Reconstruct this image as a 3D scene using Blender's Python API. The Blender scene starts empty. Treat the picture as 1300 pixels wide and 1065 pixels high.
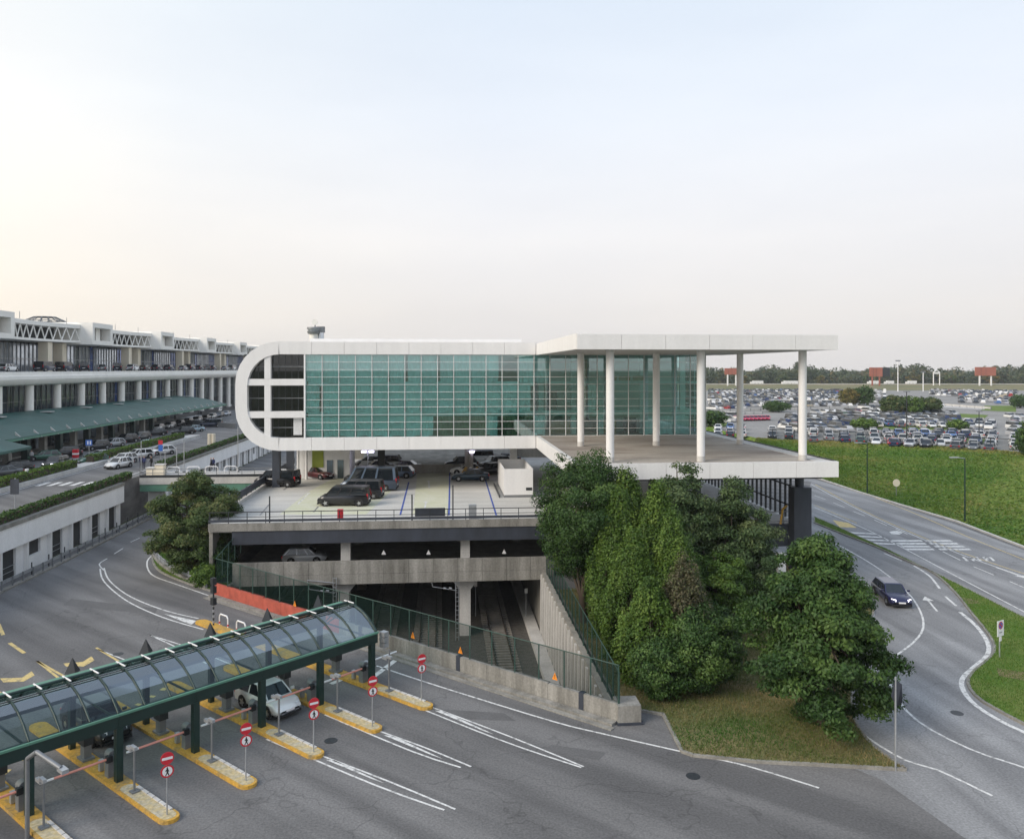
import bpy, bmesh, math, random
import numpy as np
from mathutils import Vector, Matrix
from mathutils.geometry import tessellate_polygon
R_ = math.radians
rng = random.Random(7)
SC = bpy.context.scene
COL = SC.collection
# ------------------------------------------------------------------ camera
EYE = 18.9                      # eye height above the road, metres
PSI = math.atan(0.09)           # the buildings run along +Y; the camera looks 5 degrees to the right of that
cam = bpy.data.cameras.new('camera'); camo = bpy.data.objects.new('camera', cam); COL.objects.link(camo)
camo.location = (0, 0, EYE); camo.rotation_euler = (R_(90), 0, -PSI)
cam.sensor_width = 36; cam.lens = 27.69; cam.shift_y = -0.0496; cam.clip_start = 0.5; cam.clip_end = 9000
SC.camera = camo
# ------------------------------------------------------------------ sky and sun
SUN_EL, SUN_AZ = R_(32), R_(-122)      # low evening sun, left and a little behind the camera (azimuth from +Y)
world = bpy.data.worlds.new("World"); SC.world = world; world.use_nodes = True
wn = world.node_tree.nodes; wl = world.node_tree.links; wn.clear()
def wnode(t, **k):
    n = wn.new(t)
    for a, b in k.items(): setattr(n, a, b)
    return n
wo = wnode('ShaderNodeOutputWorld'); wb = wnode('ShaderNodeBackground'); wb.inputs['Strength'].default_value = 0.1
sky = wnode('ShaderNodeTexSky'); sky.sky_type = 'NISHITA'; sky.sun_disc = False
sky.sun_elevation = SUN_EL; sky.sun_rotation = SUN_AZ; sky.air_density = 1.0; sky.dust_density = 2.0
tc = wnode('ShaderNodeTexCoord'); sep = wnode('ShaderNodeSeparateXYZ')
wl.new(tc.outputs['Generated'], sep.inputs[0])
ramp = wnode('ShaderNodeValToRGB')                      # thin high evening veil: warm low down, pale blue above
e = ramp.color_ramp.elements
e[0].position = 0.0; e[0].color = (0.65, 0.625, 0.615, 1)
e[1].position = 1.0; e[1].color = (0.46, 0.58, 0.80, 1)
for p, c in ((0.07, (0.685, 0.655, 0.64, 1)), (0.16, (0.72, 0.71, 0.715, 1)), (0.30, (0.685, 0.725, 0.785, 1)), (0.5, (0.565, 0.65, 0.755, 1))):
    q = e.new(p); q.color = c
wl.new(sep.outputs['Z'], ramp.inputs[0])
dot = wnode('ShaderNodeVectorMath', operation='DOT_PRODUCT'); dot.inputs[1].default_value = (math.sin(R_(-87)), math.cos(R_(-87)), 0.04)
wl.new(tc.outputs['Generated'], dot.inputs[0])
glow = wnode('ShaderNodeValToRGB'); g = glow.color_ramp.elements
g[0].position = 0.0; g[0].color = (0, 0, 0, 1); g[1].position = 1.0; g[1].color = (0.50, 0.33, 0.08, 1)
q = g.new(0.35); q.color = (0.05, 0.035, 0.0, 1)
q = g.new(0.72); q.color = (0.24, 0.165, 0.03, 1)
wl.new(dot.outputs['Value'], glow.inputs[0])
addc = wnode('ShaderNodeMixRGB', blend_type='ADD'); addc.inputs[0].default_value = 1
wl.new(ramp.outputs[0], addc.inputs[1]); wl.new(glow.outputs[0], addc.inputs[2])
sc10 = wnode('ShaderNodeMixRGB', blend_type='MULTIPLY'); sc10.inputs[0].default_value = 1
vm = wnode('ShaderNodeMapping'); vm.inputs['Scale'].default_value = (1.6, 1.6, 7.0); vn = wnode('ShaderNodeTexNoise'); vn.inputs['Scale'].default_value = 1.5; vn.inputs['Detail'].default_value = 5   # faint uneven veil of cirrus
wl.new(tc.outputs['Generated'], vm.inputs[0]); wl.new(vm.outputs[0], vn.inputs['Vector'])
vr = wnode('ShaderNodeValToRGB'); vr.color_ramp.elements[0].position = 0.3; vr.color_ramp.elements[0].color = (9.6, 9.65, 9.75, 1); vr.color_ramp.elements[1].position = 0.7; vr.color_ramp.elements[1].color = (10.35, 10.3, 10.2, 1)
wl.new(vn.outputs['Fac'], vr.inputs[0]); wl.new(vr.outputs[0], sc10.inputs[2])
wl.new(addc.outputs[0], sc10.inputs[1])
mixs = wnode('ShaderNodeMixRGB'); mixs.inputs[0].default_value = 0.93
wl.new(sky.outputs[0], mixs.inputs[1]); wl.new(sc10.outputs[0], mixs.inputs[2])
wl.new(mixs.outputs[0], wb.inputs['Color']); wl.new(wb.outputs[0], wo.inputs[0])
sun = bpy.data.lights.new('sun', 'SUN'); sun.energy = 2.0; sun.angle = R_(30); sun.color = (1.0, 0.90, 0.78)
suno = bpy.data.objects.new('sun', sun); COL.objects.link(suno)
SD = Vector((math.sin(SUN_AZ) * math.cos(SUN_EL), math.cos(SUN_AZ) * math.cos(SUN_EL), math.sin(SUN_EL)))
suno.rotation_euler = SD.to_track_quat('Z', 'Y').to_euler(); suno.location = (0, 0, 60)
vs = SC.view_settings; vs.view_transform = 'Standard'; vs.look = 'None'; vs.exposure = 0.42; vs.gamma = 1; vs.use_curve_mapping = False
SC.cycles.max_bounces = 6; SC.cycles.transparent_max_bounces = 16; SC.cycles.diffuse_bounces = 3; SC.cycles.glossy_bounces = 3
# ------------------------------------------------------------------ measuring
FW = Vector((math.sin(PSI), math.cos(PSI))); RT = Vector((math.cos(PSI), -math.sin(PSI)))
def G(px, py, z=0.0):
    """surveyed spot: where the level z lies along a sight line of the photograph"""
    d = (EYE - z) * 1000 / (py - 468); p = FW * d + RT * (d * (px - 650) / 1000)
    return (p.x, p.y)
def GP(pts, z=0.0): return [G(a, b, z) for a, b in pts]
def AY(px, py, Y):
    u = (px - 650) / 1000; t = Y / (FW.y + RT.y * u)
    return (t * (FW.x + RT.x * u), Y, EYE - (py - 468) / 1000 * t)
def AX(px, py, X):
    u = (px - 650) / 1000; t = X / (FW.x + RT.x * u)
    return (X, t * (FW.y + RT.y * u), EYE - (py - 468) / 1000 * t)
# ------------------------------------------------------------------ materials
MATS = {}
def mat(name, col, rough=0.7, metal=0.0, var=0.12, scale=0.6, bump=0.0, bscale=20, stretch=None, col2=None, pos=(0.3, 0.7), fine=0.0, fscale=30, spec=0.5):
    if name in MATS: return MATS[name]
    m = bpy.data.materials.new(name); m.use_nodes = True; nt = m.node_tree; n = nt.nodes; l = nt.links
    b = n['Principled BSDF']; b.inputs['Roughness'].default_value = rough; b.inputs['Metallic'].default_value = metal
    b.inputs['Specular IOR Level'].default_value = spec
    geo = n.new('ShaderNodeNewGeometry'); mp = n.new('ShaderNodeMapping'); l.new(geo.outputs['Position'], mp.inputs[0])
    if stretch: mp.inputs['Scale'].default_value = stretch
    nz = n.new('ShaderNodeTexNoise'); nz.inputs['Scale'].default_value = scale; nz.inputs['Detail'].default_value = 6; nz.inputs['Roughness'].default_value = 0.65
    l.new(mp.outputs[0], nz.inputs['Vector'])
    r = n.new('ShaderNodeValToRGB'); r.color_ramp.elements[0].position = pos[0]; r.color_ramp.elements[1].position = pos[1]
    c2 = col2 or tuple(min(1, c * (1 + var)) for c in col); c1 = col if col2 else tuple(c * (1 - var) for c in col)
    r.color_ramp.elements[0].color = (*c1, 1); r.color_ramp.elements[1].color = (*c2, 1)
    l.new(nz.outputs['Fac'], r.inputs[0]); out = r.outputs[0]
    if fine:
        fz = n.new('ShaderNodeTexNoise'); fz.inputs['Scale'].default_value = fscale; fz.inputs['Detail'].default_value = 3
        l.new(geo.outputs['Position'], fz.inputs['Vector'])
        fr = n.new('ShaderNodeMapRange'); fr.inputs[1].default_value = 0.3; fr.inputs[2].default_value = 0.7; fr.inputs[3].default_value = 1 - fine; fr.inputs[4].default_value = 1 + fine
        l.new(fz.outputs['Fac'], fr.inputs[0])
        mx = n.new('ShaderNodeMixRGB'); mx.blend_type = 'MULTIPLY'; mx.inputs[0].default_value = 1
        l.new(out, mx.inputs[1]); l.new(fr.outputs[0], mx.inputs[2]); out = mx.outputs[0]
    l.new(out, b.inputs['Base Color'])
    if bump:
        bz = n.new('ShaderNodeTexNoise'); bz.inputs['Scale'].default_value = bscale; bz.inputs['Detail'].default_value = 4
        l.new(geo.outputs['Position'], bz.inputs['Vector'])
        bp = n.new('ShaderNodeBump'); bp.inputs['Strength'].default_value = bump; bp.inputs['Distance'].default_value = 0.05
        l.new(bz.outputs['Fac'], bp.inputs['Height']); l.new(bp.outputs[0], b.inputs['Normal'])
    MATS[name] = m; return m
def asphalt(name, base, rot=43):
    m = mat(name, base, 0.85, var=0.16, scale=0.11, bump=0.25, bscale=14, fine=0.22, fscale=9)
    nt = m.node_tree; n = nt.nodes; l = nt.links; b = n['Principled BSDF']
    src = b.inputs['Base Color'].links[0].from_socket
    geo = n.new('ShaderNodeNewGeometry')
    # worn wheel tracks and oil streaks along the lanes, crack network
    m0 = n.new('ShaderNodeMapping'); m0.inputs['Rotation'].default_value = (0, 0, R_(rot)); mp = n.new('ShaderNodeMapping'); mp.inputs['Scale'].default_value = (0.05, 0.62, 1)
    l.new(geo.outputs['Position'], m0.inputs[0]); l.new(m0.outputs[0], mp.inputs[0])
    nz = n.new('ShaderNodeTexNoise'); nz.inputs['Scale'].default_value = 0.9; nz.inputs['Detail'].default_value = 5; l.new(mp.outputs[0], nz.inputs['Vector'])
    rr = n.new('ShaderNodeValToRGB'); rr.color_ramp.elements[0].position = 0.36; rr.color_ramp.elements[0].color = (0.66, 0.66, 0.665, 1); rr.color_ramp.elements[1].position = 0.64; rr.color_ramp.elements[1].color = (1.12, 1.12, 1.115, 1)
    l.new(nz.outputs['Fac'], rr.inputs[0])
    vo = n.new('ShaderNodeTexVoronoi'); vo.feature = 'DISTANCE_TO_EDGE'; vo.inputs['Scale'].default_value = 0.13
    wz = n.new('ShaderNodeTexNoise'); wz.inputs['Scale'].default_value = 0.6; l.new(geo.outputs['Position'], wz.inputs['Vector'])
    av = n.new('ShaderNodeVectorMath'); av.operation = 'MULTIPLY_ADD'; av.inputs[1].default_value = (3, 3, 3); l.new(wz.outputs['Color'], av.inputs[0]); l.new(geo.outputs['Position'], av.inputs[2])
    l.new(av.outputs[0], vo.inputs['Vector'])
    cr = n.new('ShaderNodeMapRange'); cr.inputs[1].default_value = 0.0; cr.inputs[2].default_value = 0.009; cr.inputs[3].default_value = 0.72; cr.inputs[4].default_value = 1.0; l.new(vo.outputs['Distance'], cr.inputs[0])
    m1 = n.new('ShaderNodeMixRGB'); m1.blend_type = 'MULTIPLY'; m1.inputs[0].default_value = 1; l.new(src, m1.inputs[1]); l.new(rr.outputs[0], m1.inputs[2])
    m2 = n.new('ShaderNodeMixRGB'); m2.blend_type = 'MULTIPLY'; m2.inputs[0].default_value = 1; l.new(m1.outputs[0], m2.inputs[1]); l.new(cr.outputs[0], m2.inputs[2])
    l.new(m2.outputs[0], b.inputs['Base Color'])
    return m
def glass(name, tint, refl=0.35, rough=0.02, ior=1.5, fk=1.0):
    m = bpy.data.materials.new(name); m.use_nodes = True; nt = m.node_tree; n = nt.nodes; l = nt.links; n.clear()
    o = n.new('ShaderNodeOutputMaterial'); mx = n.new('ShaderNodeMixShader'); t = n.new('ShaderNodeBsdfTransparent'); gl = n.new('ShaderNodeBsdfGlossy'); fr = n.new('ShaderNodeFresnel')
    t.inputs[0].default_value = (*tint, 1); gl.inputs['Roughness'].default_value = rough; gl.inputs[0].default_value = (0.9, 0.95, 0.97, 1); fr.inputs[0].default_value = ior
    mr = n.new('ShaderNodeMath'); mr.operation = 'MULTIPLY_ADD'; mr.inputs[1].default_value = fk; mr.inputs[2].default_value = refl
    l.new(fr.outputs[0], mr.inputs[0])
    oi = n.new('ShaderNodeObjectInfo'); tv = n.new('ShaderNodeMixRGB'); tv.inputs[1].default_value = (*(c * .93 for c in tint), 1); tv.inputs[2].default_value = (*tint, 1); l.new(oi.outputs['Random'], tv.inputs[0]); l.new(tv.outputs[0], t.inputs[0])   # panes differ a little
    geo = n.new('ShaderNodeNewGeometry'); nz = n.new('ShaderNodeTexNoise'); nz.inputs['Scale'].default_value = 0.5; l.new(geo.outputs['Position'], nz.inputs['Vector'])
    bp = n.new('ShaderNodeBump'); bp.inputs['Strength'].default_value = 0.03; l.new(nz.outputs['Fac'], bp.inputs['Height']); l.new(bp.outputs[0], gl.inputs['Normal'])
    l.new(mr.outputs[0], mx.inputs[0]); l.new(t.outputs[0], mx.inputs[1]); l.new(gl.outputs[0], mx.inputs[2]); l.new(mx.outputs[0], o.inputs[0])
    MATS[name] = m; return m
def meshwire(name, col, cover):
    """woven wire too fine to see singly at this distance: part covered, part open"""
    m = bpy.data.materials.new(name); m.use_nodes = True; nt = m.node_tree; n = nt.nodes; l = nt.links; n.clear()
    o = n.new('ShaderNodeOutputMaterial'); mx = n.new('ShaderNodeMixShader'); t = n.new('ShaderNodeBsdfTransparent'); d = n.new('ShaderNodeBsdfDiffuse')
    d.inputs[0].default_value = (*col, 1); mx.inputs[0].default_value = cover
    l.new(t.outputs[0], mx.inputs[1]); l.new(d.outputs[0], mx.inputs[2]); l.new(mx.outputs[0], o.inputs[0]); MATS[name] = m; return m
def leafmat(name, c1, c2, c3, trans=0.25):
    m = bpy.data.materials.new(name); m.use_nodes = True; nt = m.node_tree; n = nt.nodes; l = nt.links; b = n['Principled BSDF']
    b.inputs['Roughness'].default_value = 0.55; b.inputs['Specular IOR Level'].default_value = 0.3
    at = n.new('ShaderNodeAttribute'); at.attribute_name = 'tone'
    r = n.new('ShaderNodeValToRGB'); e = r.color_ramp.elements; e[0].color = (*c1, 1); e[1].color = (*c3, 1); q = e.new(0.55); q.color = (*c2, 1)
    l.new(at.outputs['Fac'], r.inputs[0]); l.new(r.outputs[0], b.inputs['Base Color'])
    o = n['Material Output']; tr = n.new('ShaderNodeBsdfTranslucent'); mx = n.new('ShaderNodeMixShader'); mx.inputs[0].default_value = trans
    l.new(r.outputs[0], tr.inputs[0]); l.new(b.outputs[0], mx.inputs[1]); l.new(tr.outputs[0], mx.inputs[2]); l.new(mx.outputs[0], o.inputs[0])
    MATS[name] = m; return m
def emit(name, col, s):
    m = bpy.data.materials.new(name); m.use_nodes = True; b = m.node_tree.nodes['Principled BSDF']
    b.inputs['Base Color'].default_value = (*col, 1); b.inputs['Emission Color'].default_value = (*col, 1); b.inputs['Emission Strength'].default_value = s
    MATS[name] = m; return m
def paintmat():
    m = bpy.data.materials.new('car_paint'); m.use_nodes = True; nt = m.node_tree; b = nt.nodes['Principled BSDF']; oi = nt.nodes.new('ShaderNodeObjectInfo')
    nt.links.new(oi.outputs['Color'], b.inputs['Base Color']); b.inputs['Roughness'].default_value = 0.32; b.inputs['Metallic'].default_value = 0.15
    b.inputs['Coat Weight'].default_value = 0.6; b.inputs['Coat Roughness'].default_value = 0.06; return m
M_ASPH = asphalt('asphalt', (0.150, 0.147, 0.145))
M_ASPH2 = asphalt('asphalt_highway', (0.25, 0.252, 0.255), 90)
M_LOT = mat('lot_paving', (0.23, 0.225, 0.215), 0.9, var=0.2, scale=0.05, fine=0.15, fscale=2)
M_WHITE = mat('white_cladding', (0.74, 0.735, 0.73), 0.45, var=0.05, scale=1.1, stretch=(1, 1, 0.10), fine=0.025, fscale=5)
M_WHITE2 = mat('white_plaster', (0.82, 0.82, 0.82), 0.7, var=0.07, scale=0.5, stretch=(1, 1, 0.25), fine=0.04, fscale=5)
M_TERM = mat('terminal_white', (0.87, 0.85, 0.80), 0.6, var=0.06, scale=0.3)
M_BEIGE = mat('beige_stone', (0.70, 0.63, 0.50), 0.7, var=0.08, scale=0.4)
M_CONC = mat('concrete', (0.24, 0.23, 0.205), 0.9, var=0.3, scale=0.9, stretch=(1, 1, 0.3), bump=0.3, bscale=8, fine=0.15, fscale=8)
M_CONCD = mat('stained_concrete', (0.13, 0.125, 0.11), 0.9, scale=1.1, stretch=(1, 1, 0.12), col2=(0.33, 0.32, 0.295), bump=0.3, bscale=8, fine=0.15, fscale=8)
M_CONCL = mat('pale_concrete', (0.50, 0.49, 0.47), 0.85, var=0.16, scale=0.7, stretch=(1, 1, 0.4), fine=0.08, fscale=8)
M_DECK = mat('deck_concrete', (0.53, 0.52, 0.49), 0.85, var=0.14, scale=0.35, stretch=(0.25, 1.5, 1), fine=0.08, fscale=6)
M_YLANE = mat('faded_yellow_lane', (0.52, 0.53, 0.36), 0.85, scale=0.8, stretch=(0.6, 1, 1), col2=(0.60, 0.595, 0.50), fine=0.08, fscale=5)
M_BLUE = mat('blue_line_paint', (0.05, 0.09, 0.36), 0.7, var=0.2, scale=2)
M_NAVY = mat('navy_fascia', (0.035, 0.042, 0.058), 0.6, var=0.3, scale=0.7, stretch=(1, 1, 0.3), fine=0.1)
M_STEEL = mat('galvanised_steel', (0.42, 0.44, 0.46), 0.45, 0.6, var=0.15, scale=2)
M_DARK = mat('dark_metal', (0.03, 0.034, 0.038), 0.5, 0.2, var=0.2, scale=2)
M_GREY = mat('grey_metal', (0.20, 0.21, 0.22), 0.5, 0.3, var=0.12, scale=2)
M_DGREEN = mat('dark_green_steel', (0.010, 0.032, 0.028), 0.38, 0.1, var=0.2, scale=1.2)
M_GREEN = mat('green_sheet_roof', (0.022, 0.088, 0.074), 0.5, 0.0, var=0.22, scale=0.4, stretch=(0.4, 1, 1))
M_FGREEN = mat('fence_green', (0.035, 0.075, 0.06), 0.5, var=0.15, scale=2)
M_GBEAM = mat('green_beam', (0.10, 0.24, 0.17), 0.6, var=0.15, scale=1)
M_RED = mat('red_barrier', (0.40, 0.085, 0.055), 0.75, var=0.28, scale=1.3, fine=0.08)
M_SRED = mat('sign_red', (0.55, 0.02, 0.035), 0.45, var=0.05)
M_SWHITE = mat('sign_white', (0.78, 0.78, 0.78), 0.45, var=0.03)
M_SBLACK = mat('sign_black', (0.015, 0.015, 0.015), 0.5, var=0.05)
M_SBLUE = mat('sign_blue', (0.04, 0.14, 0.50), 0.45, var=0.05)
M_ORANGE = mat('orange_plate', (0.75, 0.25, 0.02), 0.5, var=0.08)
M_LINE = mat('road_paint_white', (0.24, 0.24, 0.235), 0.8, scale=2.6, col2=(0.66, 0.66, 0.64), pos=(0.33, 0.50), fine=0.16, fscale=9)
M_YLINE = mat('road_paint_yellow', (0.26, 0.23, 0.15), 0.8, scale=2.6, col2=(0.60, 0.46, 0.19), pos=(0.33, 0.50), fine=0.18, fscale=9)
M_YKERB = mat('yellow_kerb_paint', (0.24, 0.19, 0.10), 0.85, scale=1.5, col2=(0.54, 0.31, 0.05), pos=(0.30, 0.52), fine=0.2, fscale=7)
M_YWORN = mat('worn_yellow_paint', (0.50, 0.38, 0.16), 0.85, scale=2.2, col2=(0.42, 0.40, 0.33), fine=0.25, fscale=6)
M_GRASS = mat('grass', (0.060, 0.150, 0.014), 0.95, scale=0.10, col2=(0.16, 0.18, 0.04), bump=1.0, bscale=3.5, fine=0.38, fscale=1.6, spec=0.15)
M_GRASS2 = mat('lawn', (0.075, 0.165, 0.022), 0.9, scale=0.30, col2=(0.17, 0.195, 0.055), bump=0.8, bscale=12, fine=0.25, fscale=8, spec=0.15)
M_DRY = mat('dry_ground', (0.075, 0.115, 0.025), 0.95, scale=0.28, col2=(0.215, 0.165, 0.08), bump=0.8, bscale=10, fine=0.3, fscale=7)
M_EARTH = mat('earth', (0.09, 0.10, 0.05), 0.95, var=0.35, scale=0.05)
M_BALL = mat('ballast', (0.085, 0.078, 0.070), 0.95, var=0.35, scale=2.5, bump=1.0, bscale=14, fine=0.4, fscale=12)
M_SLEEP = mat('sleeper_concrete', (0.20, 0.185, 0.165), 0.9, var=0.2, scale=2)
M_RAIL = mat('rail_steel', (0.10, 0.075, 0.06), 0.5, 0.5, var=0.2, scale=2)
M_BARK = mat('bark', (0.07, 0.052, 0.038), 0.95, var=0.3, scale=3, stretch=(1, 1, 0.2), bump=0.5, bscale=10)
M_TERR = mat('terrace_floor', (0.20, 0.165, 0.14), 0.8, scale=0.22, stretch=(0.35, 1.0, 1), col2=(0.46, 0.43, 0.385), fine=0.08, fscale=3)
M_CURT = mat('curtain_cloth', (0.86, 0.88, 0.875), 0.9, var=0.06, scale=0.8, stretch=(3, 3, 0.3))
M_CURT2 = mat('brown_curtain_cloth', (0.22, 0.19, 0.12), 0.9, var=0.25, scale=1.5, stretch=(4, 4, 0.2))
M_INT = mat('interior_wall', (0.66, 0.64, 0.60), 0.9, var=0.12, scale=0.5)
M_WOOD = mat('interior_timber', (0.45, 0.27, 0.10), 0.7, var=0.2, scale=1)
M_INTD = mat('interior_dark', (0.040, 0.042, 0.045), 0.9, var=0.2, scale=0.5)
M_SOFF = mat('soffit_grey', (0.50, 0.49, 0.47), 0.8, var=0.06, scale=0.4)
M_BROWN = mat('billboard_red', (0.34, 0.11, 0.07), 0.7, var=0.1, scale=0.3)
M_RUB = mat('tyre_rubber', (0.015, 0.015, 0.016), 0.85, var=0.1)
M_RIM = mat('alloy_rim', (0.55, 0.56, 0.58), 0.3, 0.8, var=0.05)
M_PINK = mat('pale_red_arm', (0.72, 0.30, 0.24), 0.6, var=0.1, scale=2)
M_TEALG = glass('teal_glass', (0.76, 1.0, 0.985), 0.13)
M_LOGG = glass('smoked_glass', (0.17, 0.20, 0.21), 0.03)
M_CANG = glass('canopy_glass', (0.38, 0.52, 0.50), 0.02, fk=0.24)
M_BGL = mat('blue_facade_glass', (0.055, 0.13, 0.42), 0.08, 0.4, var=0.5, scale=0.22, spec=1.0)
M_PGL = mat('pale_facade_glass', (0.58, 0.64, 0.72), 0.12, 0.6, var=0.35, scale=0.4, spec=1.0)
M_DGL = mat('dark_facade_glass', (0.09, 0.125, 0.15), 0.1, 0.4, var=0.5, scale=0.5, spec=0.8)
M_CGL = mat('car_glass', (0.012, 0.016, 0.02), 0.06, var=0.1, spec=0.8)
M_HL = mat('headlight_lens', (0.75, 0.77, 0.80), 0.15, var=0.04)
M_TL = mat('tail_light_lens', (0.40, 0.015, 0.02), 0.2, var=0.1)
M_HLON = emit('lit_headlight', (0.92, 0.9, 1.0), 2.5)
M_LAMP = emit('lit_lamp', (0.80, 0.74, 1.0), 9.0)
M_PAINT = paintmat(); MATS['car_paint'] = M_PAINT
M_FMESH = meshwire('green_wire_mesh', (0.012, 0.028, 0.024), 0.40)
M_FMESH2 = meshwire('wire_mesh', (0.03, 0.05, 0.05), 0.22)
L_DARK = leafmat('leaf_dark', (0.025, 0.062, 0.014), (0.052, 0.108, 0.024), (0.105, 0.175, 0.04))
L_MID = leafmat('leaf_mid', (0.040, 0.086, 0.012), (0.088, 0.160, 0.024), (0.165, 0.245, 0.045))
L_LIGHT = leafmat('leaf_light', (0.045, 0.082, 0.028), (0.085, 0.135, 0.048), (0.15, 0.19, 0.075))
L_OLIVE = leafmat('leaf_olive', (0.042, 0.078, 0.020), (0.082, 0.125, 0.036), (0.17, 0.165, 0.06))
L_BROWN = leafmat('leaf_dry', (0.06, 0.070, 0.030), (0.125, 0.105, 0.062), (0.11, 0.15, 0.045))
L_AUT = leafmat('leaf_autumn', (0.08, 0.095, 0.025), (0.17, 0.15, 0.04), (0.28, 0.19, 0.05))
L_FAR = leafmat('leaf_far', (0.045, 0.070, 0.036), (0.075, 0.10, 0.048), (0.16, 0.135, 0.06))  # paler and greyer greens, distance haze put into the leaf colour
# ------------------------------------------------------------------ mesh builder
class MB:
    def __init__(s): s.v = []; s.f = []; s.m = []; s.sm = []
    def add(s, vs, fs, m=0, sm=False):
        k = len(s.v); s.v += [tuple(p) for p in vs]
        for f in fs: s.f.append(tuple(i + k for i in f)); s.m.append(m); s.sm.append(sm)
        return s
    def b(s, x0, y0, z0, x1, y1, z1, m=0):
        return s.add([(x0, y0, z0), (x1, y0, z0), (x1, y1, z0), (x0, y1, z0), (x0, y0, z1), (x1, y0, z1), (x1, y1, z1), (x0, y1, z1)],
                     [(0, 3, 2, 1), (4, 5, 6, 7), (0, 1, 5, 4), (1, 2, 6, 5), (2, 3, 7, 6), (3, 0, 4, 7)], m)
    def ob(s, c, size, rz=0, m=0):
        x, y, z = size[0] / 2, size[1] / 2, size[2] / 2; ca, sa = math.cos(rz), math.sin(rz)
        vs = [(c[0] + a * ca - b * sa, c[1] + a * sa + b * ca, c[2] + d) for d in (-z, z) for a, b in ((-x, -y), (x, -y), (x, y), (-x, y))]
        return s.add(vs, [(0, 3, 2, 1), (4, 5, 6, 7), (0, 1, 5, 4), (1, 2, 6, 5), (2, 3, 7, 6), (3, 0, 4, 7)], m)
    def prism(s, poly, z0, z1, m=0, bottom=True):
        n = len(poly); a = sum(poly[i][0] * poly[(i + 1) % n][1] - poly[(i + 1) % n][0] * poly[i][1] for i in range(n))
        if a < 0: poly = poly[::-1]
        tri = tessellate_polygon([[Vector((p[0], p[1], 0)) for p in poly]])
        vs = [(p[0], p[1], z0) for p in poly] + [(p[0], p[1], z1) for p in poly]
        fs = []
        for t in tri:
            A, B, C = (poly[i] for i in t)
            if (B[0] - A[0]) * (C[1] - A[1]) - (B[1] - A[1]) * (C[0] - A[0]) < 0: t = (t[0], t[2], t[1])
            fs.append(tuple(i + n for i in t))
            if bottom: fs.append((t[0], t[2], t[1]))
        for i in range(n): fs.append((i, (i + 1) % n, (i + 1) % n + n, i + n))
        return s.add(vs, fs, m)
    def sheet(s, poly, z, m=0, holes=()):
        loops = [poly] + list(holes); vs = [(p[0], p[1], z) for lp in loops for p in lp]; fs = []
        for t in tessellate_polygon([[Vector((p[0], p[1], 0)) for p in lp] for lp in loops]):
            A, B, C = (vs[i] for i in t)
            cr = (B[0] - A[0]) * (C[1] - A[1]) - (B[1] - A[1]) * (C[0] - A[0])
            if abs(cr) < 1e-9: continue
            fs.append(t if cr > 0 else (t[0], t[2], t[1]))
        return s.add(vs, fs, m)
    def exy(s, poly, y0, y1, m=0, caps=True):      # polygon in XZ pushed along Y
        n = len(poly); vs = [(p[0], y0, p[1]) for p in poly] + [(p[0], y1, p[1]) for p in poly]
        fs = [((i + 1) % n, i, i + n, (i + 1) % n + n) for i in range(n)]
        if caps:
            for t in tessellate_polygon([[Vector((p[0], p[1], 0)) for p in poly]]): fs.append(tuple(t)); fs.append(tuple(i + n for i in t[::-1]))
        return s.add(vs, fs, m)
    def exx(s, poly, x0, x1, m=0):                 # polygon in YZ pushed along X
        n = len(poly); vs = [(x0, p[0], p[1]) for p in poly] + [(x1, p[0], p[1]) for p in poly]
        fs = [(i, (i + 1) % n, (i + 1) % n + n, i + n) for i in range(n)]
        for t in tessellate_polygon([[Vector((p[0], p[1], 0)) for p in poly]]): fs.append(tuple(t)); fs.append(tuple(i + n for i in t[::-1]))
        return s.add(vs, fs, m)
    def cyl(s, p0, p1, r0, r1=None, n=10, m=0, caps=True, sm=True):
        r1 = r0 if r1 is None else r1; a = Vector(p0); b = Vector(p1); d = (b - a).normalized()
        u = d.orthogonal().normalized(); w = d.cross(u)
        vs = []
        for c, r in ((a, r0), (b, r1)):
            for i in range(n):
                t = 2 * math.pi * i / n; vs.append(c + (u * math.cos(t) + w * math.sin(t)) * r)
        s.add(vs, [(i, (i + 1) % n, (i + 1) % n + n, i + n) for i in range(n)], m, sm)
        if caps: s.add(vs, [tuple(range(n))[::-1], tuple(range(n, 2 * n))], m)
        return s
    def tube(s, path, r, n=6, m=0):
        for i in range(len(path) - 1):
            rr = r if not isinstance(r, (list, tuple)) else r[i]; r2 = r if not isinstance(r, (list, tuple)) else r[i + 1]
            s.cyl(path[i], path[i + 1], rr, r2, n, m)
        return s
    def strip(s, path, w, z, m=0, closed=False):
        L, Rr = [], []; n = len(path)
        for i in range(n):
            a = Vector(path[i - 1] if i or closed else path[0]); c = Vector(path[(i + 1) % n] if i < n - 1 or closed else path[-1])
            d = (c - a).normalized(); nn = Vector((-d.y, d.x)); p = Vector(path[i])
            L.append((*(p + nn * w / 2), z)); Rr.append((*(p - nn * w / 2), z))
        fs = [(i, i + n, i + 1 + n, i + 1) for i in range(n - 1)]
        return s.add(L + Rr, fs, m)
    def wall(s, path, z0, z1, t, m=0):             # a straight-sided wall of thickness t along a ground path
        for i in range(len(path) - 1):
            a = Vector(path[i]); c = Vector(path[i + 1]); d = (c - a); l = d.length; mid = (a + c) / 2
            s.ob((mid.x, mid.y, (z0 + z1) / 2), (l, t, z1 - z0), math.atan2(d.y, d.x), m)
        return s
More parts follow.
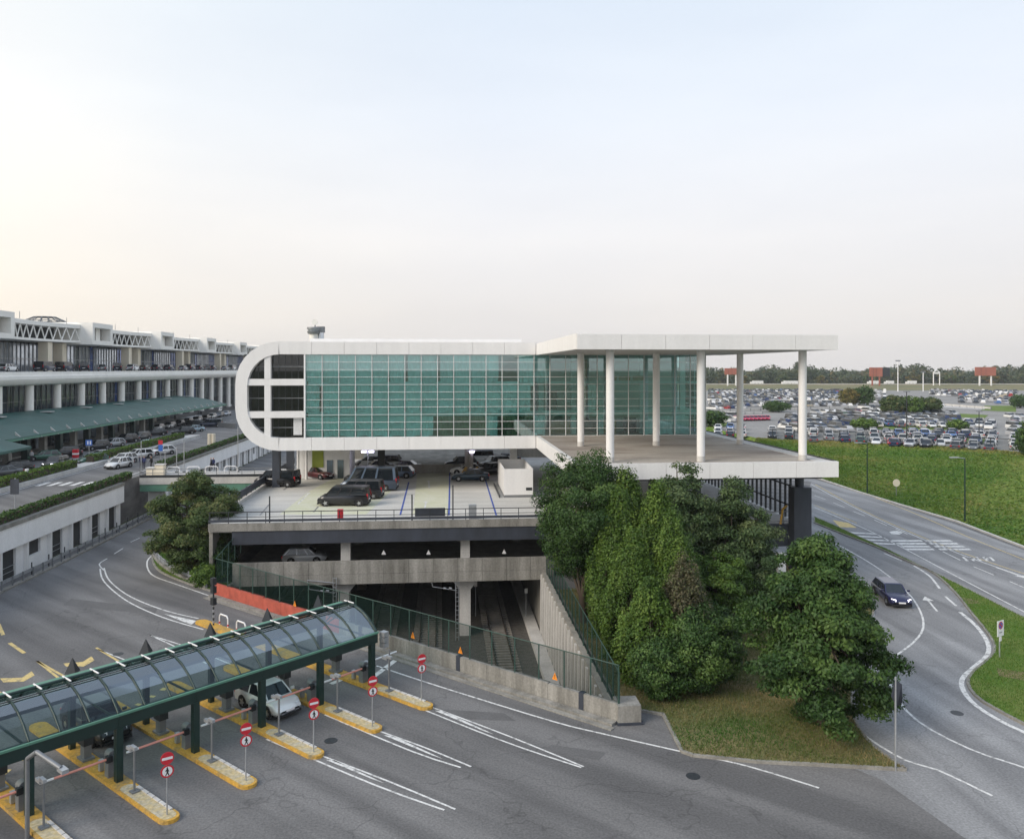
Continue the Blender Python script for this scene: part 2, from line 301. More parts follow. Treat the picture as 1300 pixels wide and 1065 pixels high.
    def mesh(s, name, mats):
        me = bpy.data.meshes.new(name); me.from_pydata(s.v, [], s.f)
        for q in (mats if isinstance(mats, (list, tuple)) else [mats]): me.materials.append(q)
        me.polygons.foreach_set('material_index', s.m); me.polygons.foreach_set('use_smooth', s.sm); me.update(); return me
    def obj(s, name, mats, parent=None, local=False): return put(name, s.mesh(name, mats), parent, local)
def wm(o):
    m = Matrix.Translation(o.location) @ o.rotation_euler.to_matrix().to_4x4()
    return wm(o.parent) @ o.matrix_parent_inverse @ m if o.parent else m
def put(name, me, parent=None, local=False, loc=None, rz=0):
    o = bpy.data.objects.new(name, me); COL.objects.link(o)
    if loc is not None: o.location = loc
    o.rotation_euler[2] = rz
    if parent:
        o.parent = parent
        if not local: o.matrix_parent_inverse = wm(parent).inverted()
    return o
def tag(o, label, cat, group=None, kind=None):
    o['label'] = label; o['category'] = cat
    if group: o['group'] = group
    if kind: o['kind'] = kind
    return o
def thing(name, label, cat, loc=(0, 0, 0), rz=0, group=None):
    o = bpy.data.objects.new(name, None); COL.objects.link(o); o.empty_display_size = 0.3
    o.location = loc; o.rotation_euler[2] = rz; return tag(o, label, cat, group)
def structure(o, label=None):
    o['kind'] = 'structure'
    if label: o['label'] = label
    return o
def dup(o, loc=None, rz=None, label=None, group=None, parent=None, color=None):
    c = o.copy(); COL.objects.link(c)
    if loc is not None: c.location = loc
    if rz is not None: c.rotation_euler[2] = rz
    if parent is not None: c.parent = parent
    if label: c['label'] = label
    if group: c['group'] = group
    if color is not None: c.color = (*color, 1)
    for ch in list(o.children): dup(ch, parent=c, color=color)
    return c
def clean(pts, step=3.0):
    """smooth a measured line (Catmull-Rom)"""
    out = []; P_ = [Vector(p) for p in pts]; n = len(P_)
    for i in range(n - 1):
        a = P_[max(i - 1, 0)]; b = P_[i]; c = P_[i + 1]; d = P_[min(i + 2, n - 1)]
        k = max(2, int((c - b).length / step) + 2)
        for j in range(k):
            t = j / k; out.append(tuple(0.5 * ((2 * b) + (c - a) * t + (2 * a - 5 * b + 4 * c - d) * t * t + (3 * b - a - 3 * c + d) * t ** 3)))
    out.append(tuple(P_[-1])); return out
# ================================================================== THE SETTING
HOLE = [(-18.35, 68.05), (9.15, 42.35), (9.15, 170), (-18.35, 170)]
structure(MB().sheet([(-6000, -6000), (6000, -6000), (6000, 6000), (-6000, 6000)], -0.06, holes=[HOLE]).obj('ground', M_EARTH), 'flat dark ground reaching to the horizon')
road = structure(MB().sheet([(-38.3, -25), (70, -25), (64, 190), (-38.3, 190)], 0.0, holes=[HOLE]).obj('road', M_ASPH), 'grey asphalt road in front of the toll canopy')
ramp_poly = GP([(1120, 990), (1000, 940), (985, 700), (1020, 640), (1030, 612), (960, 606)]) + [(45, 170), (63.8, 170), (63.6, 120), (62.5, 92), (60.3, 76), (58, 50), (56, -20), (30, -20)]
ramp = structure(MB().sheet(ramp_poly, 0.004).obj('highway', M_ASPH2), 'pale asphalt road and slip road below the grass slope')
# --- painted lines: each its own piece of the road
def line(pts, w=0.14, parent=None, m=None, px=True, z=0.010, smooth=True, name='lane_line', dash=None):
    pts = GP(pts) if px else pts
    if smooth and len(pts) > 2: pts = clean(pts, 2.0)
    if dash:
        on, off = dash; acc = 0; seg = []; run = True
        dense = []
        for i in range(len(pts) - 1):
            a, b = Vector(pts[i]), Vector(pts[i + 1]); k = max(1, int((b - a).length / 0.25))
            dense += [tuple(a.lerp(b, j / k)) for j in range(k)]
        for i, p in enumerate(dense):
            if run: seg.append(p)
            if i: acc += (Vector(p) - Vector(dense[i - 1])).length
            if acc > (on if run else off):
                if run and len(seg) > 1: MB().strip(seg, w, z).obj(name, m or M_LINE, parent or road)
                seg = []; acc = 0; run = not run
        return
    return MB().strip(pts, w, z).obj(name, m or M_LINE, parent or road)
def patch(pts, parent=None, m=None, z=0.010, name='road_marking', px=True):
    return MB().sheet(GP(pts) if px else pts, z).obj(name, m or M_LINE, parent or road)
line([(0, 741), (60, 712), (112, 690)], 0.14)
line([(132, 724), (126, 716), (136, 709)], 0.12); line([(145, 703), (156, 696)], 0.12); line([(166, 688), (177, 683)], 0.12)
line([(127, 722), (132, 738), (160, 762), (205, 783), (258, 799)], 0.13); line([(132, 721), (139, 737), (165, 757), (210, 775), (252, 785)], 0.13)
patch([(208, 779), (249, 788), (243, 793), (225, 786)])
line([(193, 705), (187, 712), (188, 723), (197, 732), (225, 742), (268, 757), (330, 779), (400, 805)], 0.14)
line([(190, 806), (240, 822), (300, 846)], 0.11); line([(190, 806), (225, 822), (262, 842)], 0.11)
for a in ([(47, 839), (95, 866)], [(47, 839), (80, 865)], [(122, 822), (160, 845)], [(-2, 878), (14, 888)]): line(a, 0.16, m=M_YLINE)
line([(124, 824), (170, 842)], 0.1)
line([(12, 816), (31, 829)], 0.24, m=M_YLINE); line([(-2, 792), (4, 806)], 0.24, m=M_YLINE)
patch([(80, 842), (105, 840), (116, 833), (120, 838), (106, 846), (84, 846)], m=M_YLINE)
patch([(0, 861), (28, 860), (40, 852), (44, 857), (30, 865), (4, 866)], m=M_YLINE)
# lines running on from the island tips, and the white noses between them
for tip, a, b, n0 in (((547, 897), (733, 972), (738, 974), (552, 902)), ((482, 928), (590, 972), (585, 974), (487, 933)), ((408, 959), (570, 1026), (564, 1028), (413, 964))):
    line([tip, ((tip[0] + a[0]) / 2 + 4, (tip[1] + a[1]) / 2 - 1), (a[0] + 8, a[1] + 1)], 0.11)
    line([(tip[0] - 70, tip[1] - 21), ((tip[0] + b[0]) / 2 - 12, (tip[1] + b[1]) / 2 + 2), b], 0.11)
    patch([(n0[0], n0[1]), (n0[0] + 12, n0[1] + 1), (n0[0] + 75, n0[1] + 30), (n0[0] + 60, n0[1] + 25)])
line([(478, 845), (560, 872), (700, 915), (760, 930), (870, 955), (948, 972), (1040, 1000)], 0.13)
# stop bars across the toll lanes
for a, b in (((470, 862), (502, 838)), ((420, 868), (450, 856))): line([a, b], 0.35, smooth=False, name='stop_bar')
line([(0, 985), (40, 955), (92, 935), (120, 917), (150, 905), (178, 893), (215, 870)], 0.35, m=M_YLINE, name='hatched_bar', dash=(0.42, 0.42))
# --- slip road and highway lines
line([(1035, 684), (1060, 690), (1110, 718), (1150, 750), (1168, 775), (1172, 797), (1160, 815), (1135, 835), (1128, 855), (1135, 880), (1165, 915), (1230, 950), (1300, 974), (1400, 1010)], 0.15, ramp)
line([(1109, 768), (1108, 784), (1100, 795)], 0.18, ramp); line([(1070, 905), (1100, 935), (1150, 965), (1190, 977), (1260, 1010)], 0.15, ramp)
line([(1122, 702), (1145, 712)], 0.16, ramp); line([(1160, 718), (1180, 731), (1193, 747)], 0.2, ramp); line([(1200, 757), (1214, 769)], 0.2, ramp)
line([(1219, 777), (1240, 795), (1254, 816), (1253, 832), (1236, 847), (1222, 861), (1223, 876), (1240, 896), (1280, 920), (1340, 946)], 0.28, ramp)
def arrow(tip, tail, w=0.16, hw=0.42, hl=1.2, parent=None):
    a, b = Vector(G(*tail)), Vector(G(*tip)); d = (b - a).normalized(); n = Vector((-d.y, d.x)); c = b - d * hl
    pts = [a + n * w / 2, c + n * w / 2, c + n * hw, b, c - n * hw, c - n * w / 2, a - n * w / 2]
    MB().sheet([tuple(p) for p in pts], 0.011).obj('arrow_marking', M_LINE, parent or ramp)
arrow((1174, 757), (1190, 776)); arrow((1306, 735), (1264, 720))
line([(1030, 615), (1100, 652), (1200, 696), (1330, 742)], 0.13, ramp); line([(1035, 615), (1104, 652), (1204, 695), (1330, 738)], 0.13, ramp, M_YLINE)
line([(1060, 612), (1150, 647), (1235, 684), (1330, 722)], 0.13, ramp, M_YLINE)
line([(1034, 644), (1100, 672), (1155, 700), (1219, 734), (1330, 792)], 0.14, ramp)
line([(1034, 641), (1065, 654), (1088, 664)], 0.12, ramp, M_YLINE)
for a in ([(1034, 629), (1048, 634)], [(1058, 638), (1072, 644)], [(1083, 649), (1098, 655)], [(1110, 660), (1126, 667)], [(1182, 690), (1182.5, 690.2)], [(1197, 700), (1219, 711)], [(1236, 719), (1262, 730)], [(1282, 738), (1310, 750)]): line(a, 0.13, ramp, name='lane_dash')
for k in range(4):      # zebra bars of the crossing
    y = 685.5 + k * 3.6; x0 = 1131 + k * 6
    patch([(x0, y), (x0 + 38 - k, y), (x0 + 41 - k, y + 1.9), (x0 + 4, y + 1.9)], ramp, name='zebra_bar')
    patch([(x0 + 42, y), (x0 + 75 + k * 2, y), (x0 + 79 + k * 2, y + 1.9), (x0 + 45, y + 1.9)], ramp, name='zebra_bar')
for k in range(4):
    y = 675 + k * 4.5; x0 = 1075 + k * 11
    patch([(x0, y), (x0 + 34, y + 2), (x0 + 39, y + 3.4), (x0 + 5, y + 1.9)], ramp, name='zebra_bar')
patch([(1057, 660), (1078, 664), (1088, 670), (1066, 669)], ramp, M_YLINE); 
# worn letters and symbol painted in the lane, too worn to read
for k in range(5):
    x = 1221 + k * 8.5
    patch([(x, 707), (x + 3, 707), (x + 9, 712), (x + 5.5, 712)], ramp, name='worn_letter')
    if k % 2: patch([(x + 2, 708.4), (x + 8, 708.6), (x + 9, 709.6), (x + 3, 709.4)], ramp, name='worn_letter')
patch([(1129, 675), (1138, 673.5), (1146, 676), (1142, 678.5), (1132, 678)], ramp, name='worn_symbol'); line([(1137, 671), (1152, 678)], 0.12, ramp)
for i, (px, py) in enumerate(((150, 830), (420, 940), (640, 880), (880, 985), (300, 735), (1215, 905))):
    c = G(px, py); MB().cyl((*c, 0.004), (*c, 0.012), 0.33, n=20, sm=False).obj('manhole_cover', M_DARK, road)
# tarmac repairs
for p in ([(560, 900), (640, 905), (655, 915), (575, 912)], [(90, 760), (200, 772), (196, 780), (80, 768)], [(700, 945), (770, 955), (760, 965), (690, 952)]):
    MB().sheet(GP(p), 0.005).obj('tarmac_repair', mat('tarmac_repair', (0.115, 0.113, 0.112), 0.9, var=0.1, scale=1, fine=0.15, fscale=9), road)

# --- grass islands with kerbs
def kerbed(name, label, poly, m, h=0.13, w=0.16, grass_m=None):
    g = structure(MB().prism(poly, -0.02, h - 0.02, 0, bottom=False).obj(name, m), label)
    k = MB(); ring = poly + [poly[0]]
    for i in range(len(ring) - 1):
        a, b = Vector(ring[i]), Vector(ring[i + 1]); d = b - a
        if d.length > 0.05: k.ob(((a.x + b.x) / 2, (a.y + b.y) / 2, h / 2 - 0.005), (d.length + 0.02, w, h + 0.01), math.atan2(d.y, d.x))
    k.obj('kerb', M_CONC, g); return g
g1 = GP([(842, 908), (866, 955), (880, 960), (960, 968), (1040, 972), (1110, 976)]) + clean(GP([(1150, 978), (1110, 950), (1085, 915), (1082, 870), (1086, 830), (1098, 797), (1106, 784), (1107, 770), (1080, 735), (1030, 707)]), 3) + [(31.5, 74), (31.5, 66.5), (9.9, 66.5), (9.9, 43.2)]
kerbed('lawn', 'grass bank with dry brown patches under the trees', g1, M_DRY)
MB().sheet([(9.6, 41.9), (13.3, 38.6), *GP([(844, 910)]), (9.7, 43.4)], 0.006).obj('asphalt_apron', M_ASPH, road)
g2 = clean(GP([(1034, 664), (1066, 677), (1110, 694), (1150, 712), (1185, 728), (1212, 752), (1236, 782), (1254, 804), (1263, 822), (1258, 835), (1241, 849), (1230, 862), (1232, 876), (1250, 893), (1300, 920)]), 3) + GP([(1400, 950), (1400, 830), (1300, 785), (1235, 752), (1170, 720), (1130, 700), (1090, 682), (1060, 668), (1034, 657)])
kerbed('median', 'green grass strip between slip road and highway', g2, M_GRASS2)
for p in ([(1222, 760), (1240, 763), (1245, 768), (1228, 768)], [(1265, 850), (1300, 855), (1300, 866), (1268, 860)]): MB().sheet(GP(p), 0.118).obj('dry_patch', M_DRY, bpy.data.objects['median'])
g3 = clean(GP([(193, 705), (195, 716), (205, 727), (235, 740), (272, 752)]), 2) + [(-18.9, 68.0), (-18.2, 71.2), (-20.4, 71.2), (-20.4, 92), (-26.5, 96)]
kerbed('lawn', 'rough grass corner under the lone tree by the curve', g3, M_GRASS)
# --- slope, plateau, distant embankment
toe = [(52, -40), (56, 0), (58.5, 40), (61, 76), (63.4, 92), (63.4, 104), (63.6, 115), (64.4, 127), (66, 165), (67, 200), (67, 620)]
crest = [(150, -40), (145, 20), (138, 60), (125, 105), (106, 136), (97.6, 147.5), (83.5, 158.8), (71.5, 165), (69.3, 168), (69, 200), (69, 620)]
m = MB(); K = 12; vs = []; fs = []
for i in range(len(toe) - 1):
    for j in range(6):
        t = j / 6
        a = Vector(toe[i]).lerp(Vector(toe[i + 1]), t); b = Vector(crest[i]).lerp(Vector(crest[i + 1]), t)
        for k in range(K + 1):
            s = k / K; p = a.lerp(b, s); z = 3.6 * (s * s * (3 - 2 * s)) * 0.45 + 3.6 * s * 0.55 + 0.18 * math.sin(p.x * 0.21 + p.y * 0.13) * math.sin(s * math.pi)
            vs.append((p.x, p.y, z + 0.02))
n = len(vs) // (K + 1)
for i in range(n - 1):
    for k in range(K): a = i * (K + 1) + k; fs.append((a, a + 1, a + K + 2, a + K + 1))
m.add(vs, fs, 0, True); structure(m.obj('embankment', M_GRASS), 'long green grass slope beside the highway')
k = MB()
for i in range(len(toe) - 1):
    a, b = Vector(toe[i]), Vector(toe[i + 1]); d = b - a; k.ob(((a.x + b.x) / 2, (a.y + b.y) / 2, 0.07), (d.length, 0.3, 0.2), math.atan2(d.y, d.x))
k.obj('kerb', M_CONCL, ramp)
LZ = 3.3
structure(MB().sheet([(c[0] + 0.2, c[1] + 0.2) for c in crest] + [(100, 660), (1300, 560), (1100, -40)], LZ).obj('parking_lot', M_LOT), 'huge paved car park beyond the grass slope')
lot = bpy.data.objects['parking_lot']
for p in ([(1212, 556), (1262, 558), (1262, 563), (1216, 562)], [(1105, 538), (1215, 540), (1215, 546), (1110, 545)], [(1250, 515), (1290, 515), (1290, 523), (1245, 521)], [(900, 531), (930, 531), (925, 541), (898, 545)], [(1200, 524), (1255, 527), (1250, 531), (1190, 529)], [(960, 511), (1000, 511), (1010, 516), (950, 515)]):
    MB().sheet(GP(p, LZ), LZ + 0.03).obj('grass_strip', M_GRASS2, lot)
for p in ([(975, 507), (1080, 512), (1075, 516), (960, 512)], [(1190, 512), (1250, 516), (1250, 520), (1195, 517)]):
    MB().sheet(GP(p, LZ), LZ + 0.035).obj('bare_lane', M_CONCL, lot)
def far_line(px, d): q = FW * d + RT * (d * (px - 650) / 1000); return (q.x, q.y)
m = MB(); A = [far_line(860, 560), far_line(860, 660), far_line(860, 700), far_line(860, 760)]; B = [far_line(1500, 560), far_line(1500, 660), far_line(1500, 700), far_line(1500, 760)]
zz = (LZ - 0.1, 5.6, 5.6, 3)
for i in range(3): m.add([(*A[i], zz[i]), (*B[i], zz[i]), (*B[i + 1], zz[i + 1]), (*A[i + 1], zz[i + 1])], [(0, 1, 2, 3)])
fe = structure(m.obj('far_embankment', mat('far_grass', (0.10, 0.115, 0.04), 0.95, scale=0.02, col2=(0.20, 0.165, 0.075), stretch=(1, 1, 1))), 'low grass bank carrying a road in front of the woods')
gr = MB()
a, b = Vector(far_line(860, 661)), Vector(far_line(1500, 661))
gr.wall([tuple(a), tuple(b)], 5.75, 6.35, 0.3); gr.obj('guard_rail', M_CONCL, fe)

# ================================================================== RAIL TRENCH
ZT = -5.6
tr = structure(MB().sheet([(-18.6, 67), (9.4, 41), (9.4, 170), (-18.6, 170)], ZT).obj('trench_floor', M_BALL), 'dark ballast floor of the railway cutting')
w = MB()
w.add([(-18.35, 68.05, ZT), (9.15, 42.35, ZT), (9.15, 42.35, 0), (-18.35, 68.05, 0)], [(0, 3, 2, 1)])
w.obj('trench_wall', M_CONC, tr)
w = MB().b(9.15, 42.3, ZT, 9.55, 170, 0.35); w.obj('trench_wall', M_CONC, tr)
w = MB().b(-18.75, 68.0, ZT, -18.35, 170, 0.0); w.obj('trench_wall', M_CONC, tr)
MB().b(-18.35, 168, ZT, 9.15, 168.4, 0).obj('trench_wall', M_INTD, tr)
fin = MB().add([(9.148, -0.16, ZT), (9.148, 0.16, ZT), (9.148, 0.16, 0.2), (9.148, -0.16, 0.2), (8.95, -0.16, ZT), (8.95, 0.16, ZT), (9.02, 0.16, 0.2), (9.02, -0.16, 0.2)], [(4, 7, 6, 5), (0, 4, 5, 1), (1, 5, 6, 2), (2, 6, 7, 3), (3, 7, 4, 0)]).mesh('buttress', M_CONCL)
for i in range(20): put('buttress', fin, tr, loc=(0, 44.5 + i * 1.4, 0))
MB().b(8.0, 47, ZT, 9.0, 170, ZT + 0.5).obj('cable_duct', M_CONCL, tr)
slp = MB().b(-1.3, -0.13, 0, 1.3, 0.13, 0.12).mesh('sleeper', M_SLEEP)
for ti, tx in enumerate((5.2, -1.2, -5.4, -12.0, -16.0)):
    t = thing('railway_track', 'railway track %s in the concrete cutting' % ('nearest the right wall', 'right of centre between the piers', 'left of centre between the piers', 'just left of the left pier', 'along the left wall')[ti], 'railway track', (tx, 42, ZT), 0, 'railway tracks in the cutting')
    y0 = 46.5 if ti == 0 else (54 if ti == 1 else (58 if ti == 2 else 66))
    for sx in (-0.72, 0.72):
        r = MB().b(tx + sx - 0.04, y0, ZT + 0.16, tx + sx + 0.04, 150, ZT + 0.31); r.obj('rail', M_RAIL, t)
    nn = 60 if ti == 0 else 40
    for i in range(nn): put('sleeper', slp, t, loc=(tx, y0 + 0.3 + i * 0.62, ZT + 0.05))
    r = MB()
    for i in range(nn, 160): r.b(tx - 1.3, y0 + 0.3 + i * 0.62 - 0.13, ZT + 0.05, tx + 1.3, y0 + 0.3 + i * 0.62 + 0.13, ZT + 0.17)
    r.obj('sleepers_far', M_SLEEP, t)['kind'] = 'stuff'
# catenary masts
def lattice_mast(x, y, z0, h, label):
    t = thing('catenary_mast', label, 'mast', (x, y, z0), 0, 'overhead line masts in the cutting')
    m = MB()
    for a in (-0.14, 0.14): m.b(x + a - 0.03, y - 0.03, z0, x + a + 0.03, y + 0.03, z0 + h)
    m.obj('upright', M_STEEL, t); m = MB()
    for i in range(int(h / 0.4)): m.b(x - 0.14, y - 0.015, z0 + 0.3 + i * 0.4, x + 0.14, y + 0.015, z0 + 0.34 + i * 0.4)
    m.obj('rungs', M_STEEL, t)
    m = MB(); m.tube([(x, y, z0 + h - 0.5), (x - 2.4, y, z0 + h - 0.2)], 0.04); m.tube([(x, y, z0 + h - 1.4), (x - 2.2, y, z0 + h - 1.0)], 0.03); m.tube([(x - 2.2, y, z0 + h - 1.0), (x - 2.4, y, z0 + h - 0.2)], 0.03)
    for q in (0.5, 1.0): m.cyl((x - q, y, z0 + h - 1.2), (x - q - 0.25, y, z0 + h - 1.15), 0.09)
    m.obj('cantilever_arm', M_STEEL, t)
lattice_mast(1.45, 71.2, ZT, 5.9, 'steel lattice catenary mast beside the right concrete pier')
lattice_mast(-9.4, 71.0, ZT, 6.0, 'steel lattice catenary mast beside the left concrete pier')
lamp = MB().tube([(5.6, 62, ZT), (5.6, 62, ZT + 0.1)], 0.05)
for x, y, h, lb in ((3.4, 78, 3.2, 'thin signal post left of the right track'), (8.2, 76, 3.0, 'thin signal post by the right cutting wall')):
    t = thing('signal_post', lb, 'signal', (x, y, ZT)); MB().tube([(x, y, ZT), (x, y, ZT + h)], 0.05).obj('post', M_STEEL, t); MB().ob((x, y - 0.1, ZT + h), (0.3, 0.15, 0.45)).obj('head', M_SWHITE, t)
# weeds on the ballast are left to the material; piers carrying the deck
for px, lb in ((2.2, 'right'), (-8.8, 'left')):
    p = thing('bridge_pier', '%s concrete pier with flared head holding up the parking deck' % lb, 'pier', (px, 73, ZT), 0, 'piers under the deck')
    MB().b(px - 0.5, 72.4, ZT, px + 0.5, 73.6, -1.3).obj('shaft', M_CONCL, p)
    MB().exy([(px - 0.5, -1.3), (px + 0.5, -1.3), (px + 1.4, -0.25), (px - 1.4, -0.25)], 72.3, 73.7).obj('flared_head', M_CONCL, p)
    for k in range(1, 5):
        MB().b(px - 0.5, 72.4 + k * 16, ZT, px + 0.5, 73.6 + k * 16, -0.25).obj('shaft', M_CONC, p)

# ================================================================== FENCE WALL ALONG THE ROAD
FA, FB = Vector((-18.75, 67.75)), Vector((9.45, 41.45)); FD = (FB - FA); FL = FD.length; FD.normalize(); FN = Vector((-FD.y, FD.x))
fw = thing('boundary_wall', 'low stained concrete wall topped by green mesh fence along the road', 'wall', (FA.x, FA.y, 0))
npan = 17
for i in range(npan):
    a = FA + FD * (i * FL / npan + 0.01); b = FA + FD * ((i + 1) * FL / npan - 0.01)
    red = i < 7
    h = 1.0 + 0.02 * (i % 3)
    m = MB().wall([tuple(a), tuple(b)], 0.0, h, 0.28)
    o = m.obj('wall_panel', M_RED if red else M_CONCD, fw)
    if red: o['label'] = 'red painted wall panel'
    if i % 4 == 3 and not red:
        c = b; MB().ob((c.x, c.y, 0.52), (0.3, 0.34, 1.06), math.atan2(FD.y, FD.x)).obj('joint_post', M_NAVY, fw)
MB().wall([tuple(FA - FN * 0.45), tuple(FB - FN * 0.45)], 0.0, 0.14, 0.5).obj('kerb', M_CONCD, fw)
MB().wall([tuple(FA - FN * 0.95), tuple(FB - FN * 0.95 + FD * 0.2)], 0.0, 0.05, 0.35).obj('gutter', M_CONC, fw)
MB().b(9.35, 41.1, 0, 10.6, 42.4, 1.0).obj('end_block', M_CONCD, fw)
MB().b(9.30, 41.0, 0.0, 10.7, 42.45, 0.12).obj('end_plinth', M_NAVY, fw)
def fence(name, label, path, z0s, h, posts, mm=M_FMESH, pm=M_FGREEN, r=0.035):
    t = thing(name, label, 'fence', (*path[0], z0s[0]))
    for i in range(len(path) - 1):
        a, b = Vector(path[i]), Vector(path[i + 1]); za, zb = z0s[i], z0s[i + 1]; n = max(1, round((b - a).length / posts))
        for k in range(n):
            p, q = a.lerp(b, k / n), a.lerp(b, (k + 1) / n); zp, zq = za + (zb - za) * k / n, za + (zb - za) * (k + 1) / n
            MB().add([(p.x, p.y, zp + 0.04), (q.x, q.y, zq + 0.04), (q.x, q.y, zq + h - 0.02), (p.x, p.y, zp + h - 0.02)], [(0, 1, 2, 3)]).obj('mesh_panel', mm, t)
            MB().b(p.x - r, p.y - r, zp, p.x + r, p.y + r, zp + h).obj('fence_post', pm, t)
            MB().tube([(p.x, p.y, zp + h), (q.x, q.y, zq + h)], r * 0.9, 5).obj('top_rail', pm, t)
    p = path[-1]; MB().b(p[0] - r, p[1] - r, z0s[-1], p[0] + r, p[1] + r, z0s[-1] + h).obj('fence_post', pm, t)
    return t
fence('mesh_fence', 'tall green mesh fence on the wall between road and railway cutting', [tuple(FA), tuple(FB)], (1.0, 1.0), 2.05, 1.75)
fence('mesh_fence', 'green mesh fence climbing from the red wall to the deck corner', [(-18.75, 67.75), (-17.9, 72.5)], (1.0, 2.4), 2.05, 1.3)
fence('mesh_fence', 'green mesh fence on top of the buttressed right cutting wall', [(9.5, 41.5), (9.5, 72)], (0.35, 0.35), 2.3, 1.5)
pl = MB().add([(0, 0, 0.0), (0.36, 0, 0.0), (0.18, 0, 0.42), (0, 0.02, 0.0), (0.36, 0.02, 0.0), (0.18, 0.02, 0.42)], [(0, 1, 2), (5, 4, 3), (0, 3, 4, 1), (1, 4, 5, 2), (2, 5, 3, 0)]).mesh('warning_plate', M_ORANGE)
bang = MB().add([(0.165, -0.004, 0.14), (0.195, -0.004, 0.14), (0.195, -0.004, 0.30), (0.165, -0.004, 0.30), (0.165, -0.004, 0.07), (0.195, -0.004, 0.07), (0.195, -0.004, 0.11), (0.165, -0.004, 0.11)], [(0, 1, 2, 3), (4, 5, 6, 7)]).mesh('exclamation_mark', M_SBLACK)
for i, (px, py) in enumerate(((376, 766), (526, 806), (586, 825), (706, 858))):
    # plates hang on the road side of the mesh
    u = (px - 650) / 1000; best = min(range(400), key=lambda k: abs(((FA + FD * (FL * k / 400)).dot(RT)) / ((FA + FD * (FL * k / 400)).dot(FW)) - u))
    p = FA + FD * (FL * best / 400) - FN * 0.06; d = p.dot(FW); z = EYE - (py - 468) / 1000 * d
    o = put('warning_plate', pl, None, loc=(p.x - 0.18, p.y + 0.1, z - 0.2), rz=math.atan2(FD.y, FD.x))
    tag(o, ('orange triangular warning plate above the red wall panels', 'orange warning plate just right of the toll canopy', 'orange warning plate in front of the right concrete pier', 'orange warning plate nearest the right end of the fence')[i], 'sign', 'warning plates on the fence')
    put('exclamation_mark', bang, o, local=True)

# ================================================================== PARKING DECK
DZ = 5.2
dk = thing('parking_deck', 'open concrete parking deck above the railway cutting with navy fascia', 'parking deck', (-4, 71, 0))
MB().b(-20.3, 71.25, 4.5, 10.5, 130, DZ).obj('deck_slab', M_DECK, dk)
MB().b(10.52, 67.0, 4.5, 32.0, 130, DZ).obj('deck_slab', M_CONCL, dk)
MB().b(-20.3, 71.0, 4.62, 10.5, 71.24, 5.30).obj('deck_kerb', M_CONCD, dk)
MB().b(-18.3, 71.1, 3.42, 10.5, 71.5, 4.60).obj('fascia_beam', M_NAVY, dk)
MB().b(9.8, 66.8, 3.3, 31.9, 67.2, 5.25).obj('fascia_beam', M_NAVY, dk)
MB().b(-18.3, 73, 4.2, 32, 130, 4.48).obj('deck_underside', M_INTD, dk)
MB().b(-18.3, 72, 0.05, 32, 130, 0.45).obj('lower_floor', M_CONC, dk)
for i in range(13):
    x = -18.3 + i * 2.2; MB().b(x + 0.012, 71.2, 0.62, x + 2.188, 71.55, 1.75).obj('parapet_panel', M_CONCD, dk)
    MB().b(x + 0.012, 71.15, -0.28, x + 2.188, 71.6, 0.60).obj('edge_beam', M_CONCD, dk)
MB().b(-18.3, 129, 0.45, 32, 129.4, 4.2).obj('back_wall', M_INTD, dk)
MB().b(-20.3, 71.3, -0.1, -20.0, 130, 4.5).obj('side_wall', M_CONC, dk)
for px in (-8.6, 2.2): MB().b(px - 0.42, 72.2, 0.45, px + 0.42, 73.0, 4.2).obj('column', M_CONCL, dk)
for px in (-14, -8.6, 2.2, 8): 
    for y in (84, 96): MB().b(px - 0.4, y, 0.45, px + 0.4, y + 0.8, 4.2).obj('column', M_CONC, dk)
# deck railing
rl = thing('deck_railing', 'dark steel railing along the front edge of the parking deck', 'railing', (-20.2, 71.1, 5.3))
x = -20.2
while x < 10.4:
    MB().b(x - 0.03, 71.08, 5.3, x + 0.03, 71.14, 6.28).obj('post', M_DARK, rl); x += 1.6
for z, h in ((6.25, 0.07), (5.82, 0.05)): MB().b(-20.3, 71.09, z, 10.5, 71.13, z + h).obj('rail', M_DARK, rl)
MB().b(-20.3, 71.06, 5.42, 10.5, 71.16, 5.62).obj('rail', M_NAVY, rl)
rl2 = thing('deck_railing', 'grey steel railing of the lower deck beside the dark blue end wall', 'railing', (11, 66.9, 5.25))
for z, h in ((6.3, 0.07), (5.45, 0.06)): MB().b(11, 66.88, z, 31.6, 66.94, z + h).obj('rail', M_GREY, rl2)
for i in range(14): MB().b(11 + i * 1.58, 66.87, 5.25, 11.06 + i * 1.58, 66.95, 6.3).obj('post', M_GREY, rl2)
lrail = thing('ramp_guard_rail', 'dark guard rail running up the left side of the parking deck', 'guard rail', (-20.3, 76, 5.2))
MB().b(-20.5, 72, 5.2, -20.2, 112, 5.55).obj('kerb', M_CONCL, lrail); MB().b(-20.44, 73, 5.75, -20.30, 112, 6.45).obj('rail', M_NAVY, lrail)
for i in range(20): MB().b(-20.42, 73 + i * 2, 5.5, -20.34, 73.1 + i * 2, 6.5).obj('post', M_DARK, lrail)
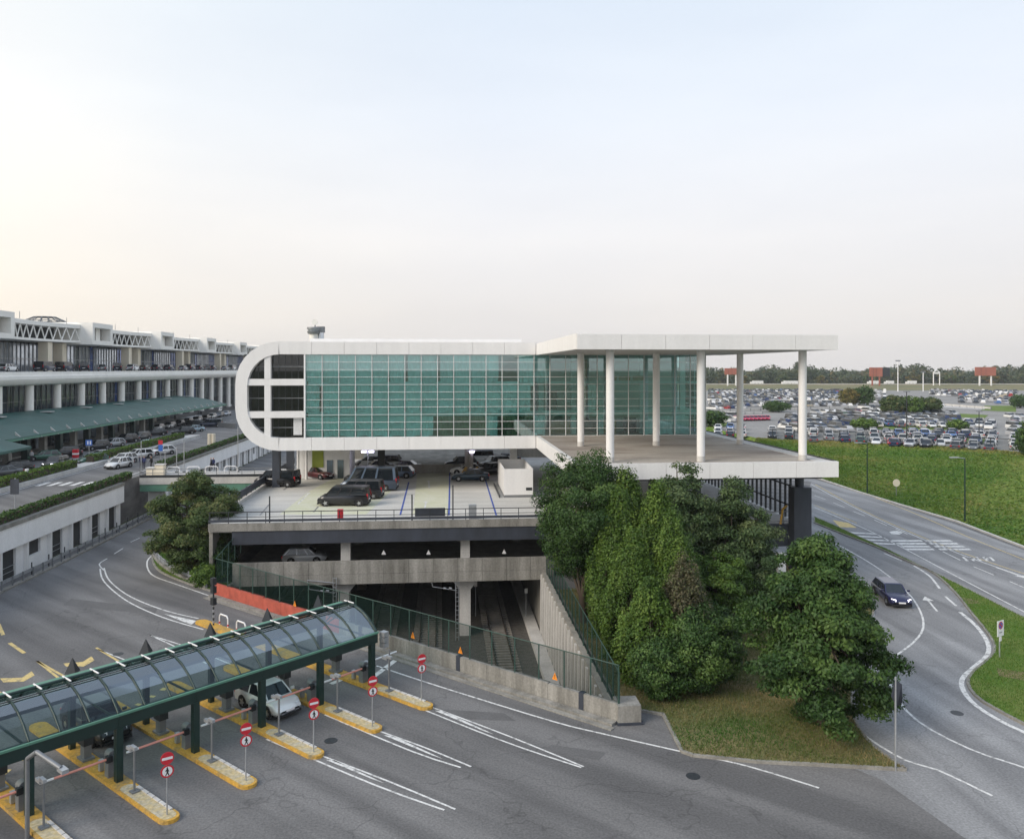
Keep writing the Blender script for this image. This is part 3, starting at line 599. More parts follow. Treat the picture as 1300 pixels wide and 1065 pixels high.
# painted deck
def dpatch(pts, m, name): return MB().sheet(GP(pts, DZ), DZ + 0.006).obj(name, m, dk)
dpatch([(355, 653), (465, 653), (500, 620), (470, 606), (425, 606), (392, 624)], M_YLANE, 'painted_lane')
dpatch([(524, 653), (568, 653), (572, 600), (540, 590), (530, 600)], M_YLANE, 'painted_lane')
for a in ([(508, 654), (519, 612)], [(570, 654), (571, 600)], [(630, 654), (615, 605)]): MB().strip(GP(a, DZ), 0.16, DZ + 0.012).obj('bay_line', M_BLUE, dk)
for a in ([(330, 654), (342, 640)], [(360, 622), (385, 605)], [(398, 650), (404, 643)]): MB().strip(GP(a, DZ), 0.14, DZ + 0.012).obj('bay_line', M_GREY, dk)
def darrow(tip, tail, hw=0.3):
    a, b = Vector(G(*tail, DZ)), Vector(G(*tip, DZ)); d = (b - a).normalized(); n = Vector((-d.y, d.x)); c = b - d * 0.9
    MB().sheet([tuple(p) for p in (a + n * .09, c + n * .09, c + n * hw, b, c - n * hw, c - n * .09, a - n * .09)], DZ + 0.012).obj('arrow_marking', M_LINE, dk)
darrow((544, 610), (545, 620)); darrow((541, 636), (539, 648)); darrow((393, 625), (378, 640))
for y in range(19):
    if y % 1 == 0: MB().b(-20.2, 73.5 + y * 2.6, DZ + 0.002, 10.4, 73.53 + y * 2.6, DZ + 0.004).obj('slab_joint', M_CONC, dk)
# beneath the terrace, at the right end
ew = MB().b(30.4, 65.6, -0.1, 31.95, 66.78, 8.6).obj('end_wall', M_NAVY); tag(ew, 'tall dark blue end wall standing under the terrace corner', 'wall')
lt = thing('steel_screen', 'dark steel bar screen under the terrace facing the highway', 'screen', (31.7, 68, 5.2))
for i in range(24): MB().b(31.62, 68 + i * 1.1, 5.25, 31.78, 68.16 + i * 1.1, 10.1).obj('bar', M_DARK, lt)
for z in (6.4, 8.2): MB().b(31.6, 67.5, z, 31.8, 95, z + 0.14).obj('bar', M_DARK, lt)
MB().b(28.5, 64.6, -0.05, 29.2, 65.0, 3.2).obj('door_frame', M_SWHITE, ew)
cb = thing('boom_post', 'yellow and black striped post at the deck railing end', 'bollard', (30, 66.7, 5.25)); MB().tube([(29.6, 66.6, 5.3), (29.8, 66.6, 6.6), (30.2, 66.6, 6.9)], 0.1).obj('post', M_YKERB, cb)
# ================================================================== HOTEL
HY = 88.0; HB = 112.0
ht = thing('hotel_building', 'white hotel with rounded left end and long teal glass front', 'building', (4, HY, 9.9))
ZO0, ZO1, XL = 9.93, 21.85, -22.3
def arc(cx, cz, r, a0, a1, n): return [(cx + r * math.cos(R_(a0 + (a1 - a0) * i / n)), cz + r * math.sin(R_(a0 + (a1 - a0) * i / n))) for i in range(n + 1)]
RO, TH, TS = 4.6, 1.38, 1.25
def ring_seg(o0, o1, i0, i1, y0, y1):
    return MB().exy([o0, o1, i1, i0], y0, y1)
NA = 7
oc1 = arc(XL + RO, ZO0 + RO, RO, 270, 180, NA); ic1 = arc(XL + TS + 3.45, ZO0 + TH + 3.45, 3.45, 270, 180, NA)
oc2 = arc(XL + RO, ZO1 - RO, RO, 180, 90, NA); ic2 = arc(XL + TS + 3.45, ZO1 - TH - 3.45, 3.45, 180, 90, NA)
OUT = oc1 + oc2; INN = ic1 + ic2
EPS = 0.0
for i in range(len(OUT) - 1):
    ring_seg(OUT[i], OUT[i + 1], INN[i], INN[i + 1], HY, HB).obj('shell_panel', M_WHITE, ht)
def band(x0, x1, z0, z1, y0, y1, n, gap=0.012, name='shell_panel'):
    w = (x1 - x0) / n
    for i in range(n): MB().b(x0 + i * w + gap, y0, z0, x0 + (i + 1) * w - gap, y1, z1).obj(name, M_WHITE, ht)
xa = OUT[-1][0]
band(xa, 10.6, ZO1 - TH, ZO1, HY, HY + 0.5, 8); band(xa, 10.6, ZO0, ZO0 + TH, HY, HY + 0.5, 8)
MB().b(xa, HY + 0.5, ZO1 - TH + 0.01, 32, HB, ZO1 - 0.02).obj('roof', M_WHITE, ht)
MB().b(xa + 3, HY + 2.2, ZO1 - 0.02, 9.2, HB - 1, ZO1 + 0.42).obj('roof_upstand', M_WHITE, ht)
MB().b(xa, HY + 0.5, ZO0 + 0.01, 10.6, HB, ZO0 + TH - 0.02).obj('floor_slab', M_WHITE, ht)
MB().b(10.6, HY + 0.6, 10.2, 32, HB, ZO0 + TH - 0.02).obj('floor_slab', M_SOFF, ht)
# loggia at the left end: white cross frame, smoked glass behind
XG = -14.85; YL = HY + 0.9
lx0 = XL + TS
fx = -18.9
for z in (17.42, 13.87): MB().b(lx0 - 0.35, HY + 0.12, z - 0.36, XG - 0.16, HY + 0.85, z + 0.36).obj('floor_band', M_WHITE, ht)
for z0, z1 in ((ZO0 + TH, 13.5), (14.24, 17.05), (17.79, ZO1 - TH)): MB().b(fx - 0.33, HY + 0.1, z0 + 0.002, fx + 0.33, HY + 0.8, z1 - 0.002).obj('column', M_WHITE, ht)
MB().b(XG - 0.14, HY + 0.04, ZO0 + TH, XG + 0.02, HY + 0.9, ZO1 - TH).obj('end_mullion', M_SWHITE, ht)
for z0, z1 in ((ZO0 + TH, 13.5), (14.24, 17.05), (17.79, ZO1 - TH)):
    for x0, x1 in ((lx0 - 0.5, -19.25), (-18.55, XG - 0.16)):
        zm = (z0 + z1) / 2
        MB().b(x0, YL, z0, x1, YL + 0.04, zm - 0.03).obj('window', M_LOGG, ht); MB().b(x0, YL, zm + 0.03, x1, YL + 0.04, z1).obj('window', M_LOGG, ht)
        MB().b(x0, YL - 0.05, zm - 0.04, x1, YL + 0.07, zm + 0.04).obj('window_rail', M_GREY, ht)
        n = 3 if x0 < -19 else 5
        for k in range(1, n): xx = x0 + (x1 - x0) * k / n; MB().b(xx - 0.025, YL - 0.02, z0, xx + 0.025, YL - 0.001, z1).obj('glazing_bar', M_DARK, ht)
MB().b(-16.2, YL - 0.32, 11.6, -15.3, YL - 0.12, 13.45).obj('louvre_panel', M_WHITE2, ht)
for k in range(8): MB().b(-16.2, YL - 0.35, 11.68 + k * 0.22, -15.3, YL - 0.325, 11.74 + k * 0.22).obj('louvre_slat', M_STEEL, ht)
MB().b(lx0 - 0.5, YL + 4, ZO0 + TH, XG, YL + 4.1, ZO1 - TH).obj('interior_wall', M_INTD, ht)
for z in (17.42, 13.87): MB().b(lx0 - 0.3, YL + 0.1, z - 0.2, XG, YL + 4, z + 0.1).obj('interior_floor', M_INTD, ht)
MB().b(XG, HY + 0.9, ZO0 + TH, XG + 0.15, HB, ZO1 - TH).obj('interior_wall', M_INTD, ht)
rs = random.Random(3)
for k in range(9):
    x = -18.3 + k * 0.36
    if rs.random() < 0.7: MB().b(x, YL + 0.35, 14.3, x + 0.30, YL + 0.42, 17.0).obj('blind', M_INT if k % 3 else M_CURT, ht)
# teal curtain wall: panes, mullions, transoms
XR = 30.3; ZB, ZTp = 11.32, 20.46; NC, NR = 25, 11
cw, rh = (XR - XG) / NC, (ZTp - ZB) / NR
pane = MB().b(-cw / 2 + 0.03, -0.012, -rh / 2 + 0.022, cw / 2 - 0.03, 0.012, rh / 2 - 0.022).mesh('glass_pane', M_TEALG)
for i in range(NC):
    for j in range(NR): put('glass_pane', pane, ht, loc=(XG + cw * (i + 0.5), HY + 0.30, ZB + rh * (j + 0.5)))
for i in range(NC + 1): MB().b(XG + cw * i - 0.026, HY + 0.17, ZB, XG + cw * i + 0.026, HY + 0.42, ZTp).obj('mullion', M_SWHITE, ht)
for j in range(NR + 1): MB().b(XG + 0.036, HY + 0.22, ZB + rh * j - 0.018, XR - 0.036, HY + 0.38, ZB + rh * j + 0.018).obj('transom', M_SWHITE, ht)
pane2 = MB().b(-0.012, -0.9, -rh / 2 + 0.022, 0.012, 0.9, rh / 2 - 0.022).mesh('glass_pane', M_TEALG)
sg = MB()
for j in range(NR):
    for q in range(5): sg.b(XR - 0.012, HY + 0.45 + q * 1.9, ZB + rh * j + 0.022, XR + 0.012, HY + 2.28 + q * 1.9, ZB + rh * (j + 1) - 0.022)
sg.obj('side_glazing', M_TEALG, ht)
for q in range(6): MB().b(XR - 0.035, HY + 0.40 + q * 1.9, ZB, XR + 0.035, HY + 0.46 + q * 1.9, ZTp).obj('mullion', M_SWHITE, ht)
# interior: floors, back wall, rooms
FL1, FL2 = 14.1, 17.45          # two upper floor levels
XV = XG + cw * 14               # the tall lobby begins here
for z in (FL1, FL2): MB().b(XG + 0.2, HY + 0.75, z - 0.5, XV, HY + 10, z).obj('interior_floor', M_CURT, ht)
MB().b(XV, HY + 1.6, FL1 - 0.55, XR - 0.1, HY + 10, FL1).obj('interior_floor', M_CURT, ht)
MB().b(XG + 0.2, HY + 10, ZB, XR - 0.3, HY + 10.2, ZTp).obj('interior_wall', M_INT, ht)
MB().b(XV + 0.3, HY + 5.5, ZB, XR - 2.0, HY + 5.6, ZTp).obj('interior_wall', M_INT, ht)  # pale wall added closer to the glass to brighten the lobby
MB().b(XV, HY + 1.2, FL2 - 0.25, XR - 0.1, HY + 1.5, FL2).obj('gallery_edge', M_CURT, ht)
for i in range(0, NC + 1, 2):
    if XG + cw * i < XV: MB().b(XG + cw * i - 0.06, HY + 0.8, FL1, XG + cw * i + 0.06, HY + 10, ZTp).obj('partition', M_INT, ht)
for x in (11.5, 15.3, 18.5, 23.4, 28.2): MB().b(x - 0.3, HY + 2.2, ZB, x + 0.3, HY + 2.8, ZTp).obj('column', M_CURT, ht)
for x, z0, z1, mm in ((16.1, 15.0, 16.9, M_WOOD), (16.1, 17.8, 20.0, M_WOOD), (12.6, 14.3, 16.4, M_INTD), (17.9, 14.4, 16.9, M_INT)): MB().b(x - 0.55, HY + 0.9, z0, x + 0.55, HY + 1.1, z1).obj('wall_hanging', mm, ht)
for k, (x0, x1) in enumerate(((12.6, 15.2), (15.8, 18.4), (18.9, 20.6), (21.5, 23.0))): MB().b(x0, HY + 3.5, ZB, x1, HY + 3.7, ZB + 1.5 + 0.3 * (k % 2)).obj('lobby_screen', M_INTD if k % 2 else M_WOOD, ht)
for x in (18.8, 20.4, 22.0): MB().b(x, HY + 1.15, FL2 + 0.1, x + 1.3, HY + 1.25, FL2 + 0.6).obj('gallery_panel', M_WOOD, ht)
def curtain(x0, x1, z0, z1, seed, mm=None, amp=0.06):
    r = random.Random(seed); n = 26; ph = r.random() * 6; fr = r.uniform(7, 11)
    vs, fs = [], []
    for k, z in enumerate((z1, (z0 * 0.6 + z1 * 0.4), z0)):
        pinch = 1.0 - (0.10 * r.random() if k == 2 else 0)
        for i in range(n + 1):
            t = i / n; xm = (x0 + x1) / 2; x = xm + (x0 + (x1 - x0) * t - xm) * pinch
            vs.append((x, HY + 0.66 + amp * math.sin(ph + t * fr * (x1 - x0) * 0.9) * (0.5 + 0.5 * k), z + (0.08 * math.sin(t * 5 + ph) if k == 2 else 0)))
    for k in range(2):
        for i in range(n): a = k * (n + 1) + i; fs.append((a, a + n + 1, a + n + 2, a + 1))
    MB().add(vs, fs, 0, True).obj('curtain', mm or M_CURT, ht)
for i in range(NC):
    x0, x1 = XG + cw * i + 0.05, XG + cw * (i + 1) - 0.05
    if i < 16:
        for z0, z1, s in ((FL2 - 0.04, ZTp - 0.05, 1), (FL1 - 0.04, FL2 - 0.42, 2)):
            if i == 12 and s == 1: continue
            op = rs.random()
            if i > 13 and op < 0.35: continue
            curtain(x0 + (0.25 if op < 0.14 else 0), x1 - (0.3 if op > 0.88 else 0), z0, z1, i * 7 + s)
    if i < 7: curtain(x0, x1, ZB + 0.05, FL1 - 0.55, i * 5 + 90, None, 0.03)
    elif i < 15:
        if i in (8, 9, 10, 12, 13, 15): curtain(x0, x1, ZB + 0.05, FL1 - 0.55, i * 5, M_CURT2, 0.05)
        else: curtain(x0, x0 + (x1 - x0) * 0.75, ZB + 0.05, FL1 - 0.55, i * 5, M_CURT if i in (7, 11, 14) else M_CURT2, 0.05)
    elif i >= 21 and i < 24: curtain(x0, x1, ZB + 0.05, FL1 - 0.6, i * 5, None, 0.05)
    elif i in (17, 22) : curtain(x0 + 0.8, x1, FL1 + 0.1, FL2 - 0.3, i, None, 0.04)
# roof over the terrace and the terrace itself
TX0, TX1, TY0 = 10.65, 32.1, 61.3
rf = thing('terrace_canopy', 'flat white roof on tall round columns over the hotel terrace', 'canopy', (21, 62, 11.4))
n = 6
for i in range(n):
    a, b = TX0 + (TX1 - TX0) * i / n, TX0 + (TX1 - TX0) * (i + 1) / n
    MB().b(a + 0.012, TY0, 20.42, b - 0.012, TY0 + 0.35, 21.62).obj('fascia_panel', M_WHITE, rf)
for i in range(8):
    a, b = TY0 + 0.36 + (HY - TY0 - 0.36) * i / 8, TY0 + 0.36 + (HY - TY0 - 0.36) * (i + 1) / 8
    MB().b(TX0, a + 0.01, 20.44, TX0 + 0.35, b - 0.01, 21.70 + 0.02 * 0).obj('fascia_panel', M_WHITE, rf)
    MB().b(TX1 - 0.35, a + 0.01, 20.44, TX1, b - 0.01, 21.62).obj('fascia_panel', M_WHITE, rf)
MB().b(TX0 + 0.36, TY0 + 0.36, 20.45, TX1 - 0.36, HY + 0.48, 21.5).obj('roof_slab', M_SOFF, rf)
ter = thing('terrace', 'raised hotel terrace with brown stained floor and white edge', 'terrace', (21, 62, 10.15))
MB().b(TX0 + 0.4, TY0 + 0.3, 10.6, TX1 - 0.02, 97, 11.30).obj('floor', M_TERR, ter)
MB().b(TX1 - 1.5, TY0 + 0.32, 11.30, TX1 - 0.1, 97, 11.33).obj('edge_walkway', M_CONCL, ter)
MB().b(TX1 - 0.09, TY0 + 0.32, 11.0, TX1 - 0.01, 97, 11.42).obj('edge_rim', M_DARK, ter)
for i in range(n):
    a, b = TX0 + (TX1 - TX0) * i / n, TX0 + (TX1 - TX0) * (i + 1) / n
    MB().b(a + 0.012, TY0 - 0.1, 10.12, b - 0.012, TY0 + 0.29, 11.38).obj('edge_panel', M_WHITE, ter)
for i in range(8):
    a, b = TY0 + 0.3 + (HY - TY0 - 0.3) * i / 8, TY0 + 0.3 + (HY - TY0 - 0.3) * (i + 1) / 8
    MB().b(TX0, a + 0.01, 10.0, TX0 + 0.39, b - 0.01, 11.36).obj('edge_panel', M_WHITE, ter)
for i in range(14): MB().b(TX0 + 0.6, 63 + i * 1.9, 9.75, TX1 - 0.5, 63.3 + i * 1.9, 10.59).obj('floor_joist', M_DARK, ter)
for ci, (x, y) in enumerate(((13.65, 62.9), (21.2, 62.9), (29.95, 63.1), (13.65, 76.4), (21.2, 76.4), (30.0, 77.0))):
    c = MB().cyl((x, y, 11.3), (x, y, 20.44), 0.33, n=20).obj('column', M_WHITE, rf); MB().cyl((x, y, 11.3), (x, y, 11.75), 0.335, n=20).obj('column_base', M_CONCL, rf)
for x, y in ((13.65, 64), (21.2, 64), (31.2, 66.3), (13.65, 78), (21.2, 78), (30, 90)): MB().cyl((x, y, 0), (x, y, 10.1), 0.36, n=14).obj('support_column', M_NAVY, ter)
# --- under the hotel: piers, wall, entrance
for i, (x, y) in enumerate(((-19.0, 93), (8.9, 96.5), (-7.4, 98.6), (3.4, 99.5), (-19.5, 104))):
    MB().b(x - 0.42, y, DZ, x + 0.42, y + 0.85, ZO0 - 0.01).obj('support_pier', (M_NAVY, M_WHITE2, M_INTD, M_CONC, M_NAVY)[i], ht)
bw = MB().b(-19, 121, DZ, 32, 121.5, 9.9).obj('ramp_wall', M_CONC); tag(bw, 'long grey concrete wall at the back of the parking deck', 'wall')
rp = MB().add([(-11, 104, DZ), (10.5, 104, DZ), (10.5, 120.9, DZ + 2.2), (-11, 120.9, DZ + 2.2)], [(0, 1, 2, 3)]).b(-11, 103.7, DZ, 10.5, 103.99, DZ + 1.15).obj('ramp', M_CONC); structure(rp, 'grey concrete ramp rising behind the parked cars')
en = thing('entrance_lobby', 'pale entrance lobby with lime green panel under the hotel', 'lobby', (-15, 100, DZ))
MB().b(-17.8, 100, DZ, -11.4, 106, 9.6).obj('wall', M_WHITE2, en)
MB().b(-16.0, 99.9, 6.6, -14.6, 99.98, 9.3).obj('green_panel', mat('lime_panel', (0.30, 0.36, 0.05), 0.7, var=0.15), en)
for x in (-14.2, -12.9): MB().b(x, 99.9, DZ, x + 0.75, 99.98, DZ + 2.3).obj('door', M_DGL, en)
MB().b(-18.1, 99, 9.3, -11, 100.5, 9.5).obj('lobby_canopy', M_WHITE2, en)
for x in (-17.6, -16.6): MB().cyl((x, 99.3, DZ), (x, 99.3, 9.3), 0.16).obj('column', M_SWHITE, en)
# white box
bx = thing('site_container', 'open topped white container standing on the parking deck', 'container', (8.2, 84, DZ))
x0, x1, y0, y1, z0, z1 = 6.65, 9.75, 83.4, 92.5, DZ + 0.28, DZ + 3.05
MB().b(x0, y0, z0, x1, y0 + 0.08, z1).obj('end_panel', M_WHITE, bx); MB().b(x0, y1 - 0.08, z0, x1, y1, z1).obj('end_panel', M_WHITE, bx)
nn = 4
for i in range(nn):
    a, b = y0 + 0.09 + (y1 - y0 - 0.18) * i / nn, y0 + 0.09 + (y1 - y0 - 0.18) * (i + 1) / nn
    for xx in (x0, x1 - 0.08): MB().b(xx, a + 0.006, z0, xx + 0.08, b - 0.006, z1).obj('side_panel', M_WHITE, bx)
MB().b(x0 + 0.1, y0 + 0.1, z0 + 1.3, x1 - 0.1, y1 - 0.1, z0 + 1.4).obj('roof_panel', M_WHITE2, bx)
MB().b(x0 + 0.02, y0 + 0.03, DZ, x1 - 0.02, y1 - 0.03, z0 - 0.005).obj('skid_frame', M_GREY, bx)
MB().b(x0 - 0.5, y0 - 0.1, DZ, x0 - 0.42, y1, DZ + 0.3).obj('kick_rail', M_DARK, bx)
MB().b(x1 - 0.75, y0 - 0.03, DZ + 0.75, x1 - 0.1, y0 - 0.005, DZ + 1.05).obj('name_plate', M_DARK, bx)
# lit lamps on the deck
for i, (px, py, pt) in enumerate(((467, 606, 573), (598, 606, 573))):
    x, y = G(px, py, DZ); d = FW.x * x + FW.y * y; zt = EYE - (pt - 468) / 1000 * d
    t = thing('street_lamp', ('lit double headed lamp post behind the grey minibus', 'lit lamp post beside the white car with yellow stripes')[i], 'street lamp', (x, y, DZ), 0, 'lit lamps under the hotel')
    MB().cyl((x, y, DZ), (x, y, zt), 0.07 if i == 0 else 0.3).obj('pole', M_STEEL if i == 0 else M_CONC, t)
    for s in ((-0.45, 0.45) if i == 0 else (0.1,)):
        MB().ob((x + s, y - 0.36, zt), (0.62, 0.3, 0.16)).obj('lamp_head', M_LAMP, t)
    MB().ob((x, y - 0.15, zt + 0.12), (1.6, 0.12, 0.06)).obj('bracket', M_STEEL, t)
# posts and boxes at the deck edge
for i, (px, y1_) in enumerate(((342, 630), (523, 628), (575, 616))):
    x, _, zt = AY(px, y1_, 71.5)
    o = MB().cyl((x, 71.6, DZ), (x, 71.6, zt), 0.06).obj('slim_post', M_DARK); tag(o, ('slim dark post at the deck edge below the black van', 'slim dark post left of the black edge panel', 'slim dark post right of the black edge panel')[i], 'post')
x, _, z = AY(432, 652, 71.4); hb = MB().b(x - 0.25, 71.3, 5.5, x + 0.25, 71.6, 6.35).obj('hydrant_box', M_SRED); tag(hb, 'small red fire hose box on the deck railing', 'fire box')
x, _, z = AY(546, 655, 71.4); hb = MB().b(x - 1.35, 71.3, 5.62, x + 1.35, 71.42, 6.35).obj('edge_panel', M_NAVY); tag(hb, 'black panel fixed to the deck railing', 'panel')
x, _, z = AY(600, 650, 71.8); hb = MB().b(x - 0.35, 71.7, 5.21, x + 0.35, 72.2, 6.5).obj('utility_cabinet', M_STEEL); tag(hb, 'pale grey utility cabinet behind the deck railing', 'cabinet')
for i, (px, py) in enumerate(((487, 701), (544, 701), (640, 700))):
    x, _, z = AY(px, py, 72.0)
    o = MB().add([(x - 0.2, 72, z - 0.2), (x + 0.2, 72, z - 0.2), (x, 72, z + 0.22), (x - 0.2, 72.03, z - 0.2), (x + 0.2, 72.03, z - 0.2), (x, 72.03, z + 0.22)], [(0, 1, 2), (5, 4, 3), (0, 3, 4, 1), (1, 4, 5, 2), (2, 5, 3, 0)]).obj('triangle_sign', M_SWHITE)
    tag(o, ('white triangle sign left of centre in the lower parking level', 'white triangle sign in the middle of the lower parking level', 'white triangle sign at the right end of the lower parking level')[i], 'sign', 'triangle signs in the lower level')
# ================================================================== ARRIVALS LEVEL AND TERMINAL
AZ = 5.0
ar = structure(MB().b(-130, 20, -0.05, -39.0, 460, AZ).obj('arrivals_road', M_ASPH), 'raised asphalt arrivals road in front of the terminal')
wl_ = thing('retaining_wall', 'long white wall with tall dark openings beside the curving road', 'wall', (-38.6, 60, 0))
def wallrun(y0, y1, step, parent, short=()):
    n = int((y1 - y0) / step)
    for i in range(n):
        a = y0 + i * step; b = a + step
        MB().b(-38.9, a + 0.01, 2.75, -38.3, b - 0.01, 4.75).obj('wall_panel', M_WHITE2, parent)
        MB().b(-38.88, a, -0.02, -38.42, a + 0.34, 2.745).obj('pillar', M_WHITE, parent)
        o0 = a + 0.35; o1 = a + step * 0.70
        zb = 1.2 if i % 5 == 2 else 0.0
        MB().b(-39.3, o1, -0.02, -38.74, b - 0.005, 2.745).obj('recessed_panel', M_WHITE2, parent)
        if zb: MB().b(-39.25, o0, -0.02, -38.62, o1 - 0.005, zb).obj('recessed_panel', M_WHITE2, parent)
        MB().b(-38.99, o0, zb + 0.003, -38.96, o1 - 0.006, 2.744).obj('opening_shade', M_INTD, parent)  # near-black sheet at the back of the opening, standing in for its shade
        if i % 2 == 0: MB().b(-38.90, o0, zb + 0.5, -38.875, o1 - 0.006, zb + 0.56).obj('opening_bar', M_STEEL, parent)
        if i % 2 == 0: MB().b(-38.90, o0, zb + 1.0, -38.875, o1 - 0.006, zb + 1.06).obj('opening_bar', M_STEEL, parent)
    MB().b(-39.3, y0, 4.76, -38.2, y0 + n * step, 5.12).obj('coping', M_CONC, parent)
wallrun(46, 103, 4.45, wl_)
wl2 = thing('retaining_wall', 'white ramp wall with slit openings behind the footbridge', 'wall', (-38.6, 118, 0)); wallrun(112, 240, 4.45, wl2)
# guard rail at its foot
gr_pts = [(-39, 40), (-37.6, 60), (-36.9, 75), (-36.7, 90), (-36.6, 103)]
gd = thing('guard_rail', 'steel guard rail with short posts along the foot of the white wall', 'guard rail', (-37, 75, 0))
cp = clean(gr_pts, 2)
for z, hh in ((0.62, 0.28),): MB().wall(cp, z, z + hh, 0.06).obj('rail', M_STEEL, gd)
MB().wall(cp, 0.0, 0.16, 0.5).obj('kerb', M_CONC, gd)
pst = MB().b(-0.05, -0.05, 0, 0.05, 0.05, 0.95).mesh('post', M_GREY)
for i, p in enumerate(cp):
    put('post', pst, gd, loc=(p[0] + 0.08, p[1], 0))
tl = MB().b(-0.04, -0.04, 0, 0.04, 0.04, 1.25).mesh('marker_post', M_DARK)
for i in range(14): tag(put('marker_post', tl, None, loc=(-37.3 + 0.02 * i, 60 + i * 3.1, 0)), '%s dark marker post from the left between guard rail and white wall' % ('first','second','third','fourth','fifth','sixth','seventh','eighth','ninth','tenth','eleventh','twelfth','thirteenth','fourteenth')[i], 'post', 'marker posts along the white wall')
cg = thing('guard_rail', 'double steel guard rail round the grass corner under the lone tree', 'guard rail', (-22, 72, 0))
cpts = clean(GP([(196, 692), (194, 702), (202, 716), (222, 730), (262, 748)]), 1.2)
for z in (0.45, 0.80): MB().wall(cpts, z, z + (0.26 if z < 0.6 else 0.07), 0.06).obj('rail', M_STEEL, cg)
MB().wall(cpts, 0.0, 0.35, 0.3).obj('stone_kerb', M_CONCD, cg)
for p in cpts[::2]: put('post', pst, cg, loc=(p[0], p[1], 0))
# hedges
def leaf_box(n, x0, x1, y0, y1, z0, z1, s, seed):
    r = np.random.default_rng(seed); c = r.random((n, 3)) * np.array([x1 - x0, y1 - y0, z1 - z0]) + np.array([x0, y0, z0])
    return c
def leaves_mesh(name, C, S, seed, mats, up=0.3, tone=None, outward=None):
    r = np.random.default_rng(seed); n = len(C)
    nrm = r.normal(size=(n, 3)); nrm[:, 2] += up
    if outward is not None: nrm += outward * 1.3
    nrm /= np.linalg.norm(nrm, axis=1, keepdims=True) + 1e-9
    t = np.cross(nrm, r.normal(size=(n, 3))); t /= np.linalg.norm(t, axis=1, keepdims=True) + 1e-9; b = np.cross(nrm, t)
    s = (S * r.uniform(0.65, 1.35, n))[:, None]
    V = np.stack([C + t * s, C + b * s * 0.5 + nrm * s * 0.12, C - t * s, C - b * s * 0.5 + nrm * s * 0.12], 1).reshape(-1, 3)
    me = bpy.data.meshes.new(name); me.vertices.add(4 * n); me.vertices.foreach_set('co', V.astype(np.float32).ravel())
    me.loops.add(4 * n); me.loops.foreach_set('vertex_index', np.arange(4 * n, dtype=np.int32))
    me.polygons.add(n); me.polygons.foreach_set('loop_start', np.arange(0, 4 * n, 4, dtype=np.int32)); me.polygons.foreach_set('loop_total', np.full(n, 4, dtype=np.int32))
    for q in (mats if isinstance(mats, list) else [mats]): me.materials.append(q)
    tn = r.random(n) if tone is None else np.clip(tone + r.normal(0, 0.16, n), 0, 1)
    at = me.attributes.new('tone', 'FLOAT', 'FACE'); at.data.foreach_set('value', tn.astype(np.float32)); me.update(); me.validate(); return me
def hedge(label, x, y0, y1, w, z0, h, n, seed, m=None):
    t = thing('hedge', label, 'hedge', (x, (y0 + y1) / 2, z0))
    put('foliage', leaves_mesh('hedge_foliage', leaf_box(n, x - w / 2, x + w / 2, y0, y1, z0 + 0.1, z0 + h, 0.16, seed), 0.17, seed, m or L_MID), t)
    MB().b(x - w * 0.38, y0, z0, x + w * 0.38, y1, z0 + h * 0.8).obj('branches', M_BARK, t)
hedge('clipped dark hedge along the top of the white wall', -39.1, 44, 103, 0.9, AZ + 0.1, 0.85, 9000, 1, L_DARK)
hedge('dark hedge along the ramp wall beyond the footbridge', -39.1, 113, 200, 0.9, AZ + 0.1, 0.85, 9000, 2, L_DARK)
hedge('green hedge on the divider between the two arrivals lanes', -49.8, 72, 112, 1.3, AZ + 0.5, 1.0, 9000, 3, L_MID)
hedge('green hedge on the divider farther along the arrivals road', -50.2, 118, 158, 1.3, AZ + 0.5, 1.0, 7000, 4, L_MID)
dv = structure(MB().b(-50.8, 60, AZ - 0.02, -48.8, 165, AZ + 0.5).obj('divider_kerb', M_CONCL), 'pale concrete divider between the arrivals lanes')
line([(-40.4, 44), (-40.4, 230)], 0.16, ar, px=False, z=AZ + 0.008); line([(-48.4, 60), (-48.4, 165)], 0.16, ar, px=False, z=AZ + 0.008)
line([(-51.6, 60), (-51.6, 165)], 0.16, ar, px=False, z=AZ + 0.008); line([(-56, 60), (-56, 230)], 0.16, ar, px=False, z=AZ + 0.008, dash=(3, 3))
for i in range(6): MB().b(-48 + i * 1.3, 98, AZ + 0.006, -47.4 + i * 1.3, 101, AZ + 0.009).obj('zebra_bar', M_LINE, ar)
for i in range(6): MB().b(-58 + i * 1.2, 88, AZ + 0.006, -57.4 + i * 1.2, 90.6, AZ + 0.009).obj('zebra_bar', M_LINE, ar)
for i in range(5): MB().b(-46.8, 70 + i * 1.2, AZ + 0.006, -41.5, 70.6 + i * 1.2, AZ + 0.009).obj('zebra_bar', M_LINE, ar)
# far traffic islands and low dark walls on the arrivals road
for i, (p0, p1) in enumerate((((222, 533), (252, 527)), ((255, 527), (297, 520)), ((226, 538), (300, 544)))):
    a, b = G(*p0, AZ), G(*p1, AZ); o = MB().wall([a, b], AZ, AZ + 1.2, 0.5).obj('low_wall', M_DARK if i < 2 else M_GREY); tag(o, ('low dark wall between the far arrivals lanes, nearer one', 'low dark wall between the far arrivals lanes beside the hotel end', 'grey railing wall across the far ramp mouth')[i], 'wall')
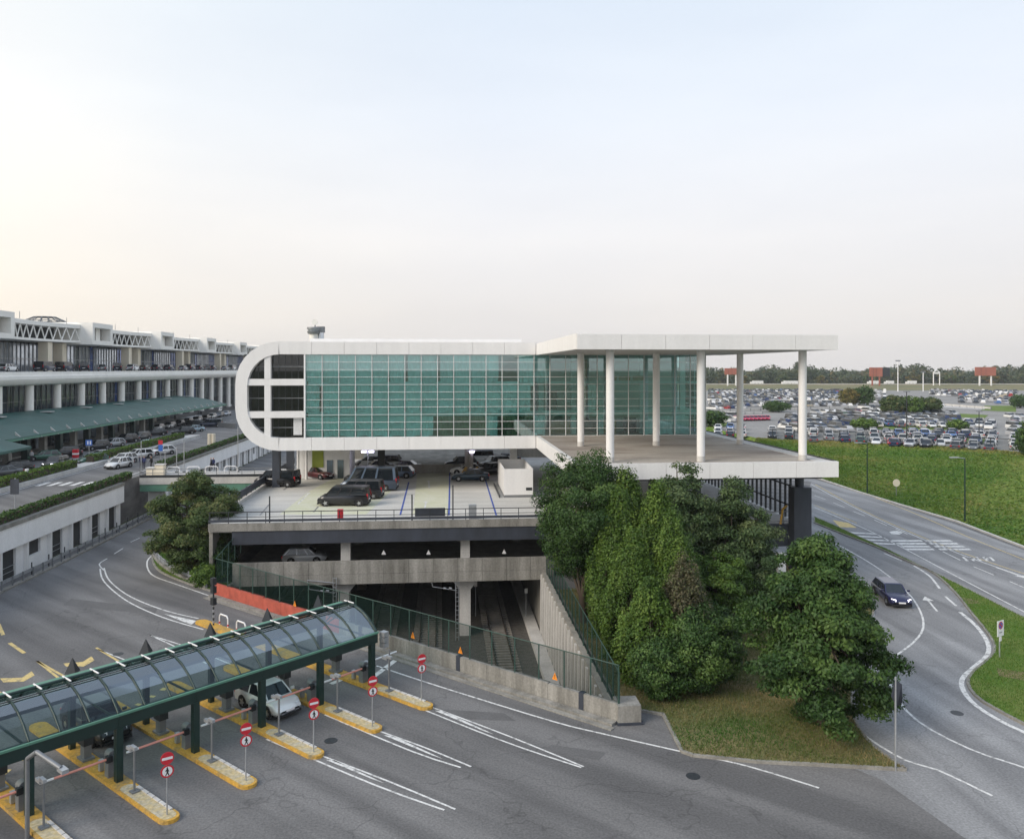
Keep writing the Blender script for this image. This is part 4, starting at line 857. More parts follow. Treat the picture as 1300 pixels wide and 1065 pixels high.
# --- footbridge
fb = thing('footbridge', 'beige footbridge on green beams linking the arrivals road to the deck', 'bridge', (-30, 105, 4))
MB().b(-38.2, 104, 4.15, -20.6, 110, AZ).obj('slab', M_CONCL, fb)
for i in range(4): MB().b(-38.2 + i * 4.4, 104.1, 3.25, -33.85 + i * 4.4, 104.5, 4.14).obj('green_beam', M_GBEAM, fb)
for x in (-36.6, -31, -25): MB().b(x - 0.9, 105, 0, x + 0.9, 106, 3.2).obj('pier', M_CONCL, fb)
for z in (5.55, 6.05): MB().b(-38.2, 104.02, z, -20.6, 104.08, z + 0.07).obj('rail', M_GREY, fb)
MB().b(-38.2, 104.0, AZ + 0.02, -20.6, 104.1, AZ + 0.35).obj('rail', M_DARK, fb)
for i in range(12): MB().b(-38.2 + i * 1.58, 104.03, AZ, -38.13 + i * 1.58, 104.09, 6.1).obj('rail_post', M_GREY, fb)
hoop = MB().tube([(-0.8, 0, 0), (-0.8, 0, 0.75), (-0.6, 0, 0.95), (0.6, 0, 0.95), (0.8, 0, 0.75), (0.8, 0, 0)], 0.06, 6).mesh('hoop', M_SWHITE)
for i, px in enumerate((232, 256, 278, 301)):
    p = G(px, 597, AZ); tag(put('hoop_barrier', hoop, None, loc=(p[0], 107.5, AZ)), ('white hoop barrier on the footbridge beside the beige planters', 'second white hoop barrier from the planters on the footbridge', 'third white hoop barrier from the planters on the footbridge', 'white hoop barrier on the footbridge nearest the hotel')[i], 'barrier', 'hoop barriers on the footbridge')
for i, px in enumerate((211, 221)):
    p = G(px, 596, AZ); t = thing('planter_box', ('pale planter box at the left end of the footbridge', 'taller beige planter box beside the first white hoop')[i], 'planter', (p[0], 107, AZ)); MB().b(p[0] - 0.55, 106.5, AZ, p[0] + 0.55, 107.5, AZ + 0.9 + 0.4 * i).obj('box', M_BEIGE, t); MB().b(p[0] - 0.62, 106.43, AZ + 0.9 + 0.4 * i, p[0] + 0.62, 107.57, AZ + 1.0 + 0.4 * i).obj('rim', M_CONCL, t)
for i, px in enumerate((186, 215, 229, 238, 304)):
    x = G(px, 598, AZ)[0]; t = thing('lamp_post', ('thin pole behind the footbridge beside the parked white cars', 'thin pole behind the beige planters', 'thin pole on the ramp above the first white hoop', 'short thick pole on the ramp', 'thin white pole near the hotel corner')[i], 'post', (x, 109, AZ)); MB().tube([(x, 109, AZ), (x, 109, AZ + (4.2, 3.0, 3.4, 4.4, 6.0)[i])], 0.06).obj('pole', M_STEEL, t); MB().ob((x, 109, AZ + 0.1), (0.3, 0.3, 0.2)).obj('foot', M_GREY, t)
# --- terminal
TXF = -73.0
tm = thing('terminal_building', 'long white airport terminal with box shaped roof ends and truss bays', 'building', (TXF, 200, AZ))
SEG = [(96 + 20.6 * i, 96 + 20.6 * (i + 1)) for i in range(12)]
for a, b in SEG:      # bull-nosed upper road edge
    pr = [(-73.0 + 0.55, 16.6), (-73.0 + 0.75, 17.0), (-73.0 + 0.75, 17.55), (-73.0 + 0.45, 17.6), (-73.0 + 0.45, 18.35), (-73.3, 18.35), (-76, 18.2), (-76, 15.9), (-73.4, 15.9), (-73.0 + 0.2, 16.15)]
    MB().exy(pr, a + 0.02, b - 0.02).obj('road_edge', M_TERM, tm)
MB().b(-130, 96, 17.0, -76.02, 345, 18.0).obj('upper_road', M_ASPH, tm)
y = 108.7; i = 0
while y < 330:
    MB().cyl((-74.3, y, AZ), (-74.3, y, 15.88), 0.75, n=14).obj('column', M_TERM, tm)
    for k, ww in enumerate((0.30, 0.5, 0.2)):
        a0 = y + 0.4 + (0, 3.1, 8.2)[k]; a1 = y + (3.2, 8.3, 10.4)[k]
        MB().b(-79.4, a0, 9, -79.2, a1, 15.9).obj('window', (M_DGL, M_DGL, M_BGL)[k] if i % 3 else M_DGL, tm)
    for k in range(5): MB().b(-79.19, y + k * 2.06 - 0.06, 9, -79.05, y + k * 2.06 + 0.06, 15.9).obj('mullion', M_GREY, tm)
    MB().b(-79.18, y, 12.6, -79.06, y + 10.3, 12.75).obj('transom', M_GREY, tm)
    y += 10.3; i += 1
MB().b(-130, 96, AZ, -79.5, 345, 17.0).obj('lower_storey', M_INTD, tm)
BY = [122.5 + 40.6 * k for k in range(-1, 6)]
for k, y1 in enumerate(BY):     # roof boxes 10.5 m long with a window, then a truss bay
    y0 = y1 - 10.2 + 20.0; yb = y0 + 10.2
    # box frame built from four slabs round the opening
    z0, z1 = 24.0, 28.6
    MB().b(-84, y0, z0, -73.0, yb, z0 + 0.9).obj('roof_box', M_TERM, tm); MB().b(-84, y0, z1 - 1.0, -73.0, yb, z1).obj('roof_box', M_TERM, tm)
    MB().b(-84, y0, z0 + 0.91, -73.0, y0 + 1.0, z1 - 1.01).obj('roof_box', M_TERM, tm); MB().b(-84, yb - 1.2, z0 + 0.91, -73.0, yb, z1 - 1.01).obj('roof_box', M_TERM, tm)
    MB().b(-84, y0 + 1.01, z0 + 0.92, -75.0, yb - 1.21, z1 - 1.02).obj('box_window', M_INTD, tm)
    MB().b(-74.99, y0 + 5.4, z0 + 0.92, -74.6, y0 + 7.6, z1 - 1.02).obj('box_fin', M_TERM, tm)
    MB().b(-75.5, y0 + 0.6, 18.2, -74.6, y0 + 2.0, 23.99).obj('stone_column', M_BEIGE, tm) if False else None
    for q in (-3.2, 2.8): MB().b(-79.5, y0 - 6 + q, 18.0, -77.6, y0 - 4.2 + q, 24.2).obj('stone_column', M_BEIGE, tm)
    ya, yz = yb + 0.02, yb + 30.38     # the bay beyond this box
    N = 12
    for s in range(N):                 # gently curved roof edge
        u0, u1 = s / N, (s + 1) / N; c0 = -75.4 - 2.4 * math.sin(math.pi * u0); c1 = -75.4 - 2.4 * math.sin(math.pi * u1); Y0, Y1 = ya + (yz - ya) * u0, ya + (yz - ya) * u1
        for z0_, z1_, nm, off in ((27.3, 28.1, 'roof_edge', 0), (24.3, 24.75, 'lower_chord', 0)):
            MB().add([(c0, Y0, z0_), (c1, Y1, z0_), (-86, Y1, z0_), (-86, Y0, z0_), (c0, Y0, z1_), (c1, Y1, z1_), (-86, Y1, z1_ + .5), (-86, Y0, z1_ + .5)], [(0, 3, 2, 1), (4, 5, 6, 7), (0, 1, 5, 4), (1, 2, 6, 5), (2, 3, 7, 6), (3, 0, 4, 7)]).obj(nm, M_TERM, tm)
        ym = (Y0 + Y1) / 2; cm = (c0 + c1) / 2
        MB().tube([(c0 - 0.3, Y0, 24.75), (cm - 0.3, ym, 27.3)], 0.13, 5).obj('truss_bar', M_TERM, tm); MB().tube([(cm - 0.3, ym, 27.3), (c1 - 0.3, Y1, 24.75)], 0.13, 5).obj('truss_bar', M_TERM, tm)
    MB().b(-81, ya, 24.76, -80.8, yz, 27.29).obj('truss_backing', M_INTD, tm)
    # glass of the departures floor below
    seq = (('PGL', 6.4), ('BGL', 9.5), ('PGL', 7.2), ('DGL', 2.2), ('PGL', 5.5), ('BGL', 2.2), ('PGL', 7.6))
    yy = y1 + 3
    for nm, L in seq:
        MB().b(-84.2, yy, 18.0, -84.0, yy + L - 0.1, 24.0).obj('facade_glass', {'PGL': M_PGL, 'BGL': M_BGL, 'DGL': M_DGL}[nm], tm)
        nn = max(1, int(L / 1.5))
        for q in range(nn): MB().b(-83.99, yy + q * L / nn, 18.0, -83.85, yy + q * L / nn + 0.12, 24.0).obj('mullion', M_STEEL, tm)
        yy += L
    MB().b(-83.98, y1 + 3, 20.8, -83.86, yy, 20.95).obj('transom', M_STEEL, tm)
MB().b(-130, 90, 18.0, -84.3, 345, 27.2).obj('upper_storey', M_INTD, tm)
for i, yy in enumerate((150, 168, 192, 206, 232, 247, 270, 289)): MB().tube([(-76, yy, 28), (-76, yy, 29.3)], 0.05, 5).obj('roof_mast', M_GREY, tm)
# lattice dome on the roof
dm = thing('roof_dome', 'latticed steel dome frame rising above the terminal roof', 'dome', (-100, 176, 27))
dx, dy = AX(57, 406, -100)[1], 0
DC = Vector((-100, dx, 29.3))
def dpt(a, k): r = (5.6, 4.5, 2.6)[k]; return (DC.x + r * math.cos(a), DC.y + r * math.sin(a), DC.z + (0, 1.7, 2.6)[k])
for i in range(14):
    a0, a1 = 2 * math.pi * i / 14, 2 * math.pi * (i + 1) / 14
    MB().tube([dpt(a0, 0), dpt(a0, 1), dpt(a0, 2)], 0.11, 5).obj('rib', M_GREY, dm); MB().tube([dpt(a0, 0), dpt(a1, 1)], 0.1, 4).obj('brace', M_GREY, dm); MB().tube([dpt(a1, 0), dpt(a0, 1)], 0.1, 4).obj('brace', M_GREY, dm)
    for k in (1, 2): MB().tube([dpt(a0, k), dpt(a1, k)], 0.13, 4).obj('hoop', M_GREY, dm)
MB().cyl((DC.x, DC.y, DC.z + 2.55), (DC.x, DC.y, DC.z + 2.75), 2.6, n=14).obj('cap', M_GREY, dm)
# green canopy over the kerb
gc = thing('arrivals_canopy', 'long green sheet roof over the arrivals kerb with pale eave brackets', 'canopy', (-66, 160, AZ))
y0c, y1c = 78, 232; st = 5.15
n = int((y1c - y0c) / st)
for i in range(n):
    a, b = y0c + i * st, y0c + (i + 1) * st; xe = -56.2 if b < 118 else -60.0; ze = 8.2 if b < 118 else 9.05
    prof = [(-73.8, 11.35), (-70, 11.15), (-65, 10.35), (xe, ze), (xe, ze - 0.35), (-65, 10.0), (-70, 10.8), (-73.8, 11.0)]
    MB().exy(prof, a + 0.03, b - 0.03).obj('roof_sheet', M_GREEN, gc)
    for q in (0.33, 0.66): MB().add([(-73.6, a + st * q - .05, 11.42), (-73.6, a + st * q + .05, 11.42), (-65, a + st * q + .05, 10.43), (-65, a + st * q - .05, 10.43), (xe, a + st * q + .05, ze + .07), (xe, a + st * q - .05, ze + .07)], [(0, 3, 2, 1), (3, 5, 4, 2)]).obj('standing_seam', M_GREEN, gc)
    if b >= 118:
        MB().b(xe - 0.1, a, ze - 0.42, xe + 0.12, b - 0.05, ze - 0.12).obj('eave_gutter', M_GBEAM, gc)
        MB().add([(xe + 0.25, a - 0.1, ze - 0.4), (xe + 0.25, a + 0.1, ze - 0.4), (xe - 1.0, a + 0.1, ze + 0.75), (xe - 1.0, a - 0.1, ze + 0.75), (xe - 0.9, a, ze - 0.1)], [(0, 1, 2, 3), (0, 3, 4), (1, 4, 2), (0, 4, 1)]).obj('eave_bracket', M_CONCL, gc)
    if i % 3 == 1: MB().b(-70.5, a + 1, 11.22, -68.8, a + 2.6, 11.34).obj('roof_light', M_CONCL, gc)
    if a < 177: MB().b(-62.6, a - 0.4, AZ, -61.7, a + 0.5, 9.3 if b >= 118 else 8.9).obj('column', M_DGREEN if i % 2 else M_CONC, gc)
    if a < 177: MB().b(-69.0, a + 1.2, AZ + 0.3, -68.8, a + 4.4, 9.6).obj('glass_screen', M_DGL if i % 3 else M_PGL, gc)
MB().b(-74, y0c, AZ, -69.3, 178, 9.8).obj('back_wall', M_INTD, gc)
structure(MB().b(-74, 70, AZ - 0.01, -65.6, 240, AZ + 0.16).obj('pavement', M_CONCL), 'pavement under the green canopy')
# flags at the far end
for i, (px, c1, c2) in enumerate(((285, M_SBLUE, M_NAVY), (289, M_SRED, M_SWHITE), (294, M_NAVY, M_SRED))):
    X_ = G(px, 512, AZ); t = thing('flagpole', ('flagpole with limp blue flag left of the hotel end', 'flagpole with limp red and white flag left of the hotel end', 'flagpole with limp dark flag nearest the hotel end')[i], 'flagpole', (*X_, AZ))
    d = FW.dot(Vector(X_)); zt = EYE + 0.3
    MB().cyl((*X_, AZ), (*X_, zt), 0.16).obj('pole', M_STEEL, t)
    MB().add([(X_[0], X_[1], zt - 0.4), (X_[0] + 1.2, X_[1] - .2, zt - 1.2), (X_[0] + 1.3, X_[1] + .1, zt - 5.5), (X_[0] + 0.1, X_[1], zt - 4.6)], [(0, 1, 2, 3), (3, 2, 1, 0)]).obj('flag', c1, t)
# control tower far away
ct = thing('control_tower', 'distant airport control tower with dish and two ringed decks', 'tower', (*far_line(400, 620), 0))
cx, cy = far_line(399.5, 620)
def zc(py): return EYE - (py - 468) / 1000 * 620
MB().cyl((cx - 1, cy, 0), (cx - 1, cy, zc(424)), 3.0, n=12).obj('shaft', M_TERM, ct)
MB().cyl((cx - 1, cy, zc(424)), (cx - 1, cy, zc(420.5)), 4.2, 5.0, n=16).obj('deck', M_GREY, ct); MB().cyl((cx - 1, cy, zc(420.5)), (cx - 1, cy, zc(418)), 3.8, 4.4, n=16).obj('cab_glass', M_PGL, ct)
MB().cyl((cx - 1, cy, zc(418)), (cx - 1, cy, zc(415.5)), 5.2, 5.0, n=16).obj('deck', M_GREY, ct)
MB().cyl((cx + 4.2, cy + 3, 0), (cx + 4.2, cy + 3, zc(415)), 2.6, n=10).obj('stair_shaft', M_PGL, ct); MB().cyl((cx + 4.2, cy + 3, zc(422)), (cx + 4.2, cy + 3, zc(414.5)), 3.4, n=10).obj('stair_head', M_GREY, ct)
MB().cyl((cx + 0.3, cy, zc(415.5)), (cx + 0.3, cy, zc(411)), 0.5).obj('dish_mast', M_GREY, ct); MB().cyl((cx + 0.3, cy - 0.6, zc(409)), (cx + 0.3, cy + 0.4, zc(409)), 2.4, 1.6, n=12).obj('dish', M_TERM, ct)
# ================================================================== TOLL PLAZA
U = Vector((0.722, -0.692)); POST = [Vector((-4.1, 47.3)) + Vector((-2.63, -2.5)) * i for i in range(-1, 8)]   # index 1 = first post
W = Vector((-2.63, -2.5)).normalized(); CW = math.atan2(U.y, U.x)
def at(i, u, w=0.0): p = POST[i] + U * u + W * w; return (p.x, p.y)
tp = thing('toll_canopy', 'long barrel vaulted glass canopy on dark green posts over the toll lanes', 'canopy', (*POST[3], 0))
ZE, RISE, HWID = 3.22, 1.2, 2.45
ORD = ('first', 'second', 'third', 'fourth', 'fifth', 'sixth', 'seventh')
def seg(p, q, z0, z1, t, name, m, parent): MB().wall([p, q], z0, z1, t).obj(name, m, parent)
for i in range(1, 8):
    q = at(i, 0, 0); MB().ob((q[0], q[1], 1.38), (0.30, 0.30, 2.46), CW).obj('post', M_DGREEN, tp)
    q2 = at(i, -2 * HWID, 0); MB().ob((q2[0], q2[1], 1.38), (0.26, 0.26, 2.46), CW).obj('post', M_DGREEN, tp)
    for s in (-0.5, 0.5):     # raking struts inside
        a = at(i, -HWID * 2, 0); b = at(i, -HWID, 0); MB().tube([(*a, 2.5), (b[0] + W.x * s * 1.2, b[1] + W.y * s * 1.2, ZE + RISE - 0.1)], 0.05, 5).obj('strut', M_DGREEN, tp)
    MB().tube([(*at(i, -0.1), 2.95), (*at(i, -2 * HWID + .1), 2.95)], 0.06, 5).obj('tie_bar', M_DGREEN, tp)
def vault(u): t = (u + HWID) / HWID; return ZE + RISE * (1 - abs(t) ** 2.1)
for i in range(1, 7):
    for uu, nm in ((0.0, 'front_beam'), (-2 * HWID, 'rear_beam')): seg(at(i, uu, 0.05 if i > 1 else -0.35), at(i + 1, uu, 0.04), 2.6, ZE, 0.26, nm, M_DGREEN, tp)
    seg(at(i, 0.14, 0.05 if i > 1 else -0.38), at(i + 1, 0.14, 0.04), ZE - 0.07, ZE + 0.03, 0.10, 'beam_flange', M_GBEAM, tp)
    span = (POST[i + 1] - POST[i]).length
    for k in range(3):
        w0, w1 = span * k / 3, span * (k + 1) / 3
        if i == 1 and k == 0: w0 = -0.3
        us = [0 - 2 * HWID * j / 8 for j in range(9)]
        rb = MB().tube([(*at(i, u, w0), vault(u) + 0.02) for u in us], 0.055, 5); rb.obj('rib', M_DGREEN, tp)
        for j in range(8):      # glass panes between ribs
            p = [(*at(i, us[j], w0 + 0.05), vault(us[j])), (*at(i, us[j], w1 - 0.05), vault(us[j])), (*at(i, us[j + 1], w1 - 0.05), vault(us[j + 1])), (*at(i, us[j + 1], w0 + 0.05), vault(us[j + 1]))]
            if j % 2 == 0: g_ = MB()
            g_.add(p, [(0, 1, 2, 3)])
            if j % 2 == 1: g_.obj('glass_pane', M_CANG, tp)
        a, b = at(i, us[4] - 0.1, w0), at(i, us[4] - 0.1, w1)
        MB().tube([(*a, vault(us[4]) + 0.1), (*b, vault(us[4]) + 0.1)], 0.075, 5).obj('ridge_rail', M_DGREEN, tp)
        a, b = at(i, us[3] - 0.15, w0), at(i, us[3] - 0.15, w1); MB().tube([(*a, vault(us[3]) + 0.07), (*b, vault(us[3]) + 0.07)], 0.03, 5).obj('purlin', M_DARK, tp)
        a, b = at(i, us[5], w0), at(i, us[5], w1); MB().wall([a, b], vault(us[5]) + 0.03, vault(us[5]) + 0.09, 0.35).obj('rear_gutter', M_GBEAM, tp)
        c = at(i, us[4], w0); MB().ob((*c, vault(us[4]) + 0.15), (0.9, 0.05, 0.05), CW).obj('rib_joint', M_SWHITE, tp)
# end arch
us = [0 - 2 * HWID * j / 12 for j in range(13)]
MB().tube([(*at(1, u, -0.36), vault(u) + 0.02) for u in us], 0.08, 6).obj('end_arch', M_DGREEN, tp)
# pyramid caps standing behind the ridge
for i in range(1, 6):
    c = at(i, -HWID * 2 - 0.45, -0.2); t = thing('lane_marker', 'dark pyramid topped lane marker behind the canopy, %s from the cutting' % ORD[i - 1], 'lane marker', (*c, 0), 0, 'lane markers behind the canopy')
    MB().ob((*c, 1.35), (0.12, 0.12, 2.9), CW).obj('post', M_DARK, t)
    s = 0.27; MB().add([(c[0] - s, c[1] - s, 3.75), (c[0] + s, c[1] - s, 3.75), (c[0] + s, c[1] + s, 3.75), (c[0] - s, c[1] + s, 3.75), (c[0], c[1], 4.5)], [(0, 3, 2, 1), (0, 1, 4), (1, 2, 4), (2, 3, 4), (3, 0, 4)]).obj('cap', M_DARK, t)
    MB().ob((*c, 3.35), (0.4, 0.3, 0.69), CW).obj('signal_box', M_DARK, t)
# islands
def rounded(i, u0, u1, w, back=True):
    pts = []
    for k in range(7): a = R_(-90 + 30 * k); p = POST[i] + U * (u1 - w + w * math.cos(a)) + W * (w * math.sin(a)); pts.append((p.x, p.y))
    for k in range(7): a = R_(90 + 30 * k); p = POST[i] + U * (u0 + w + w * math.cos(a)) + W * (w * math.sin(a)); pts.append((p.x, p.y))
    return pts
for i in range(1, 8):
    u0 = -19.3 if i == 1 else -9.4
    isl = thing('toll_island', 'yellow painted kerb island under the canopy, %s from the cutting' % ORD[i - 1], 'island', (*POST[i], 0), 0, 'toll islands')
    MB().prism(rounded(i, u0, 4.9, 0.42), 0, 0.16, bottom=False).obj('kerb', M_YKERB, isl)
    MB().sheet(rounded(i, 0.6, 4.75, 0.33), 0.164).obj('worn_top', M_YWORN, isl)
    o = MB(); q = POST[i] + U * 3.2 - W * 0.0; 
    for k in range(6): p = at(i, 1.4 + k * 0.5, -0.30); o.ob((p[0], p[1], 0.19), (0.44, 0.14, 0.05), CW)
    o.obj('edge_stones', M_CONCL, isl)
def machine(i):
    c = at(i, -3.3, 0.02); t = thing('ticket_machine', 'dark ticket machine on a grey foot, island %s from the cutting' % ORD[i - 1], 'ticket machine', (*c, 0.16), 0, 'ticket machines on the islands')
    MB().ob((*c, 0.52), (0.42, 0.34, 0.72), CW).obj('foot', M_GREY, t); MB().ob((c[0], c[1], 1.23), (0.62, 0.46, 0.70), CW).obj('head', M_DARK, t); MB().ob((c[0], c[1], 0.22), (0.7, 0.55, 0.1), CW).obj('base_plate', M_GREY, t)
    d = at(i, -3.3, 0.26); MB().ob((*d, 1.3), (0.3, 0.02, 0.25), CW).obj('screen', M_PGL, t)
def gate(i, w_dir=1, L=2.75, label=None):
    c = at(i, -0.75, 0.0); t = thing('barrier_gate', label or 'grey barrier cabinet with lowered red and white arm, island %s from the cutting' % ORD[i - 1], 'barrier', (*c, 0.16), 0, 'barrier gates across the toll lanes')
    MB().ob((*c, 0.66), (0.36, 0.40, 1.0), CW).obj('cabinet', M_GREY, t)
    MB().cyl((c[0] - U.x * 0.2, c[1] - U.y * 0.2, 1.16), (c[0] + U.x * 0.2, c[1] + U.y * 0.2, 1.16), 0.21, n=14).obj('hood', M_GREY, t)
    a = Vector(at(i, -0.5, 0.2 * w_dir)); MB().ob((a.x, a.y, 1.08), (0.22, 0.25, 0.3), CW).obj('arm_clamp', M_DARK, t)
    n = 5
    for k in range(n):
        p = a + W * w_dir * (L * k / n + 0.1); q = a + W * w_dir * (L * (k + 1) / n + 0.1)
        MB().cyl((p.x, p.y, 1.08), (q.x, q.y, 1.08), 0.055, n=8).obj('arm', M_PINK if w_dir > 0 and k < 4 else M_SWHITE, t)
    MB().cyl((*(a - W * w_dir * 0.15), 1.08), (*(a - W * w_dir * 0.55), 1.08), 0.11, n=10).obj('counterweight', M_GREY, t)
    e_ = at(i, -1.5, 0.1); MB().ob((*e_, 0.45), (0.2, 0.2, 0.5), CW).obj('sensor_post', M_STEEL, t)
def camera_mast(i):
    c = at(i, 1.5, 0.0); t = thing('camera_mast', 'thin pole with camera heads, island %s from the cutting' % ORD[i - 1], 'camera pole', (*c, 0.16), 0, 'camera poles on the islands')
    MB().cyl((*c, 0.16), (*c, 2.1), 0.05, n=8).obj('pole', M_GREY, t); MB().ob((*c, 0.2), (0.34, 0.34, 0.06), CW).obj('base_plate', M_GREY, t)
    for s, z in ((-0.25, 2.05), (0.1, 2.18)): p = at(i, 1.5 + s, 0.08); MB().ob((*p, z), (0.42, 0.15, 0.14), CW).obj('camera', M_STEEL, t)
def disc(cx, cy, z, r, n=20): return [(math.cos(2 * math.pi * k / n) * r, math.sin(2 * math.pi * k / n) * r) for k in range(n)]
def sign_face(name, poly, off, m, parent, rz, c, z):
    """flat shape facing the sign's own front (-y local)"""
    vs = [(p[0], -off, p[1]) for p in poly]; me = MB().add(vs, [tuple(range(len(poly)))]).mesh(name, m); return put(name, me, parent, loc=(c[0], c[1], z), rz=rz)
PED = [(-0.03, 0.15), (0.0, 0.19), (0.03, 0.15), (0.02, 0.12), (0.05, 0.05), (0.08, -0.02), (0.05, -0.02), (0.03, 0.02), (0.04, -0.06), (0.08, -0.18), (0.04, -0.18), (0.0, -0.08), (-0.05, -0.18), (-0.09, -0.17), (-0.03, -0.05), (-0.03, 0.02), (-0.07, 0.0), (-0.08, 0.03), (-0.03, 0.10)]
def road_signs(i, u=4.35, label=None, h=2.55, w=0.0, rz=None):
    c = at(i, u, w) if isinstance(i, int) else i; rz = R_(28) if rz is None else rz
    t = thing('road_sign', label, 'sign', (c[0], c[1], 0.0), 0, 'no entry and no pedestrians signs at the toll exit')
    MB().cyl((*c, 0.02), (*c, h + 0.22), 0.033, n=8).obj('pole', M_STEEL, t); f = Vector((math.sin(rz), -math.cos(rz))); 
    for z, nm in ((h, 'no_entry_disc'), (h - 0.54, 'no_pedestrians_disc')):
        p = (c[0] + f.x * 0.045, c[1] + f.y * 0.045)
        d = MB().cyl((p[0], p[1], z), (p[0] + f.x * 0.02, p[1] + f.y * 0.02, z), 0.265, n=24, sm=False).obj(nm, M_SRED, t)
        if nm == 'no_entry_disc': sign_face('white_bar', [(-0.21, -0.055), (0.21, -0.055), (0.21, 0.055), (-0.21, 0.055)], 0.026, M_SWHITE, d, rz, p, z)
        else:
            sign_face('white_field', disc(0, 0, 0, 0.20), 0.026, M_SWHITE, d, rz, p, z); sign_face('walker_symbol', PED, 0.030, M_SBLACK, d, rz, p, z)
SL = ('double red and white road sign on the island tip nearest the cutting', 'double red and white road sign on the second island tip from the cutting', 'double red and white road sign on the third island tip from the cutting', 'double red and white road sign on the fourth island tip from the cutting', 'double red and white road sign on the fifth island tip from the cutting')
road_signs(G(535, 893), label='double red and white road sign on the island tip nearest the fence')
for i in (2, 3, 4, 5): road_signs(i, label=SL[i - 1])
for i in range(1, 7): machine(i); camera_mast(i)
for i in range(1, 7): gate(i)
gate(1, -1, 2.3, 'grey barrier cabinet with white arm reaching towards the fence') if False else None
c = at(1, -0.95, -0.35); t = thing('barrier_gate', 'barrier with white arm closing the lane beside the fence', 'barrier', (*c, 0.16), 0, 'barrier gates across the toll lanes')
MB().ob((*c, 0.6), (0.3, 0.3, 0.9), CW).obj('cabinet', M_GREY, t); MB().cyl((c[0], c[1], 1.12), (c[0] - W.x * 2.4, c[1] - W.y * 2.4, 1.18), 0.05).obj('arm', M_SWHITE, t)
MB().ob((c[0], c[1], 1.14), (0.34, 0.34, 0.16), CW).obj('hood', M_STEEL, t)
# grey signal housings at the canopy end
c = at(1, 0.25, -0.72); t = thing('lane_signal', 'grey signal housings at the end of the canopy beam', 'traffic light', (*c, 0)); MB().cyl((*at(1, 0.9, -0.55), 0.16), (*at(1, 0.9, -0.55), 2.3), 0.05).obj('pole', M_GREY, t)
for z in (3.05, 2.72, 2.4): MB().ob((c[0], c[1], z), (0.42, 0.36, 0.28), CW).obj('housing', M_STEEL, t)
# hoops and the striped post at the island head
for i, (px, py) in enumerate(((284, 797), (306, 806))):
    c = G(px, py); u = 0.55
    o = MB().tube([(-u, 0, 0), (-u, 0, 0.62), (-u + .14, 0, 0.8), (u - .14, 0, 0.8), (u, 0, 0.62), (u, 0, 0)], 0.055, 8).mesh('hoop', M_SWHITE)
    h = put('hoop_guard', o, None, loc=(c[0], c[1], 0.14), rz=CW); tag(h, ('white bent hoop guard nearer the striped pole', 'white bent hoop guard nearer the canopy')[i], 'guard', 'hoop guards on the island head')
    rb = MB()
    for s in (-u, u): rb.cyl((s, 0, 0.1), (s, 0, 0.24), 0.06, n=8)
    put('red_band', rb.mesh('red_band', M_SRED), h, local=True)
c = G(271, 796); t = thing('signal_pole', 'dark signal pole seen from behind at the island head', 'traffic light', (*c, 0.16)); MB().cyl((*c, 0.1), (*c, 3.6), 0.06).obj('pole', M_DARK, t)
for z in (3.35, 2.75, 1.9): MB().ob((*c, z), (0.36, 0.3, 0.5), CW).obj('head', M_DARK, t)
for k in range(4): MB().cyl((*c, 0.3 + k * 0.4), (*c, 0.5 + k * 0.4), 0.068).obj('grey_band', M_STEEL, t)
# grey pipe arm at the picture's lower corner
c = at(6, 1.5, 0.6); t = thing('street_lamp', 'curved grey lamp arm rising beside the lowest part of the canopy', 'lamp', (*c, 0)); MB().tube([(*c, 0), (*c, 3.2), (c[0] + 0.5, c[1] - .3, 3.6), (c[0] + 1.7, c[1] - .9, 3.2)], 0.09, 8).obj('arm', M_GREY, t); MB().ob((c[0] + 1.8, c[1] - .95, 3.15), (0.5, 0.25, 0.15), CW).obj('lamp_head', M_STEEL, t)
# --- signs and lamps on the right
c = G(1269, 836); t = thing('no_parking_sign', 'white no parking board with round symbol on the green strip', 'sign', (*c, 0.1)); rz = R_(24); f = Vector((math.sin(rz), -math.cos(rz)))
MB().cyl((*c, 0.1), (*c, 2.3), 0.04).obj('pole', M_STEEL, t); q = (c[0] + f.x * 0.06, c[1] + f.y * 0.06)
bd = MB().ob((q[0], q[1], 2.0), (0.72, 0.03, 1.0), rz).obj('board', M_SWHITE, t)
sign_face('ring', disc(0, 0, 0, 0.25), 0.020, M_SRED, bd, rz, q, 2.2); sign_face('blue_field', disc(0, 0, 0, 0.19), 0.024, M_SBLUE, bd, rz, q, 2.2); sign_face('red_bar', [(-0.17, 0.10), (-0.10, 0.17), (0.17, -0.10), (0.10, -0.17)], 0.028, M_SRED, bd, rz, q, 2.2)
for k in range(3): sign_face('small_print', [(-0.14 + k * 0.11, -0.02), (-0.08 + k * 0.11, -0.02), (-0.08 + k * 0.11, 0.06), (-0.14 + k * 0.11, 0.06)], 0.022, M_SBLACK, bd, rz, q, 1.72)
sp = MB().ob((q[0], q[1], 1.32), (0.22, 0.03, 0.3), rz).obj('small_plate', M_SWHITE, t)
